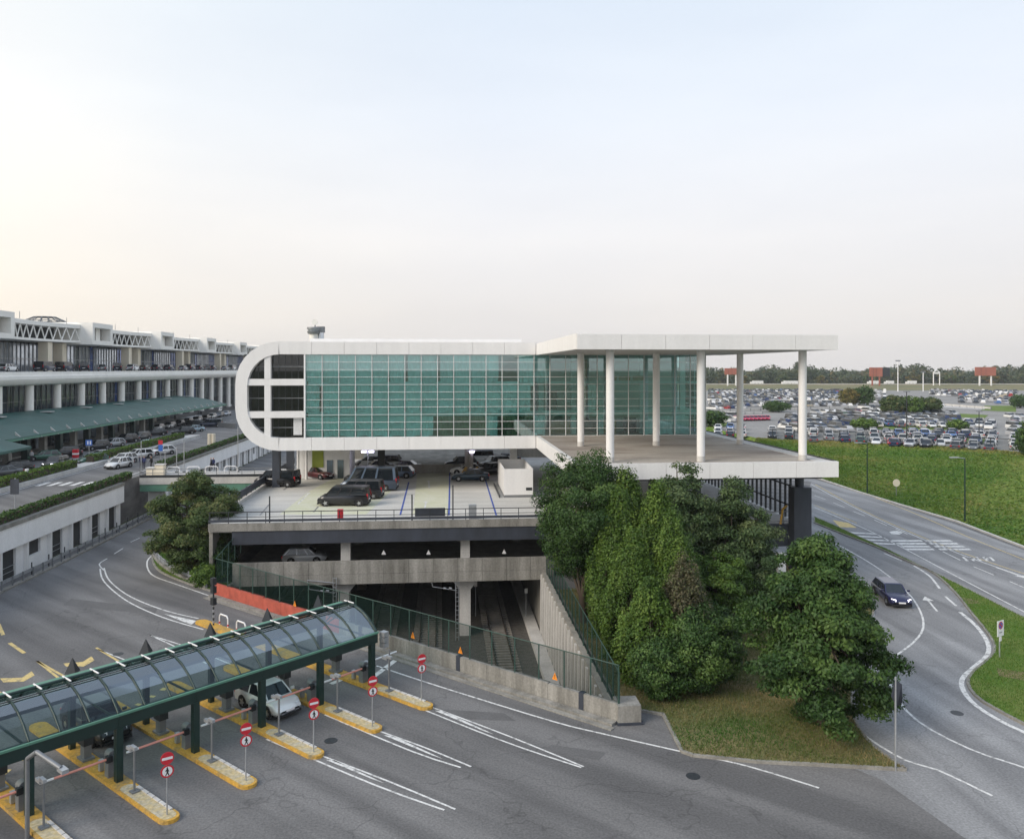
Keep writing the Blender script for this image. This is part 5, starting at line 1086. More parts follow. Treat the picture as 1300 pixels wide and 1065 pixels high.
for i, (px, py, top) in enumerate(((1101, 627, 563), (1225, 663, 582))):
    c = G(px, py); d = FW.dot(Vector(c)); zt = EYE - (top - 468) / 1000 * d
    t = thing('highway_lamp', ('thin dark lamp post at the slope foot nearer the terrace', 'thin lamp post with pale head at the slope foot farther right')[i], 'street lamp', (*c, 0), 0, 'lamp posts along the highway')
    MB().cyl((*c, 0), (*c, zt), 0.10, 0.06).obj('pole', M_DGREEN, t); MB().tube([(*c, zt), (c[0] - 1.0, c[1], zt + 0.15)], 0.05).obj('arm', M_STEEL, t); MB().ob((c[0] - 1.4, c[1], zt + 0.14), (1.1, 0.35, 0.14)).obj('lamp_head', M_STEEL, t)
c = G(1138, 632); o = MB().cyl((c[0], c[1], 2.2), (c[0], c[1] - .04, 2.2), 0.55, n=16, sm=False).obj('round_sign', M_BEIGE); tag(o, 'small round pale sign on the grass slope', 'sign'); MB().cyl((c[0], c[1] + .03, 0.2), (c[0], c[1] + .03, 2.2), 0.05).obj('pole', M_GREY, o)
c = G(1137, 978); t = thing('banner_pole', 'slim pole with furled dark banner beside the slip road', 'pole', (*c, 0)); MB().cyl((*c, 0), (*c, 4.4), 0.045).obj('pole', M_STEEL, t); MB().add([(c[0] - .05, c[1] - .02, 4.3), (c[0] + .25, c[1] - .1, 4.1), (c[0] + .3, c[1] - .05, 3.2), (c[0] + .05, c[1] - .02, 3.0), (c[0] - .2, c[1] + .05, 3.5)], [(0, 1, 2, 3, 4), (4, 3, 2, 1, 0)]).obj('banner', M_NAVY, t)
# arrivals signs
for i, (px, py, w, h, mm, lb) in enumerate(((19, 645, 0.8, 1.5, M_NAVY, 'dark signal board standing by the near arrivals lane'), (113, 590, 0.9, 0.8, M_SBLUE, 'blue road sign with white symbols on the divider hedge'), (204, 590, 0.6, 0.9, M_SBLUE, 'red and blue sign post beside the parked white cars'))):
    c = G(px, py, AZ); t = thing('road_sign', lb, 'sign', (*c, AZ)); MB().cyl((*c, AZ), (*c, AZ + 3.0), 0.05).obj('pole', M_STEEL, t)
    zz = (1.4, 2.8, 2.0)[i]; MB().b(c[0] - w / 2, c[1] - .1, AZ + zz, c[0] + w / 2, c[1] - .05, AZ + zz + h).obj('board', mm, t)
    if i == 1: 
        for s in (-0.2, 0.15): MB().b(c[0] + s, c[1] - .112, AZ + zz + .15, c[0] + s + .16, c[1] - .102, AZ + zz + .65).obj('symbol', M_SWHITE, t)
    if i == 2: MB().b(c[0] - w / 2, c[1] - .1, AZ + zz + h + .05, c[0] + w / 2, c[1] - .05, AZ + zz + h + 0.65).obj('board', M_SRED, t)
bo = G(34, 613, AZ); o = MB().cyl((*bo, AZ), (*bo, AZ + 1.7), 0.22).obj('bollard', M_SWHITE); tag(o, 'pale concrete bollard at the divider hedge', 'bollard')
for i, px in enumerate((266, 271)): bo = G(px, 566, AZ); o = MB().cyl((*bo, AZ), (*bo, AZ + 2.2), 0.35).obj('bollard', M_BEIGE); tag(o, ('pale yellow post at the far divider end, nearer the hedge', 'pale yellow post at the far divider end, nearer the hotel')[i], 'bollard', 'yellow posts at the divider end')
# ================================================================== VEHICLES
KINDS = {  # L, W, H, belt, hood_z, nose_z, cowl_y, roof_front_y, roof_rear_y, tail_y, boot_z, roof_half, wheel_r
    'sedan': (4.6, 1.82, 1.45, 0.92, 0.92, 0.70, 0.95, 0.30, -1.05, -1.75, 0.98, 0.60, 0.33),
    'hatch': (4.1, 1.78, 1.50, 0.95, 0.95, 0.72, 1.05, 0.40, -1.40, -1.90, 0.95, 0.62, 0.32),
    'wagon': (4.7, 1.84, 1.48, 0.94, 0.93, 0.72, 1.00, 0.35, -1.75, -2.20, 0.94, 0.63, 0.34),
    'suv':   (4.6, 1.90, 1.68, 1.05, 1.06, 0.86, 1.05, 0.45, -1.70, -2.12, 1.05, 0.66, 0.37),
    'van':   (5.1, 1.95, 1.95, 1.12, 1.08, 0.86, 1.80, 1.00, -2.40, -2.52, 1.12, 0.84, 0.35),
    'minibus': (6.4, 2.02, 2.65, 1.30, 1.15, 0.92, 2.35, 1.50, -3.02, -3.15, 1.30, 0.84, 0.36)}
def car_parts(kind):
    L, W_, H, belt, hz, nz, cy, rfy, rry, ty, bz, rh, wr = KINDS[kind]; w = W_ / 2; P = {}
    st = [(-L / 2, .84, .40, bz - .16), (-L / 2 + .10, .93, .30, bz - .03), (-L / 2 + .4, .99, .22, bz), (ty, 1, .2, max(bz, belt)), (0, 1, .2, belt + .01), (cy, 1, .2, hz), (cy + (L / 2 - cy) * .55, .985, .2, (hz * .62 + nz * .38)), (L / 2 - .28, .93, .2, nz + .03), (L / 2 - .06, .84, .26, nz - .08), (L / 2, .74, .34, nz - .2)]
    b = MB(); vs = []; K = 10
    for y, f, zb, zt in st:
        ww = w * f; zt2 = max(zt, zb + .1)
        vs += [(ww * .80, y, zb), (ww * .97, y, zb + .14), (ww, y, (zb + zt2) * .5 + .05), (ww * .975, y, zt2 - .13), (ww * .86, y, zt2 - .015), (-ww * .86, y, zt2 - .015), (-ww * .975, y, zt2 - .13), (-ww, y, (zb + zt2) * .5 + .05), (-ww * .97, y, zb + .14), (-ww * .80, y, zb)]
    fs = []
    for i in range(len(st) - 1):
        for k in range(K): a = i * K + k; c = i * K + (k + 1) % K; fs.append((a, c, c + K, a + K))
    fs.append(tuple(range(K))); fs.append(tuple(range((len(st) - 1) * K, len(st) * K))[::-1])
    b.add(vs, fs, 0, True)
    wb, wt = w * .90, w * rh / .72 * .72 if False else w * (rh + .12 if rh < .7 else rh + .06)
    zr = H - .05
    # greenhouse: glass sides with painted pillars and roof
    lo = [(wb, ty, belt - .02), (wb, cy, hz - .02), (-wb, cy, hz - .02), (-wb, ty, belt - .02)]
    hi = [(wt, rry, zr), (wt, rfy, zr), (-wt, rfy, zr), (-wt, rry, zr)]
    g = MB(); g.add(lo + hi, [(0, 1, 5, 4), (1, 2, 6, 5), (2, 3, 7, 6), (3, 0, 4, 7)], 0); P['window'] = (g, M_CGL)
    rf_ = [(wt * 1.0, rry - .03, zr), (wt, rfy + .03, zr), (-wt, rfy + .03, zr), (-wt, rry - .03, zr)]
    ym = (rfy + rry) / 2
    b.add(rf_ + [(wt * .82, rry + .1, H), (wt * .82, rfy - .12, H), (-wt * .82, rfy - .12, H), (-wt * .82, rry + .1, H)], [(0, 1, 5, 4), (1, 2, 6, 5), (2, 3, 7, 6), (3, 0, 4, 7), (4, 5, 6, 7)], 0, False)
    def lerp(p, q, t): return tuple(p[i] + (q[i] - p[i]) * t for i in range(3))
    for s in (1, -1):
        A0, B0 = (s * wb, ty, belt - .02), (s * wb, cy, hz - .02); A1, B1 = (s * wt, rry, zr), (s * wt, rfy, zr)
        for t0, t1 in ((0, .06), (.40, .44), (.74 if kind not in ('van', 'minibus') else .70, .78 if kind not in ('van', 'minibus') else .74), (.955, 1.0)):
            q = [lerp(A0, B0, t0), lerp(A0, B0, t1), lerp(A1, B1, t1), lerp(A1, B1, t0)]; q = [(p[0] + s * .012, p[1], p[2]) for p in q]
            b.add(q, [(0, 1, 2, 3) if s > 0 else (3, 2, 1, 0)], 0)
        # corner pillars seen from the front and rear
        for y0, z0, y1, z1, d in ((cy, hz - .02, rfy, zr, .02), (ty, belt - .02, rry, zr, -.02)):
            b.add([(s * wb, y0 + d, z0), (s * (wb - .09), y0 + d, z0), (s * (wt - .09), y1 + d, z1), (s * wt, y1 + d, z1)], [(0, 1, 2, 3)], 0)
        b.ob((s * (w + .07), cy - .15, belt + .12), (.2, .1, .14), 0, 0)
    P['body'] = (b, M_PAINT)
    fy, ry = L / 2 - (.88 if L < 5.5 else 1.05), -L / 2 + (.86 if L < 5.5 else 1.25)
    P['wheel'] = [(s * (w - .11), y, wr) for s in (1, -1) for y in (fy, ry)]; P['wr'] = wr
    P['wheel_arch'] = MB().cyl((-.1, 0, .03), (.1, 0, .03), wr * 1.17, n=14, sm=False)
    tr_ = MB(); tr_.b(-w * .62, L / 2 - .03, .42, w * .62, L / 2 + .012, nz - .24); tr_.b(-w * .8, L / 2 - .16, .2, w * .8, L / 2 + .0, .34); tr_.b(-w * .8, -L / 2 - .0, .26, w * .8, -L / 2 + .16, .42); P['trim'] = (tr_, M_RUB)
    P['headlight'] = [MB().add([(s * w * .48, L / 2 - .09, nz - .02), (s * w * .80, L / 2 - .24, nz + .02), (s * w * .86, L / 2 - .22, nz - .13), (s * w * .50, L / 2 - .005, nz - .16), (s * w * .5, L / 2 - .25, nz - .05)], [(0, 1, 2, 3), (3, 2, 1, 0), (0, 4, 1), (3, 2, 4)]) for s in (1, -1)]
    P['tail_light'] = [MB().b(min(s * w * .56, s * w * .90), -L / 2 - .012, bz - .34, max(s * w * .56, s * w * .90), -L / 2 + .14, bz - .12) if kind not in ('van', 'minibus') else MB().b(min(s * w * .78, s * w * .93), -L / 2 - .012, bz - .35, max(s * w * .78, s * w * .93), -L / 2 + .12, bz + .15) for s in (1, -1)]
    pl_ = MB(); pl_.b(-.26, L / 2 + .0, .42, .26, L / 2 + .03, .53); pl_.b(-.26, -L / 2 - .02, .62, .26, -L / 2, .73); P['number_plate'] = (pl_, M_SWHITE)
    return P
PROTO = {}
def proto(kind, lit=False):
    k = (kind, lit)
    if k in PROTO: return PROTO[k]
    P = car_parts(kind); t = []
    ms = {'body': P['body'][0].mesh('body', P['body'][1]), 'window': P['window'][0].mesh('window', P['window'][1]), 'trim': P['trim'][0].mesh('trim', M_RUB), 'number_plate': P['number_plate'][0].mesh('number_plate', M_SWHITE)}
    wr = P['wr']; wme = MB().cyl((-.11, 0, 0), (.11, 0, 0), wr, n=18).mesh('wheel', M_RUB)
    rim = MB(); rim.cyl((-.118, 0, 0), (.118, 0, 0), wr * .42, n=12, sm=False)
    for a in range(5):
        c, s = math.cos(a * 1.2566), math.sin(a * 1.2566)
        for x in (-.114, .114): rim.add([(x, -s * .05, c * .05), (x, s * .05, -c * .05), (x, s * .05 + c * wr * .68, -c * .05 + s * wr * .68), (x, -s * .05 + c * wr * .68, c * .05 + s * wr * .68)], [(0, 1, 2, 3), (3, 2, 1, 0)])
    rme = rim.mesh('rim', M_RIM)
    hl = [m.mesh('headlight', M_HLON if lit else M_HL) for m in P['headlight']]; tl_ = [m.mesh('tail_light', M_TL) for m in P['tail_light']]
    PROTO[k] = (ms, wme, rme, P['wheel'], hl, tl_, P['wheel_arch'].mesh('wheel_arch', M_RUB)); return PROTO[k]
def car(kind, label, x, y, z, heading, color, name='parked_car', cat='car', group=None, lit=False, metal=False):
    """heading: degrees anticlockwise from +Y"""
    ms, wme, rme, wh, hl, tl_, ame = proto(kind, lit)
    t = thing(name, label, cat, (x, y, z), R_(heading), group)
    for k, me in ms.items(): o = put(k, me, t, local=True); o.color = (*color, 1)
    for c in wh: wo_ = put('wheel', wme, t, local=True, loc=c); put('rim', rme, wo_, local=True); put('wheel_arch', ame, t, local=True, loc=(c[0] * (abs(c[0]) + .014) / abs(c[0]), c[1], c[2]))
    for me in hl: put('headlight', me, t, local=True)
    for me in tl_: put('tail_light', me, t, local=True)
    return t
BLK, NAVYC, GRY, SIL, WHT, REDC, BLU, DGR, GRN = (.012, .012, .014), (.012, .02, .045), (.10, .105, .11), (.38, .39, .40), (.72, .72, .71), (.35, .02, .025), (.03, .07, .20), (.035, .037, .04), (.05, .14, .10)
car('wagon', 'dark blue estate car with lit headlights on the slip road', *G(1132, 762), 0, 168, (.012, .012, .055), 'estate_car', lit=True)
c = at(3, -2.5, -1.75); car('hatch', 'white car waiting under the toll canopy behind the lowered arm', c[0] + U.x * .4, c[1] + U.y * .4, 0, math.degrees(CW) - 90, WHT)
c = at(5, -9, -1.75); car('suv', 'grey car seen through the glass of the toll canopy', c[0] + 2, c[1] - 2, 0, math.degrees(CW) - 90, DGR)
def dcar(kind, label, px, py, heading, color, **k): x, y = G(px, py, DZ); return car(kind, label, x, y, DZ, heading, color, **k)
dcar('van', 'black passenger van parked nearest the deck railing', 437, 641, 84, BLK, name='parked_van', cat='van')
dcar('van', 'dark van squeezed between the nearest black van and the grey minibus', 456, 632, 84, DGR, name='parked_van', cat='van')
dcar('minibus', 'grey blue high roof minibus parked beside the black vans', 469, 622, 84, (.10, .14, .20), name='parked_minibus', cat='minibus')
dcar('van', 'black van parked alone by the ramp on the left of the deck', 352, 617, 76, BLK, name='parked_van', cat='van')
dcar('sedan', 'dark car with red bonnet turning near the entrance lobby', 402, 607, -125, (.10, .012, .016))
dcar('sedan', 'dark sedan just behind the grey minibus', 462, 611, 84, DGR); dcar('hatch', 'black hatchback parked two behind the grey minibus', 470, 606, 84, BLK)
dcar('wagon', 'blue grey estate car at the end of the middle row', 503, 606, 80, (.13, .18, .27))
dcar('sedan', 'black sedan with red tail lamps behind the blue grey estate', 513, 598, 78, BLK); dcar('sedan', 'black sedan deep under the hotel left of the lamp post', 478, 598, 100, BLK)
dcar('suv', 'black off roader deep under the hotel in the middle row', 490, 592, 82, BLK); dcar('hatch', 'dark grey hatchback deep under the hotel beside the off roader', 470, 592, 82, DGR); dcar('suv', 'black off roader at the very back of the middle row', 497, 585, 82, BLK)
dcar('wagon', 'dark car standing beside the wall far under the hotel', 420, 583, 100, BLK); dcar('sedan', 'dark sedan far under the hotel behind the second row', 525, 582, 95, DGR)
dcar('sedan', 'dark blue sedan parked in front of the white striped car', 597, 610, 88, (.012, .035, .06))
dcar('sedan', 'white car with dark windows behind the yellow striped boards', 594, 602, 88, WHT)
dcar('suv', 'black off roader behind the white car on the right of the deck', 585, 594, 95, BLK); dcar('wagon', 'black estate car parked facing the white container', 622, 602, 125, BLK); dcar('suv', 'dark off roader parked behind the white container', 628, 594, 120, DGR); dcar('van', 'black van at the back of the right hand row', 604, 588, 92, BLK, name='parked_van', cat='van'); dcar('sedan', 'black sedan at the far right end under the hotel', 640, 588, 95, BLK)
x, y, _ = AY(388, 708, 77); car('hatch', 'pale silver car on the dark lower parking level', x, 76.5, 0.46, -86, (.5, .52, .55))
for i, px in enumerate((586, 592, 600)):
    c = G(px, 606.5, DZ); o = MB().add([(c[0] - .4, c[1] - 1.2, DZ + .3), (c[0] - .1, c[1] - 1.2, DZ + .3), (c[0] + .7, c[1] - 1.2, DZ + 1.5), (c[0] + .4, c[1] - 1.2, DZ + 1.5), (c[0] - .4, c[1] - 1.15, DZ), (c[0] - .1, c[1] - 1.15, DZ), (c[0] + .7, c[1] - 1.15, DZ + 1.5), (c[0] + .4, c[1] - 1.15, DZ + 1.5)], [(0, 1, 2, 3), (7, 6, 5, 4), (0, 3, 7, 4), (1, 5, 6, 2), (0, 4, 5, 1), (3, 2, 6, 7)]).obj('striped_board', M_YKERB if i != 1 else M_SWHITE)
    tag(o, ('left leaning yellow board in front of the white car', 'leaning white board between the two yellow boards', 'right leaning yellow board in front of the white car')[i], 'board')
for i, px in enumerate((464, 470)):
    c = G(px, 607, DZ); t = thing('a_board', ('left white folding board at the lamp foot', 'right white folding board at the lamp foot')[i], 'board', (*c, DZ)); MB().add([(c[0] - .3, c[1] - .3, DZ), (c[0] + .3, c[1] - .3, DZ), (c[0] + .3, c[1], DZ + 1), (c[0] - .3, c[1], DZ + 1)], [(0, 1, 2, 3), (3, 2, 1, 0)]).obj('panel', M_SWHITE, t); MB().add([(c[0] - .3, c[1] + .3, DZ), (c[0] + .3, c[1] + .3, DZ), (c[0] + .3, c[1] + .01, DZ + 1), (c[0] - .3, c[1] + .01, DZ + 1)], [(0, 1, 2, 3), (3, 2, 1, 0)]).obj('panel', M_SWHITE, t)
# arrivals cars
def acar(kind, label, px, py, heading, color, **k): x, y = G(px, py, AZ); return car(kind, label, x, y, AZ, heading, color, **k)
acar('suv', 'black off roader with lit headlights on the arrivals road', 71, 594, 176, BLK, lit=True)
acar('wagon', 'green hatchback parked behind the lit off roader', 56, 584, 120, GRN); acar('wagon', 'dark estate car at the left end of the kerb row', 17, 599, 125, DGR); acar('sedan', 'grey car cut off by the left picture edge on the arrivals road', 3, 605, 125, GRY)
acar('suv', 'dark van like car beside the red barrier under the canopy', 84, 580, 110, BLK); acar('suv', 'dark grey off roader halfway along the kerb row', 122, 571, 150, DGR); acar('hatch', 'silver hatchback in the middle of the kerb row', 144, 567, 150, SIL); acar('suv', 'dark car behind the silver hatchback in the kerb row', 160, 562, 150, BLK); acar('suv', 'black off roader facing the camera in the kerb row', 178, 559, 165, DGR); acar('wagon', 'dark people carrier at the far end of the kerb row', 196, 553, 130, BLK)
acar('hatch', 'white off roader on the near arrivals lane by the crossing', 151, 594, 160, WHT); acar('hatch', 'white car behind the white off roader on the near lane', 158, 588, 160, WHT); acar('wagon', 'white car parked behind the small group of people', 175, 582, 130, WHT); acar('hatch', 'white patrol car beside the red and blue sign', 206, 577, 130, WHT)
acar('sedan', 'pale green car passing behind the hedge', 190, 568, -20, (.25, .42, .36)); acar('hatch', 'teal car low behind the divider hedge', 118, 588, 140, GRN); acar('sedan', 'silver car half hidden by the divider hedge', 127, 583, 140, SIL)
for i in range(9):
    col = (WHT, WHT, DGR, WHT, SIL, BLK, WHT, BLK, SIL)[i]
    car(('hatch', 'wagon', 'sedan')[i % 3], '%s car, %s from the near end of the taxi rank' % ({WHT: 'white', DGR: 'dark grey', SIL: 'silver', BLK: 'black'}[col], ('first', 'second', 'third', 'fourth', 'fifth', 'sixth', 'seventh', 'eighth', 'ninth')[i]), -63.6 + .1 * (i % 3), 184 + i * 7.0, AZ, 178, col, group='taxi rank along the canopy')
acar('sedan', 'white taxi driving along the far arrivals lane', 277, 523, 0, WHT); acar('sedan', 'white taxi at the far end of the arrivals road', 290, 517, 0, WHT)
acar('wagon', 'dark car behind the low wall in the far arrivals lanes', 233, 551, 120, BLK); acar('sedan', 'pale blue car in the far arrivals lanes', 246, 548, 120, (.3, .4, .45)); acar('van', 'dark blue van near the hotel on the far ramp', 268, 542, 95, NAVYC, name='parked_van', cat='van')
# cars on the upper terminal road, only roofs show over the edge
ORD20 = 'first second third fourth fifth sixth seventh eighth ninth tenth eleventh twelfth thirteenth fourteenth fifteenth sixteenth seventeenth eighteenth nineteenth twentieth'.split()
for i in range(20):
    y = 122 + i * 9.1 + rng.uniform(-2, 2); k = rng.choice(('van', 'hatch', 'suv', 'wagon')); cn, col = rng.choice((('white', WHT), ('dark', DGR), ('silver', SIL), ('white', WHT), ('dark blue', NAVYC)))
    car(k, '%s %s on the upper terminal road, %s from the left' % (cn, {'van': 'van', 'hatch': 'small car', 'suv': 'off roader', 'wagon': 'estate car'}[k], ORD20[i]), -75.6 - rng.uniform(0, 1.5), y, 18.35, rng.choice((0, 0, 20)), col, group='cars on the upper terminal road', cat='van' if k == 'van' else 'car', name='parked_van' if k == 'van' else 'parked_car')
# ------------------------------------------------------------------ the far car park
SIMPLE = {}
def simple_car(kind):
    if kind in SIMPLE: return SIMPLE[kind]
    P = car_parts(kind); m = MB()
    def merge(mb, slot): k = len(m.v); m.v += mb.v; m.f += [tuple(i + k for i in f) for f in mb.f]; m.m += [slot] * len(mb.f); m.sm += mb.sm
    merge(P['body'][0], 0); merge(P['window'][0], 1)
    for c in P['wheel']: m.cyl((c[0] - .1, c[1], c[2]), (c[0] + .12, c[1], c[2]), P['wr'], n=8, m=2)
    for q in P['headlight']: merge(q, 3)
    for q in P['tail_light']: merge(q, 4)
    SIMPLE[kind] = m; SIMPLE[kind + '_me'] = m.mesh('car_' + kind, [M_PAINT, M_CGL, M_RUB, M_HL, M_TL]); return m
for k in KINDS: simple_car(k)
PAL = [('white', (.70, .70, .69), 34), ('silver', (.40, .41, .43), 28), ('grey', (.13, .135, .14), 16), ('black', (.014, .014, .016), 17), ('dark blue', (.015, .03, .09), 10), ('blue', (.05, .12, .30), 5), ('red', (.30, .02, .025), 4), ('beige', (.36, .32, .24), 2), ('green', (.03, .09, .06), 1)]
PW = [p[2] for p in PAL]
WORD = ['first', 'second', 'third', 'fourth', 'fifth', 'sixth', 'seventh', 'eighth', 'ninth', 'tenth', 'eleventh', 'twelfth', 'thirteenth', 'fourteenth', 'fifteenth', 'sixteenth', 'seventeenth', 'eighteenth', 'nineteenth', 'twentieth']
def word(n): return WORD[n] if n < 20 else 'number %d' % (n + 1)
# rows of the car park: near ones are cars one by one
WORD = WORD
counts = {}; nlot = 0
def lot_col(r): return r.choices(PAL, PW)[0]
lr = random.Random(11)
def row_positions(p0, p1, sp, fill, r):
    a, b = Vector(G(*p0, LZ)), Vector(G(*p1, LZ)); d = b - a; n = int(d.length / sp)
    for i in range(n):
        if r.random() < fill: yield a + d * ((i + .5) / max(n, 1)), math.degrees(math.atan2(d.y, d.x))
def yd(d): return 468 + (EYE - LZ) * 1000 / d
NTH = ['nearest', 'second', 'third', 'fourth', 'fifth', 'sixth', 'seventh', 'eighth']
ROWS = []
for k, d in enumerate((153.5, 158.5, 167.5, 172.5, 181, 186)):
    y = yd(d); ROWS.append(((1084 if k else 1128, y - 3.2 * (1 - k / 7)), (1268, y + 3.6 * (1 - k / 9)), 84, 2.65, .96, 'the %s row behind the slope fence' % NTH[k]))
for k, d in enumerate((167, 172, 181, 186)): y = yd(d); ROWS.append(((1022, y), (1082, y + .8), 84, 2.65, .93, 'the %s row between column and lamp post' % NTH[k]))
for k, d in enumerate((176, 184, 192)): y = yd(d); ROWS.append(((970, y), (1012, y + .5), 80, 2.7, .9, 'the %s row left of the terrace column' % NTH[k]))
for k, d in enumerate((154, 159, 168, 173)): y = yd(d); ROWS.append(((1274, y + 1), (1303, y + 1.5), 70, 2.7, .95, 'the %s row at the right edge' % NTH[k]))
for k, d in enumerate((178, 187, 200)): y = yd(d); ROWS.append(((904, y), (950, y - 1), 60, 2.8, .85, 'the %s row above the terrace edge' % NTH[k]))
for k, d in enumerate((208, 213)): y = yd(d); ROWS.append(((1082, y - .5), (1216, y + .3), 86, 2.65, .96, 'the %s row beyond the grass strip' % NTH[k]))
MIDROWS = []
for d in (222, 227, 236, 241, 250, 255, 264): y = yd(d); MIDROWS.append(((1050 if d > 230 else 1084, y), (1214, y + .2)))
for d in (195, 204, 209, 218, 223, 232, 237, 246, 251): y = yd(d); MIDROWS.append(((990 if d < 230 else 1000, y), (1082, y)))
for d in (206, 211, 219, 224): y = yd(d); MIDROWS.append(((1222, y - .6), (1266, y + 1.4)))
for d in (184, 190, 199, 205, 214, 220, 230, 240, 252): y = yd(d); MIDROWS.append(((1276, y + .5), (1302, y + 1)))
for d in (231, 238, 246): y = yd(d); MIDROWS.append(((908, y + 2), (932, y - 1)))
far_rows = MIDROWS + [((900, y), (1082, y + .6)) for y in (496.5, 497.5, 498.5, 499.6, 500.8, 502, 503.3, 504.6, 506, 507.5, 509, 512, 514, 516)] + [((1103, y), (1126, y + .3)) for y in (497, 499, 501, 503, 505, 508, 511)] + [((1180, y), (1292, y + 1.2)) for y in (496.5, 498, 499.5, 501, 502.7)] + [((1216, y), (1290, y + 1.5)) for y in (505, 507, 509, 511.5)] + [((1082, 524), (1130, 524)), ((1020, 525.5), (1082, 525)), ((900, 520), (945, 519)), ((1082, 519), (1122, 519))]
CAP = 196
for p0, p1, rel, sp, fill, words in ROWS:
    nr = 0
    for p, ang in row_positions(p0, p1, sp, fill, lr):
        if nlot >= CAP: break
        kind = lr.choice(('hatch', 'hatch', 'sedan', 'wagon', 'suv', 'suv')); cn, cc, _ = lot_col(lr); v = lr.uniform(.85, 1.15)
        o = put('parked_car', SIMPLE[kind + '_me'], None, loc=(p.x, p.y, LZ + .04), rz=R_(ang + rel - 90 + (180 if lr.random() < .4 else 0) + lr.uniform(-3, 3))); o.color = (*(min(1, q * v) for q in cc), 1)
        kn = {'hatch': 'hatchback', 'sedan': 'sedan', 'wagon': 'estate', 'suv': 'crossover'}[kind]
        tag(o, '%s %s, %s from the left in %s' % (cn, kn, word(nr), words), 'car', 'cars in the far car park'); nlot += 1; nr += 1
for i in range(9):
    p = Vector(G(934 + i * 5.0, 534.3 - i * .12, LZ)); o = put('parked_car', SIMPLE['hatch_me'], None, loc=(p.x, p.y, LZ + .04), rz=R_(158)); o.color = (.48, .012, .06, 1); tag(o, 'bright red hatchback, %s from the left in the row of red cars' % word(i), 'car', 'row of red cars in the far car park')
# everything beyond: too many to count
SLOT = {}
mm_ = [M_CGL, M_RUB]
for cn, cc, _ in PAL: SLOT[cn] = len(mm_); mm_.append(mat('far_paint_' + cn.replace(' ', '_'), cc, 0.35, var=0.03))
def lowcar(kind):
    L, W_, H, belt, hz, nz, cy, rfy, rry, ty, bz, rh, wr = KINDS[kind]; w = W_ / 2
    v = [(-w, -L / 2, .25), (w, -L / 2, .25), (w, L / 2, .25), (-w, L / 2, .25), (-w, -L / 2, bz - .1), (w, -L / 2, bz - .1), (w, L / 2, nz), (-w, L / 2, nz), (-w, cy, hz), (w, cy, hz), (-w * .9, ty, bz), (w * .9, ty, bz), (-w * .75, rfy, H), (w * .75, rfy, H), (-w * .75, rry, H), (w * .75, rry, H)]
    f = [((0, 1, 5, 4), 1), ((1, 2, 6, 9, 11, 5), 1), ((2, 3, 7, 6), 1), ((3, 0, 4, 10, 8, 7), 1), ((7, 8, 9, 6), 1), ((4, 5, 11, 10), 1), ((8, 12, 13, 9), 0), ((12, 14, 15, 13), 1), ((14, 10, 11, 15), 1), ((10, 14, 12, 8), 0), ((9, 13, 15, 11), 0)]
    return np.array(v), f
LOW = {k: lowcar(k) for k in ('hatch', 'sedan', 'wagon', 'suv', 'van')}
st_ = MB(); nfar = 0
for p0, p1 in far_rows:
    for p, ang in row_positions(p0, p1, 2.7, .93, lr):
        v, f = LOW[lr.choice(('hatch', 'hatch', 'sedan', 'wagon', 'suv', 'suv', 'van'))]; a = R_(ang + lr.choice((0, 180)) + lr.uniform(-12, 12) + 15); ca, sa = math.cos(a), math.sin(a); slot = SLOT[lot_col(lr)[0]]; base = len(st_.v)
        st_.v += [(p.x + q[0] * ca - q[1] * sa, p.y + q[0] * sa + q[1] * ca, LZ + .04 + q[2]) for q in v]
        for ff, kk in f: st_.f.append(tuple(i + base for i in ff)); st_.m.append(slot if kk else 0); st_.sm.append(False)
        nfar += 1
so = st_.obj('distant_parked_cars', mm_); tag(so, 'packed mass of tiny parked cars far across the car park', 'cars', kind='stuff')
# lot furniture
fence('mesh_fence', 'dark wire fence along the top of the grass slope', [tuple(c) for c in crest[3:8]], [3.55] * 5, 2.3, 4.2, M_FMESH2, M_DARK, 0.06)
for i, (p0, p1, h, lb) in enumerate((((900, 523), (978, 521), .9, 'long low white wall across the car park, left part'), ((978, 521), (1122, 517), .9, 'long low white wall across the car park, right part'), ((1112, 537), (1208, 538), .8, 'white guard rail in front of the grass strip'), ((1200, 515.5), (1258, 520), 1.0, 'pale railing beside the bare lane'), ((900, 527), (968, 525.5), .7, 'second low white wall at the left of the car park'))):
    a, b = Vector(G(*p0, LZ)), Vector(G(*p1, LZ)); t = thing('low_wall' if i != 2 else 'guard_rail', lb, 'wall' if i != 2 else 'guard rail', (*a, LZ)); n = 6
    for k in range(n): MB().wall([tuple(a.lerp(b, k / n + .002)), tuple(a.lerp(b, (k + 1) / n - .002))], LZ + (.25 if i > 1 else .02), LZ + h, .25).obj('panel', M_CONCL if i != 2 else M_STEEL, t)
    for k in range(n + 1): p = a.lerp(b, k / n); MB().b(p.x - .12, p.y - .2, LZ, p.x + .12, p.y + .2, LZ + h + .1).obj('post', M_GREY, t)
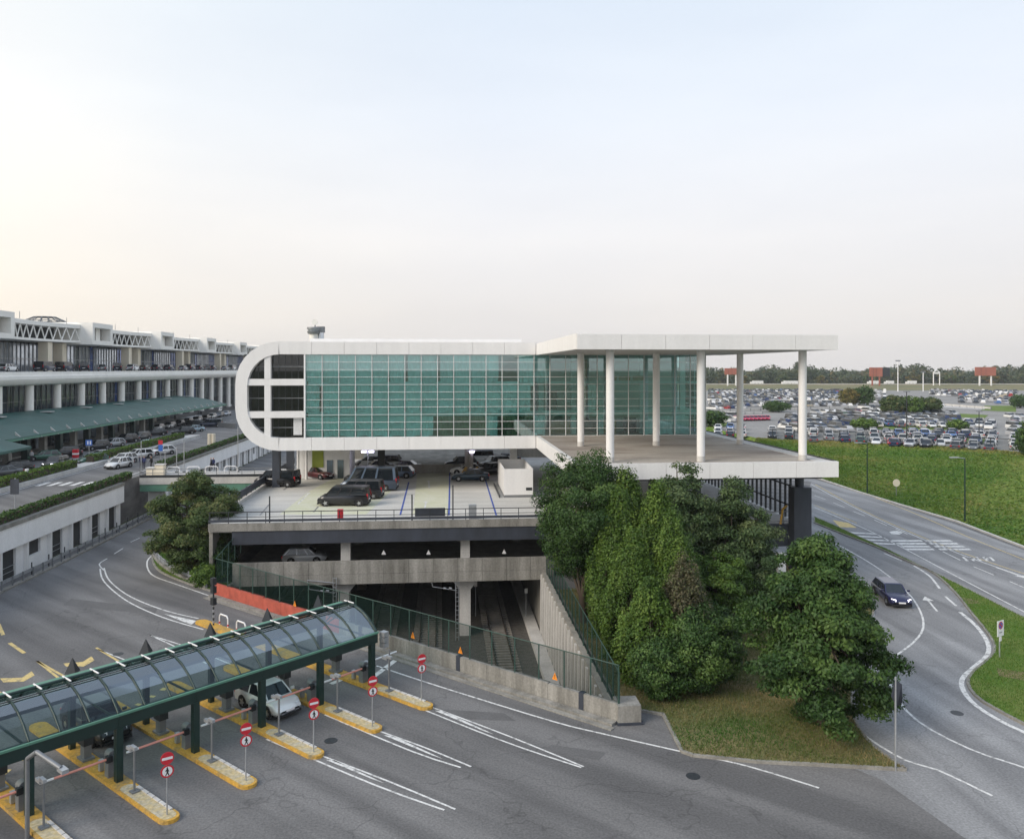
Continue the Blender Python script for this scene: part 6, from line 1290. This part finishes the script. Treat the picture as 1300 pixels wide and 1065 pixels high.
for i, (px, py, top) in enumerate(((944, 551, 538), (1013, 550, 515), (1151, 566, 497), (1243, 560, 522), (1172, 497, 472), (1140, 497, 458))):
    c = Vector(G(px, py, LZ)); d = FW.dot(c); zt = EYE - (top - 468) / 1000 * d; t = thing('lamp_post', ('short lamp post beside the terrace edge in the car park', 'thin lamp post left of the last terrace column', 'tall thin lamp post in front of the round bushes', 'leaning lamp post at the right of the car park', 'white lamp post below the far gantry', 'tall mast right of the double billboard')[i], 'lamp post', (*c, LZ))
    MB().cyl((*c, LZ), (*c, zt), .12 if d < 300 else .35, .07 if d < 300 else .25).obj('pole', M_DARK if i < 4 else M_SWHITE, t); MB().ob((c.x, c.y, zt), (1.2 if d < 300 else 3.4, .5, .18 if d < 300 else .8)).obj('lamp_head', M_GREY, t)
# billboards and gantry beyond
def billboard(px, w, y0, y1, d, label, side=True):
    x, y = far_line(px, d); z0, z1 = EYE - (y0 - 468) / 1000 * d, EYE - (y1 - 468) / 1000 * d; hw = w * d / 2000
    t = thing('billboard', label, 'billboard', (x, y, 5)); rz = -PSI
    bd = MB().ob((x, y, (z0 + z1) / 2), (hw * 2, 1.2, z1 - z0), rz).obj('board', M_BROWN, t)
    for k in range(1, 4): q = x - hw + 2 * hw * k / 4; MB().ob((q, y - .7, (z0 + z1) / 2), (.12, .1, z1 - z0 - .1), rz).obj('panel_joint', M_DARK, t)
    if side: MB().ob((x + hw + 4.2, y + 2.2, (z0 + z1) / 2), (8.2, 1.2, z1 - z0), rz + R_(20)).obj('rear_board', M_DARK, t)
    for s in (-.5, .5): MB().b(x + s * hw * 1.2 - .5, y - .4, 3, x + s * hw * 1.2 + .5, y + .4, z0).obj('leg', M_BROWN if side else M_SWHITE, t)
billboard(1112, 16, 478, 466.5, 640, 'red brown billboard with dark second face left of the tall mast'); billboard(1251, 26, 477, 466, 640, 'red brown billboard at the right above the far road', False); billboard(929, 18, 475.5, 467.5, 640, 'red brown billboard seen between the terrace columns', False)
x, y = far_line(1189, 645); t = thing('sign_gantry', 'white sign gantry over the far road', 'gantry', (x, y, 5)); hw = 2.7
for s in (-1, 1): MB().cyl((x + s * hw, y, 3), (x + s * hw, y, 16), .4).obj('leg', M_SWHITE, t)
MB().b(x - hw, y - .4, 14.6, x + hw, y + .4, 16).obj('beam', M_SWHITE, t); MB().tube([(x - hw, y, 16), (x, y, 17.6), (x + hw, y, 16)], .4).obj('arch', M_SWHITE, t)
for i, px in enumerate((962, 1004, 1110, 1130, 1158)):
    x, y = far_line(px, 672 + i); o = MB().ob((x, y, 7.1), ((9, 12, 8, 6, 7)[i], 2.4, 2.9)).ob((x - (5.5, 7, 5, 4, 4.5)[i], y, 6.7), (2, 2.4, 2.1)).obj('truck_body', M_SWHITE); t = thing('truck', ('small white lorry on the far road, first from the left', 'long white lorry on the far road behind the last terrace column', 'white lorry on the far road under the double billboard', 'small white lorry on the far road right of the double billboard', 'white lorry on the far road left of the gantry')[i], 'lorry', (x, y, 5.6)); o.parent = t; o.matrix_parent_inverse = wm(t).inverted()
    w_ = MB()
    for s in (-3, 0, 3): w_.cyl((x + s, y - 1.25, 6.0), (x + s, y + 1.25, 6.0), .5, n=8)
    w_.obj('wheels', M_RUB, t)
# ================================================================== TREES
def tree(name, label, x, y, z0, h, r, kind, m, n, seed, leaf=0.16, base=0.0, group=None, squash=1.0, clumps=None, lean=(0, 0), taper=0.0):
    R = np.random.default_rng(seed); t = thing(name, label, 'tree' if 'bush' not in name and 'shrub' not in name else 'bush', (x, y, z0), 0, group)
    zb = z0 + base; hc = h - base
    K = clumps or int(110 + r * 45)
    # clump centres over the crown's surface, bushy and uneven
    u = R.normal(size=(K, 3)); u /= np.linalg.norm(u, axis=1, keepdims=True)
    rad = R.uniform(0.35, 1.0, K) ** 0.6
    if kind == 'column':
        tz = R.random(K) ** .9; prof = np.minimum(1, (1.03 - tz) * 1.7) ** .75 * (.82 + .18 * np.minimum(1, tz * 5))
        ang = R.random(K) * 2 * math.pi; rad = R.uniform(.45, 1.0, K) ** .5
        C = np.stack([np.cos(ang) * r * prof * rad, np.sin(ang) * r * prof * rad, tz * hc], 1); out = np.stack([np.cos(ang), np.sin(ang), 0.45 + 0 * ang], 1)
        sig = np.array([.115, .115, .30]) * min(r, 2.6)
    elif kind == 'spire':
        tz = R.random(K) ** 1.2; prof = (1 - tz) ** 0.75 * 0.9 + 0.12; ang = R.random(K) * 2 * math.pi
        C = np.stack([np.cos(ang) * r * prof * rad, np.sin(ang) * r * prof * rad, tz * hc], 1); out = np.stack([np.cos(ang), np.sin(ang), .5 + 0 * ang], 1); sig = np.array([.15, .15, .24]) * min(r, 2.4)
    else:
        C = u * rad[:, None] * np.array([r, r, hc / 2]) * R.uniform(.82, 1.12, (K, 1)); C[:, 2] = C[:, 2] * .96 + hc / 2; out = u.copy()
        sig = np.array([.15, .15, .11]) * min(r, 3.2) if kind == 'round' else np.array([.125, .125, .065]) * min(r, 3.6)
    if taper: C[:, :2] *= (1 - taper * np.clip(C[:, 2:3] / hc, 0, 1)) * (1 + .25 * taper)
    C[:, 0] += lean[0] * C[:, 2] / hc; C[:, 1] += lean[1] * C[:, 2] / hc
    C += np.array([x, y, zb]); sc = R.uniform(.55, 1.35, K) ; w = sc ** 2; idx = R.choice(K, n, p=w / w.sum())
    off = R.normal(size=(n, 3)); off /= np.linalg.norm(off, axis=1, keepdims=True); off *= (R.random((n, 1)) ** .45) * 1.75
    L = C[idx] + off * sig * sc[idx][:, None]; L[:, 2] = np.maximum(L[:, 2], z0 + .08)
    if kind == 'loose': L[:, 2] -= .05 * (off[:, 0] ** 2 + off[:, 1] ** 2)
    tone = np.clip(R.normal(.40, .24, K), 0, 1)[idx] + .10 * (off[:, 2] / 1.75)  # upper leaves of a clump coloured lighter, standing in for light from above
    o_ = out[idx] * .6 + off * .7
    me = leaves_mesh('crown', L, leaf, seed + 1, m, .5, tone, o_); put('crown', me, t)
    # trunk with limbs reaching into the clumps
    b = MB(); top = z0 + h * (.8 if kind in ('column', 'spire') else .62)
    pts = [(x + lean[0] * k / 5 * .6 + R.normal() * .06 * r * .3, y + lean[1] * k / 5 * .6 + R.normal() * .06 * r * .3, z0 - .1 + (top - z0) * k / 5) for k in range(6)]
    r0 = .035 * h ** .9 * (.8 if kind == 'column' else 1); b.tube(pts, [r0 * (1 - .15 * k) for k in range(6)], 8); b.obj('trunk', M_BARK, t)
    lb = MB()
    for j in R.choice(K, min(K, 26), replace=False):
        s = pts[int(R.integers(1, 6))]; e_ = C[j]; mid = ((s[0] + e_[0]) / 2, (s[1] + e_[1]) / 2, (s[2] + e_[2]) / 2 + .15)
        lb.tube([s, mid, tuple(e_)], [r0 * .38, r0 * .24, r0 * .08], 5)
    lb.obj('limbs', M_BARK, t); return t
TS = 1.0
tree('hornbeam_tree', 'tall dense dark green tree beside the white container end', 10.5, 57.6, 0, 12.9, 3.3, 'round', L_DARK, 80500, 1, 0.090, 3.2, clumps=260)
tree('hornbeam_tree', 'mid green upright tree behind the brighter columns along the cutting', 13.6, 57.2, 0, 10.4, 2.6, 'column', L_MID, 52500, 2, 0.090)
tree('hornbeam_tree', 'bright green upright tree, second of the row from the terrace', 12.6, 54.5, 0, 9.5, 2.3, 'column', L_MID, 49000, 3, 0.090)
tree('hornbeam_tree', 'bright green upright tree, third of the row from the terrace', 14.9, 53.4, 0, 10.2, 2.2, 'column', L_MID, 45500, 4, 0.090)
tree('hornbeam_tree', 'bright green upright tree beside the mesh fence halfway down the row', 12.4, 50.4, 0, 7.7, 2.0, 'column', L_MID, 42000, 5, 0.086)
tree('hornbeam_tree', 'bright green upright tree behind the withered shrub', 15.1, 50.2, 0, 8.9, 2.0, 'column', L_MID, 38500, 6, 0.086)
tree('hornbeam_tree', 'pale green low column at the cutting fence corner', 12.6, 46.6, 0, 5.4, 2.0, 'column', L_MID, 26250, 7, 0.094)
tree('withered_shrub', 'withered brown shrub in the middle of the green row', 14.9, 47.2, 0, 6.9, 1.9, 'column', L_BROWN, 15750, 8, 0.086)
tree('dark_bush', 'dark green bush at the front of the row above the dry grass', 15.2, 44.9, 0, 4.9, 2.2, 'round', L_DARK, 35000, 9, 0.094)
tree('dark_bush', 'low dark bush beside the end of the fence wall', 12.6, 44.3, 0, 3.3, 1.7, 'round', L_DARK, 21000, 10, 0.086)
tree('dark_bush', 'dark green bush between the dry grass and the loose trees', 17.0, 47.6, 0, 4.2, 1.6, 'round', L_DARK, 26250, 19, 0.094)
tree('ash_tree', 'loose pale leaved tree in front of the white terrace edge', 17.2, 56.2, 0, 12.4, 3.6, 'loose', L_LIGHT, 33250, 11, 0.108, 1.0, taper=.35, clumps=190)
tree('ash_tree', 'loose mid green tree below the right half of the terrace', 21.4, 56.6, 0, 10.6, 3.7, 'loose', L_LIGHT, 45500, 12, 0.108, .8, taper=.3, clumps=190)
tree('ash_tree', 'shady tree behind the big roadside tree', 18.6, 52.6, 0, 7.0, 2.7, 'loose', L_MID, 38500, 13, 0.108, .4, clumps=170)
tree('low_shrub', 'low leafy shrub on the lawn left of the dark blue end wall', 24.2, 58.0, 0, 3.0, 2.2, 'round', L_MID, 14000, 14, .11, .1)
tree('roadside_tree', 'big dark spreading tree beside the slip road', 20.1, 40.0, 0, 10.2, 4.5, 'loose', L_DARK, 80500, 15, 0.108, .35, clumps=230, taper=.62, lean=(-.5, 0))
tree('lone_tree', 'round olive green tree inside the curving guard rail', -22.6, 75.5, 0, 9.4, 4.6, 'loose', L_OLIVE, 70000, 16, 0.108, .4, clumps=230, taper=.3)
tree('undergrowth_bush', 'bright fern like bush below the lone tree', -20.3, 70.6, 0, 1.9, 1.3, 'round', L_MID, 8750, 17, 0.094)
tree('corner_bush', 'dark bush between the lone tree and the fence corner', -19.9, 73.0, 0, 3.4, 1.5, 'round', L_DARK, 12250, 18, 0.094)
# car park trees
def lt_tree(lb, px, py, h, r, m, seed, n=4500, kind='round'): c = G(px, py, LZ); tree('car_park_tree', lb, c[0], c[1], LZ, h, r, kind, m, n, seed, .34, .4, 'trees in the car park')
lt_tree('olive green tree left of the dark tree in the car park', 1078, 516, 7.6, 4.3, L_AUT, 30); lt_tree('tall dark tree in the car park behind the bushes', 1096, 516, 8.8, 4.6, L_DARK, 31)
lt_tree('round bush like tree at the left of the bush group', 1134, 527, 6.6, 4.2, L_OLIVE, 32, 7000); lt_tree('round bush like tree in the middle of the bush group', 1156, 527, 6.4, 4.2, L_MID, 33, 6000); lt_tree('round bush like tree at the right of the bush group', 1178, 526, 6.0, 4.4, L_OLIVE, 34, 7000)
c = G(1300, 585, 2.5); tree('dark_bush', 'dark bush at the right picture edge on the slope top', c[0] + 1.5, c[1], 2.4, 7.0, 2.6, 'round', L_DARK, 9000, 35, .2)
lt_tree('low green bush beside the glass corner', 903, 541, 4.2, 4.5, L_DARK, 36, 3500); lt_tree('low green bush on the left of the grass strip', 1098, 545, 2.6, 3.0, L_MID, 37, 2500); lt_tree('small bush at the right end of the grass strip', 1216, 545, 2.2, 2.4, L_MID, 38, 2000); lt_tree('dark bush at the right edge of the far rows', 1296, 518, 5.4, 4.2, L_DARK, 39, 3000)
lt_tree('dark low bushes at the long white wall', 985, 523, 4.0, 5.0, L_DARK, 40, 3000)
# woods on the horizon
R = np.random.default_rng(50); Cs, Ts = [], []
for i in range(420):
    px = R.uniform(850, 1480); d = R.uniform(690, 900); x, y = far_line(px, d); hgt = R.uniform(10, 15) * (1 + .18 * math.sin(px * .045) + .1 * math.sin(px * .13 + 1)) + (d - 690) * .022; rr = R.uniform(5, 10); k = 150
    u = R.normal(size=(k, 3)); u /= np.linalg.norm(u, axis=1, keepdims=True); u *= (R.random((k, 1)) ** .35)
    P_ = u * np.array([rr, rr, hgt * .55]) + np.array([x, y, 3 + hgt * .5]); P_[:, 2] = np.maximum(P_[:, 2], 3.2); Cs.append(P_); Ts.append(np.full(k, np.clip(R.normal(.38, .27) + (.4 if R.random() < .2 else 0), 0, 1)))
wd = put('woods', leaves_mesh('woods', np.concatenate(Cs), 1.5, 51, L_FAR, .5, np.concatenate(Ts))); tag(wd, 'band of hazy green and autumn woods on the horizon', 'woods', kind='stuff')
for i in range(14):
    px = 912 + i * 27 + R.uniform(-8, 8); d = 684; x, y = far_line(px, d); tree('woodland_tree', 'tree at the front edge of the far woods, %s from the left' % word(i), x, y, 4, R.uniform(8.5, 12), R.uniform(5, 7.5), 'round', (L_FAR, L_AUT, L_FAR, L_OLIVE)[i % 4], 1700, 60 + i, .8, 0, 'trees at the front of the woods', clumps=40)
# grass blades where the lawn is close
def blades(name, label, poly_pts, z, n, seed, m, s=.07, wet=None):
    xs = [p[0] for p in poly_pts]; ys = [p[1] for p in poly_pts]; R = np.random.default_rng(seed); q = np.stack([R.uniform(min(xs), max(xs), n * 3), R.uniform(min(ys), max(ys), n * 3)], 1)
    ins = np.zeros(len(q), bool); j = len(poly_pts) - 1
    for i in range(len(poly_pts)):
        xi, yi = poly_pts[i]; xj, yj = poly_pts[j]
        cnd = ((yi > q[:, 1]) != (yj > q[:, 1])) & (q[:, 0] < (xj - xi) * (q[:, 1] - yi) / (yj - yi + 1e-12) + xi); ins ^= cnd; j = i
    q = q[ins][:n]; n = len(q); r = np.random.default_rng(seed + 1); a = r.random(n) * 6.283; hh = s * r.uniform(.6, 1.8, n); wv = np.stack([np.cos(a), np.sin(a), 0 * a], 1) * .022; ln = np.stack([r.normal(0, .4, n) * hh, r.normal(0, .4, n) * hh, hh], 1); b0 = np.stack([q[:, 0], q[:, 1], np.full(n, z)], 1)
    V = np.stack([b0 - wv, b0 + wv, b0 + ln], 1).reshape(-1, 3); me = bpy.data.meshes.new(name); me.vertices.add(3 * n); me.vertices.foreach_set('co', V.astype(np.float32).ravel()); me.loops.add(3 * n); me.loops.foreach_set('vertex_index', np.arange(3 * n, dtype=np.int32)); me.polygons.add(n); me.polygons.foreach_set('loop_start', np.arange(0, 3 * n, 3, dtype=np.int32)); me.polygons.foreach_set('loop_total', np.full(n, 3, dtype=np.int32)); me.materials.append(m)
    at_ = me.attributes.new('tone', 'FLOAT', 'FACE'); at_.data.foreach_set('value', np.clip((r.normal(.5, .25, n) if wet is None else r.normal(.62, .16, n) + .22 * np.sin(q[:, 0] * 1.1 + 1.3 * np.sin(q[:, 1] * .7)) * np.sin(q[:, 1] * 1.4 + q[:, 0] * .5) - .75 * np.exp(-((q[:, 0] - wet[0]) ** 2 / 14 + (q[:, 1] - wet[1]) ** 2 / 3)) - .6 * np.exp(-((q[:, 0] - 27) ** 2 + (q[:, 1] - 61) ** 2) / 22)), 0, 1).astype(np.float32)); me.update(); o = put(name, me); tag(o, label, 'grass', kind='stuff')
L_DRYG = leafmat('blade_dry', (.045, .125, .014), (.13, .14, .04), (.33, .25, .125)); L_GR = leafmat('blade_green', (.045, .115, .012), (.095, .195, .024), (.19, .22, .055))
blades('grass', 'dry grass blades on the bank under the trees', g1, .11, 110000, 70, L_DRYG, .085, wet=G(925, 935)); blades('grass', 'short green grass blades on the strip beside the slip road', g2, .11, 50000, 71, L_GR)
blades('grass', 'long weeds along the fence and the guard rail corner', g3, .10, 9000, 73, L_GR, .14)
# tall grass on the slope
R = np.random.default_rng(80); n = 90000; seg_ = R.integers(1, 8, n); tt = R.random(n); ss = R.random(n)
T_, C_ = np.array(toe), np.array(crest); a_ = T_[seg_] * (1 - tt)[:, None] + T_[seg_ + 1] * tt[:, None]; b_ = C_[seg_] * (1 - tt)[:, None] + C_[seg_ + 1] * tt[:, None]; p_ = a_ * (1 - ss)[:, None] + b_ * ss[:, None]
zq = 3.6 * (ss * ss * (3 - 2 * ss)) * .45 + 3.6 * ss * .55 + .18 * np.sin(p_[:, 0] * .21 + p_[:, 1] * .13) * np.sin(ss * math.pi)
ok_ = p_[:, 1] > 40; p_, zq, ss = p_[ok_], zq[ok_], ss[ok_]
Cg = np.stack([p_[:, 0], p_[:, 1], zq + .06], 1); tg = .30 + .28 * np.sin(p_[:, 0] * .23 + 2 * np.sin(p_[:, 1] * .09)) * np.sin(p_[:, 1] * .17) + .45 * np.clip((ss - .75) * 4, 0, 1) + .12 * np.sin(p_[:, 0] * .9) * np.sin(p_[:, 1] * .7)  # drier, paler tone near the crest also stands in for slope shading
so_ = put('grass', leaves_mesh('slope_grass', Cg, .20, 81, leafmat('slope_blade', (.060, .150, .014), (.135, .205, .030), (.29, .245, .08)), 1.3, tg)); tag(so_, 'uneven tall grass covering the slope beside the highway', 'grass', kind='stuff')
# ================================================================== PEOPLE
def person(label, x, y, z, rz, top, legs, stride=.12, arm=.1, seed=0):
    V = [(0, 0, .95), (0, 0, 1.15), (0, 0, 1.38), (0, 0, 1.5), (0, .02, 1.62), (0, .02, 1.74)]; E = [(0, 1), (1, 2), (2, 3), (3, 4), (4, 5)]; S = [.14, .14, .16, .06, .10, .085]
    def chain(root, pts, rad):
        p = root
        for q, r_ in zip(pts, rad): V.append(q); S.append(r_); E.append((p, len(V) - 1)); p = len(V) - 1
    for s in (-1, 1):
        chain(0, [(s * .10, 0, .86), (s * .11, stride * s * .5 + .03, .5), (s * .11, stride * s, .09), (s * .11, stride * s + .14, .05)], [.095, .065, .045, .04])
        chain(2, [(s * .19, 0, 1.40), (s * .24, -.02 + arm * -s, 1.12), (s * .23, .08 + arm * -s * 1.6, .88), (s * .22, .10 + arm * -s * 1.6, .80)], [.065, .05, .038, .035])
    me = bpy.data.meshes.new('person'); me.from_pydata(V, E, []); o = bpy.data.objects.new('person', me); COL.objects.link(o); o.location = (x, y, z); o.rotation_euler[2] = rz
    md = o.modifiers.new('skin', 'SKIN'); 
    for i, q in enumerate(me.skin_vertices[0].data): q.radius = (S[i], S[i] * .8); q.use_root = (i == 0)
    md2 = o.modifiers.new('smooth', 'SUBSURF'); md2.levels = 1; md2.render_levels = 1
    m = bpy.data.materials.new('clothes_%d' % seed); m.use_nodes = True; nt = m.node_tree; tcn = nt.nodes.new('ShaderNodeTexCoord'); sp = nt.nodes.new('ShaderNodeSeparateXYZ'); rp_ = nt.nodes.new('ShaderNodeValToRGB'); rp_.color_ramp.interpolation = 'CONSTANT'
    nt.links.new(tcn.outputs['Object'], sp.inputs[0]); mr = nt.nodes.new('ShaderNodeMath'); mr.operation = 'DIVIDE'; mr.inputs[1].default_value = 1.9; nt.links.new(sp.outputs['Z'], mr.inputs[0]); nt.links.new(mr.outputs[0], rp_.inputs[0])
    e = rp_.color_ramp.elements; e[0].color = (.02, .02, .02, 1); e[0].position = 0; e[1].position = .055; e[1].color = (*legs, 1)
    for p, c in ((.50, top), (.79, (.45, .28, .2)), (.905, (.03, .02, .015))): q = e.new(p); q.color = (*c, 1)
    nt.links.new(rp_.outputs[0], nt.nodes['Principled BSDF'].inputs['Base Color']); nt.nodes['Principled BSDF'].inputs['Roughness'].default_value = .9
    me.materials.append(m); tag(o, label, 'person'); return o
for i, (px, py, top, legs, lb) in enumerate(((179, 595, (.02, .03, .08), (.02, .02, .03), 'person in dark blue standing beside the parked white cars'), (183, 595, (.05, .06, .16), (.02, .02, .05), 'person in blue standing in the middle of the small group'), (192, 595, (.015, .015, .018), (.02, .02, .02), 'person in black standing at the right of the small group'), (268, 597, (.012, .012, .014), (.015, .015, .02), 'person in black walking across the footbridge'), (271, 597, (.02, .03, .09), (.015, .015, .03), 'person in navy walking behind the person in black'), (40, 588, (.5, .5, .5), (.02, .02, .03), 'person in a white top beside the kerb row'))):
    c = G(px, py, AZ); person(lb, c[0], c[1], AZ + (.01 if px > 60 else .16), R_(40 * i), top, legs, .1 + .05 * (i % 3), .08, i)
rb_ = G(96, 581, AZ); t = thing('traffic_barrier', 'red and white plastic barrier under the green canopy', 'barrier', (*rb_, AZ)); MB().b(rb_[0] - .4, rb_[1] - .25, AZ, rb_[0] + .4, rb_[1] + .25, AZ + 1.3).obj('body', M_SRED, t); MB().b(rb_[0] - .41, rb_[1] - .26, AZ + .5, rb_[0] + .41, rb_[1] + .26, AZ + .75).obj('white_band', M_SWHITE, t)

# ================================================================== EVENING HAZE
hz_ = bpy.data.materials.new('haze'); hz_.use_nodes = True; n_ = hz_.node_tree.nodes; n_.clear()
ho = n_.new('ShaderNodeOutputMaterial'); pv = n_.new('ShaderNodeVolumePrincipled'); pv.inputs['Color'].default_value = (.86, .90, .95, 1); pv.inputs['Density'].default_value = 0.00016; pv.inputs['Anisotropy'].default_value = 0.2
hz_.node_tree.links.new(pv.outputs[0], ho.inputs['Volume'])
hb_ = MB().b(-700, -300, -7, 1700, 1500, 62).obj('haze', hz_); hb_['kind'] = 'stuff'; hb_['label'] = 'thin evening haze over the whole place'
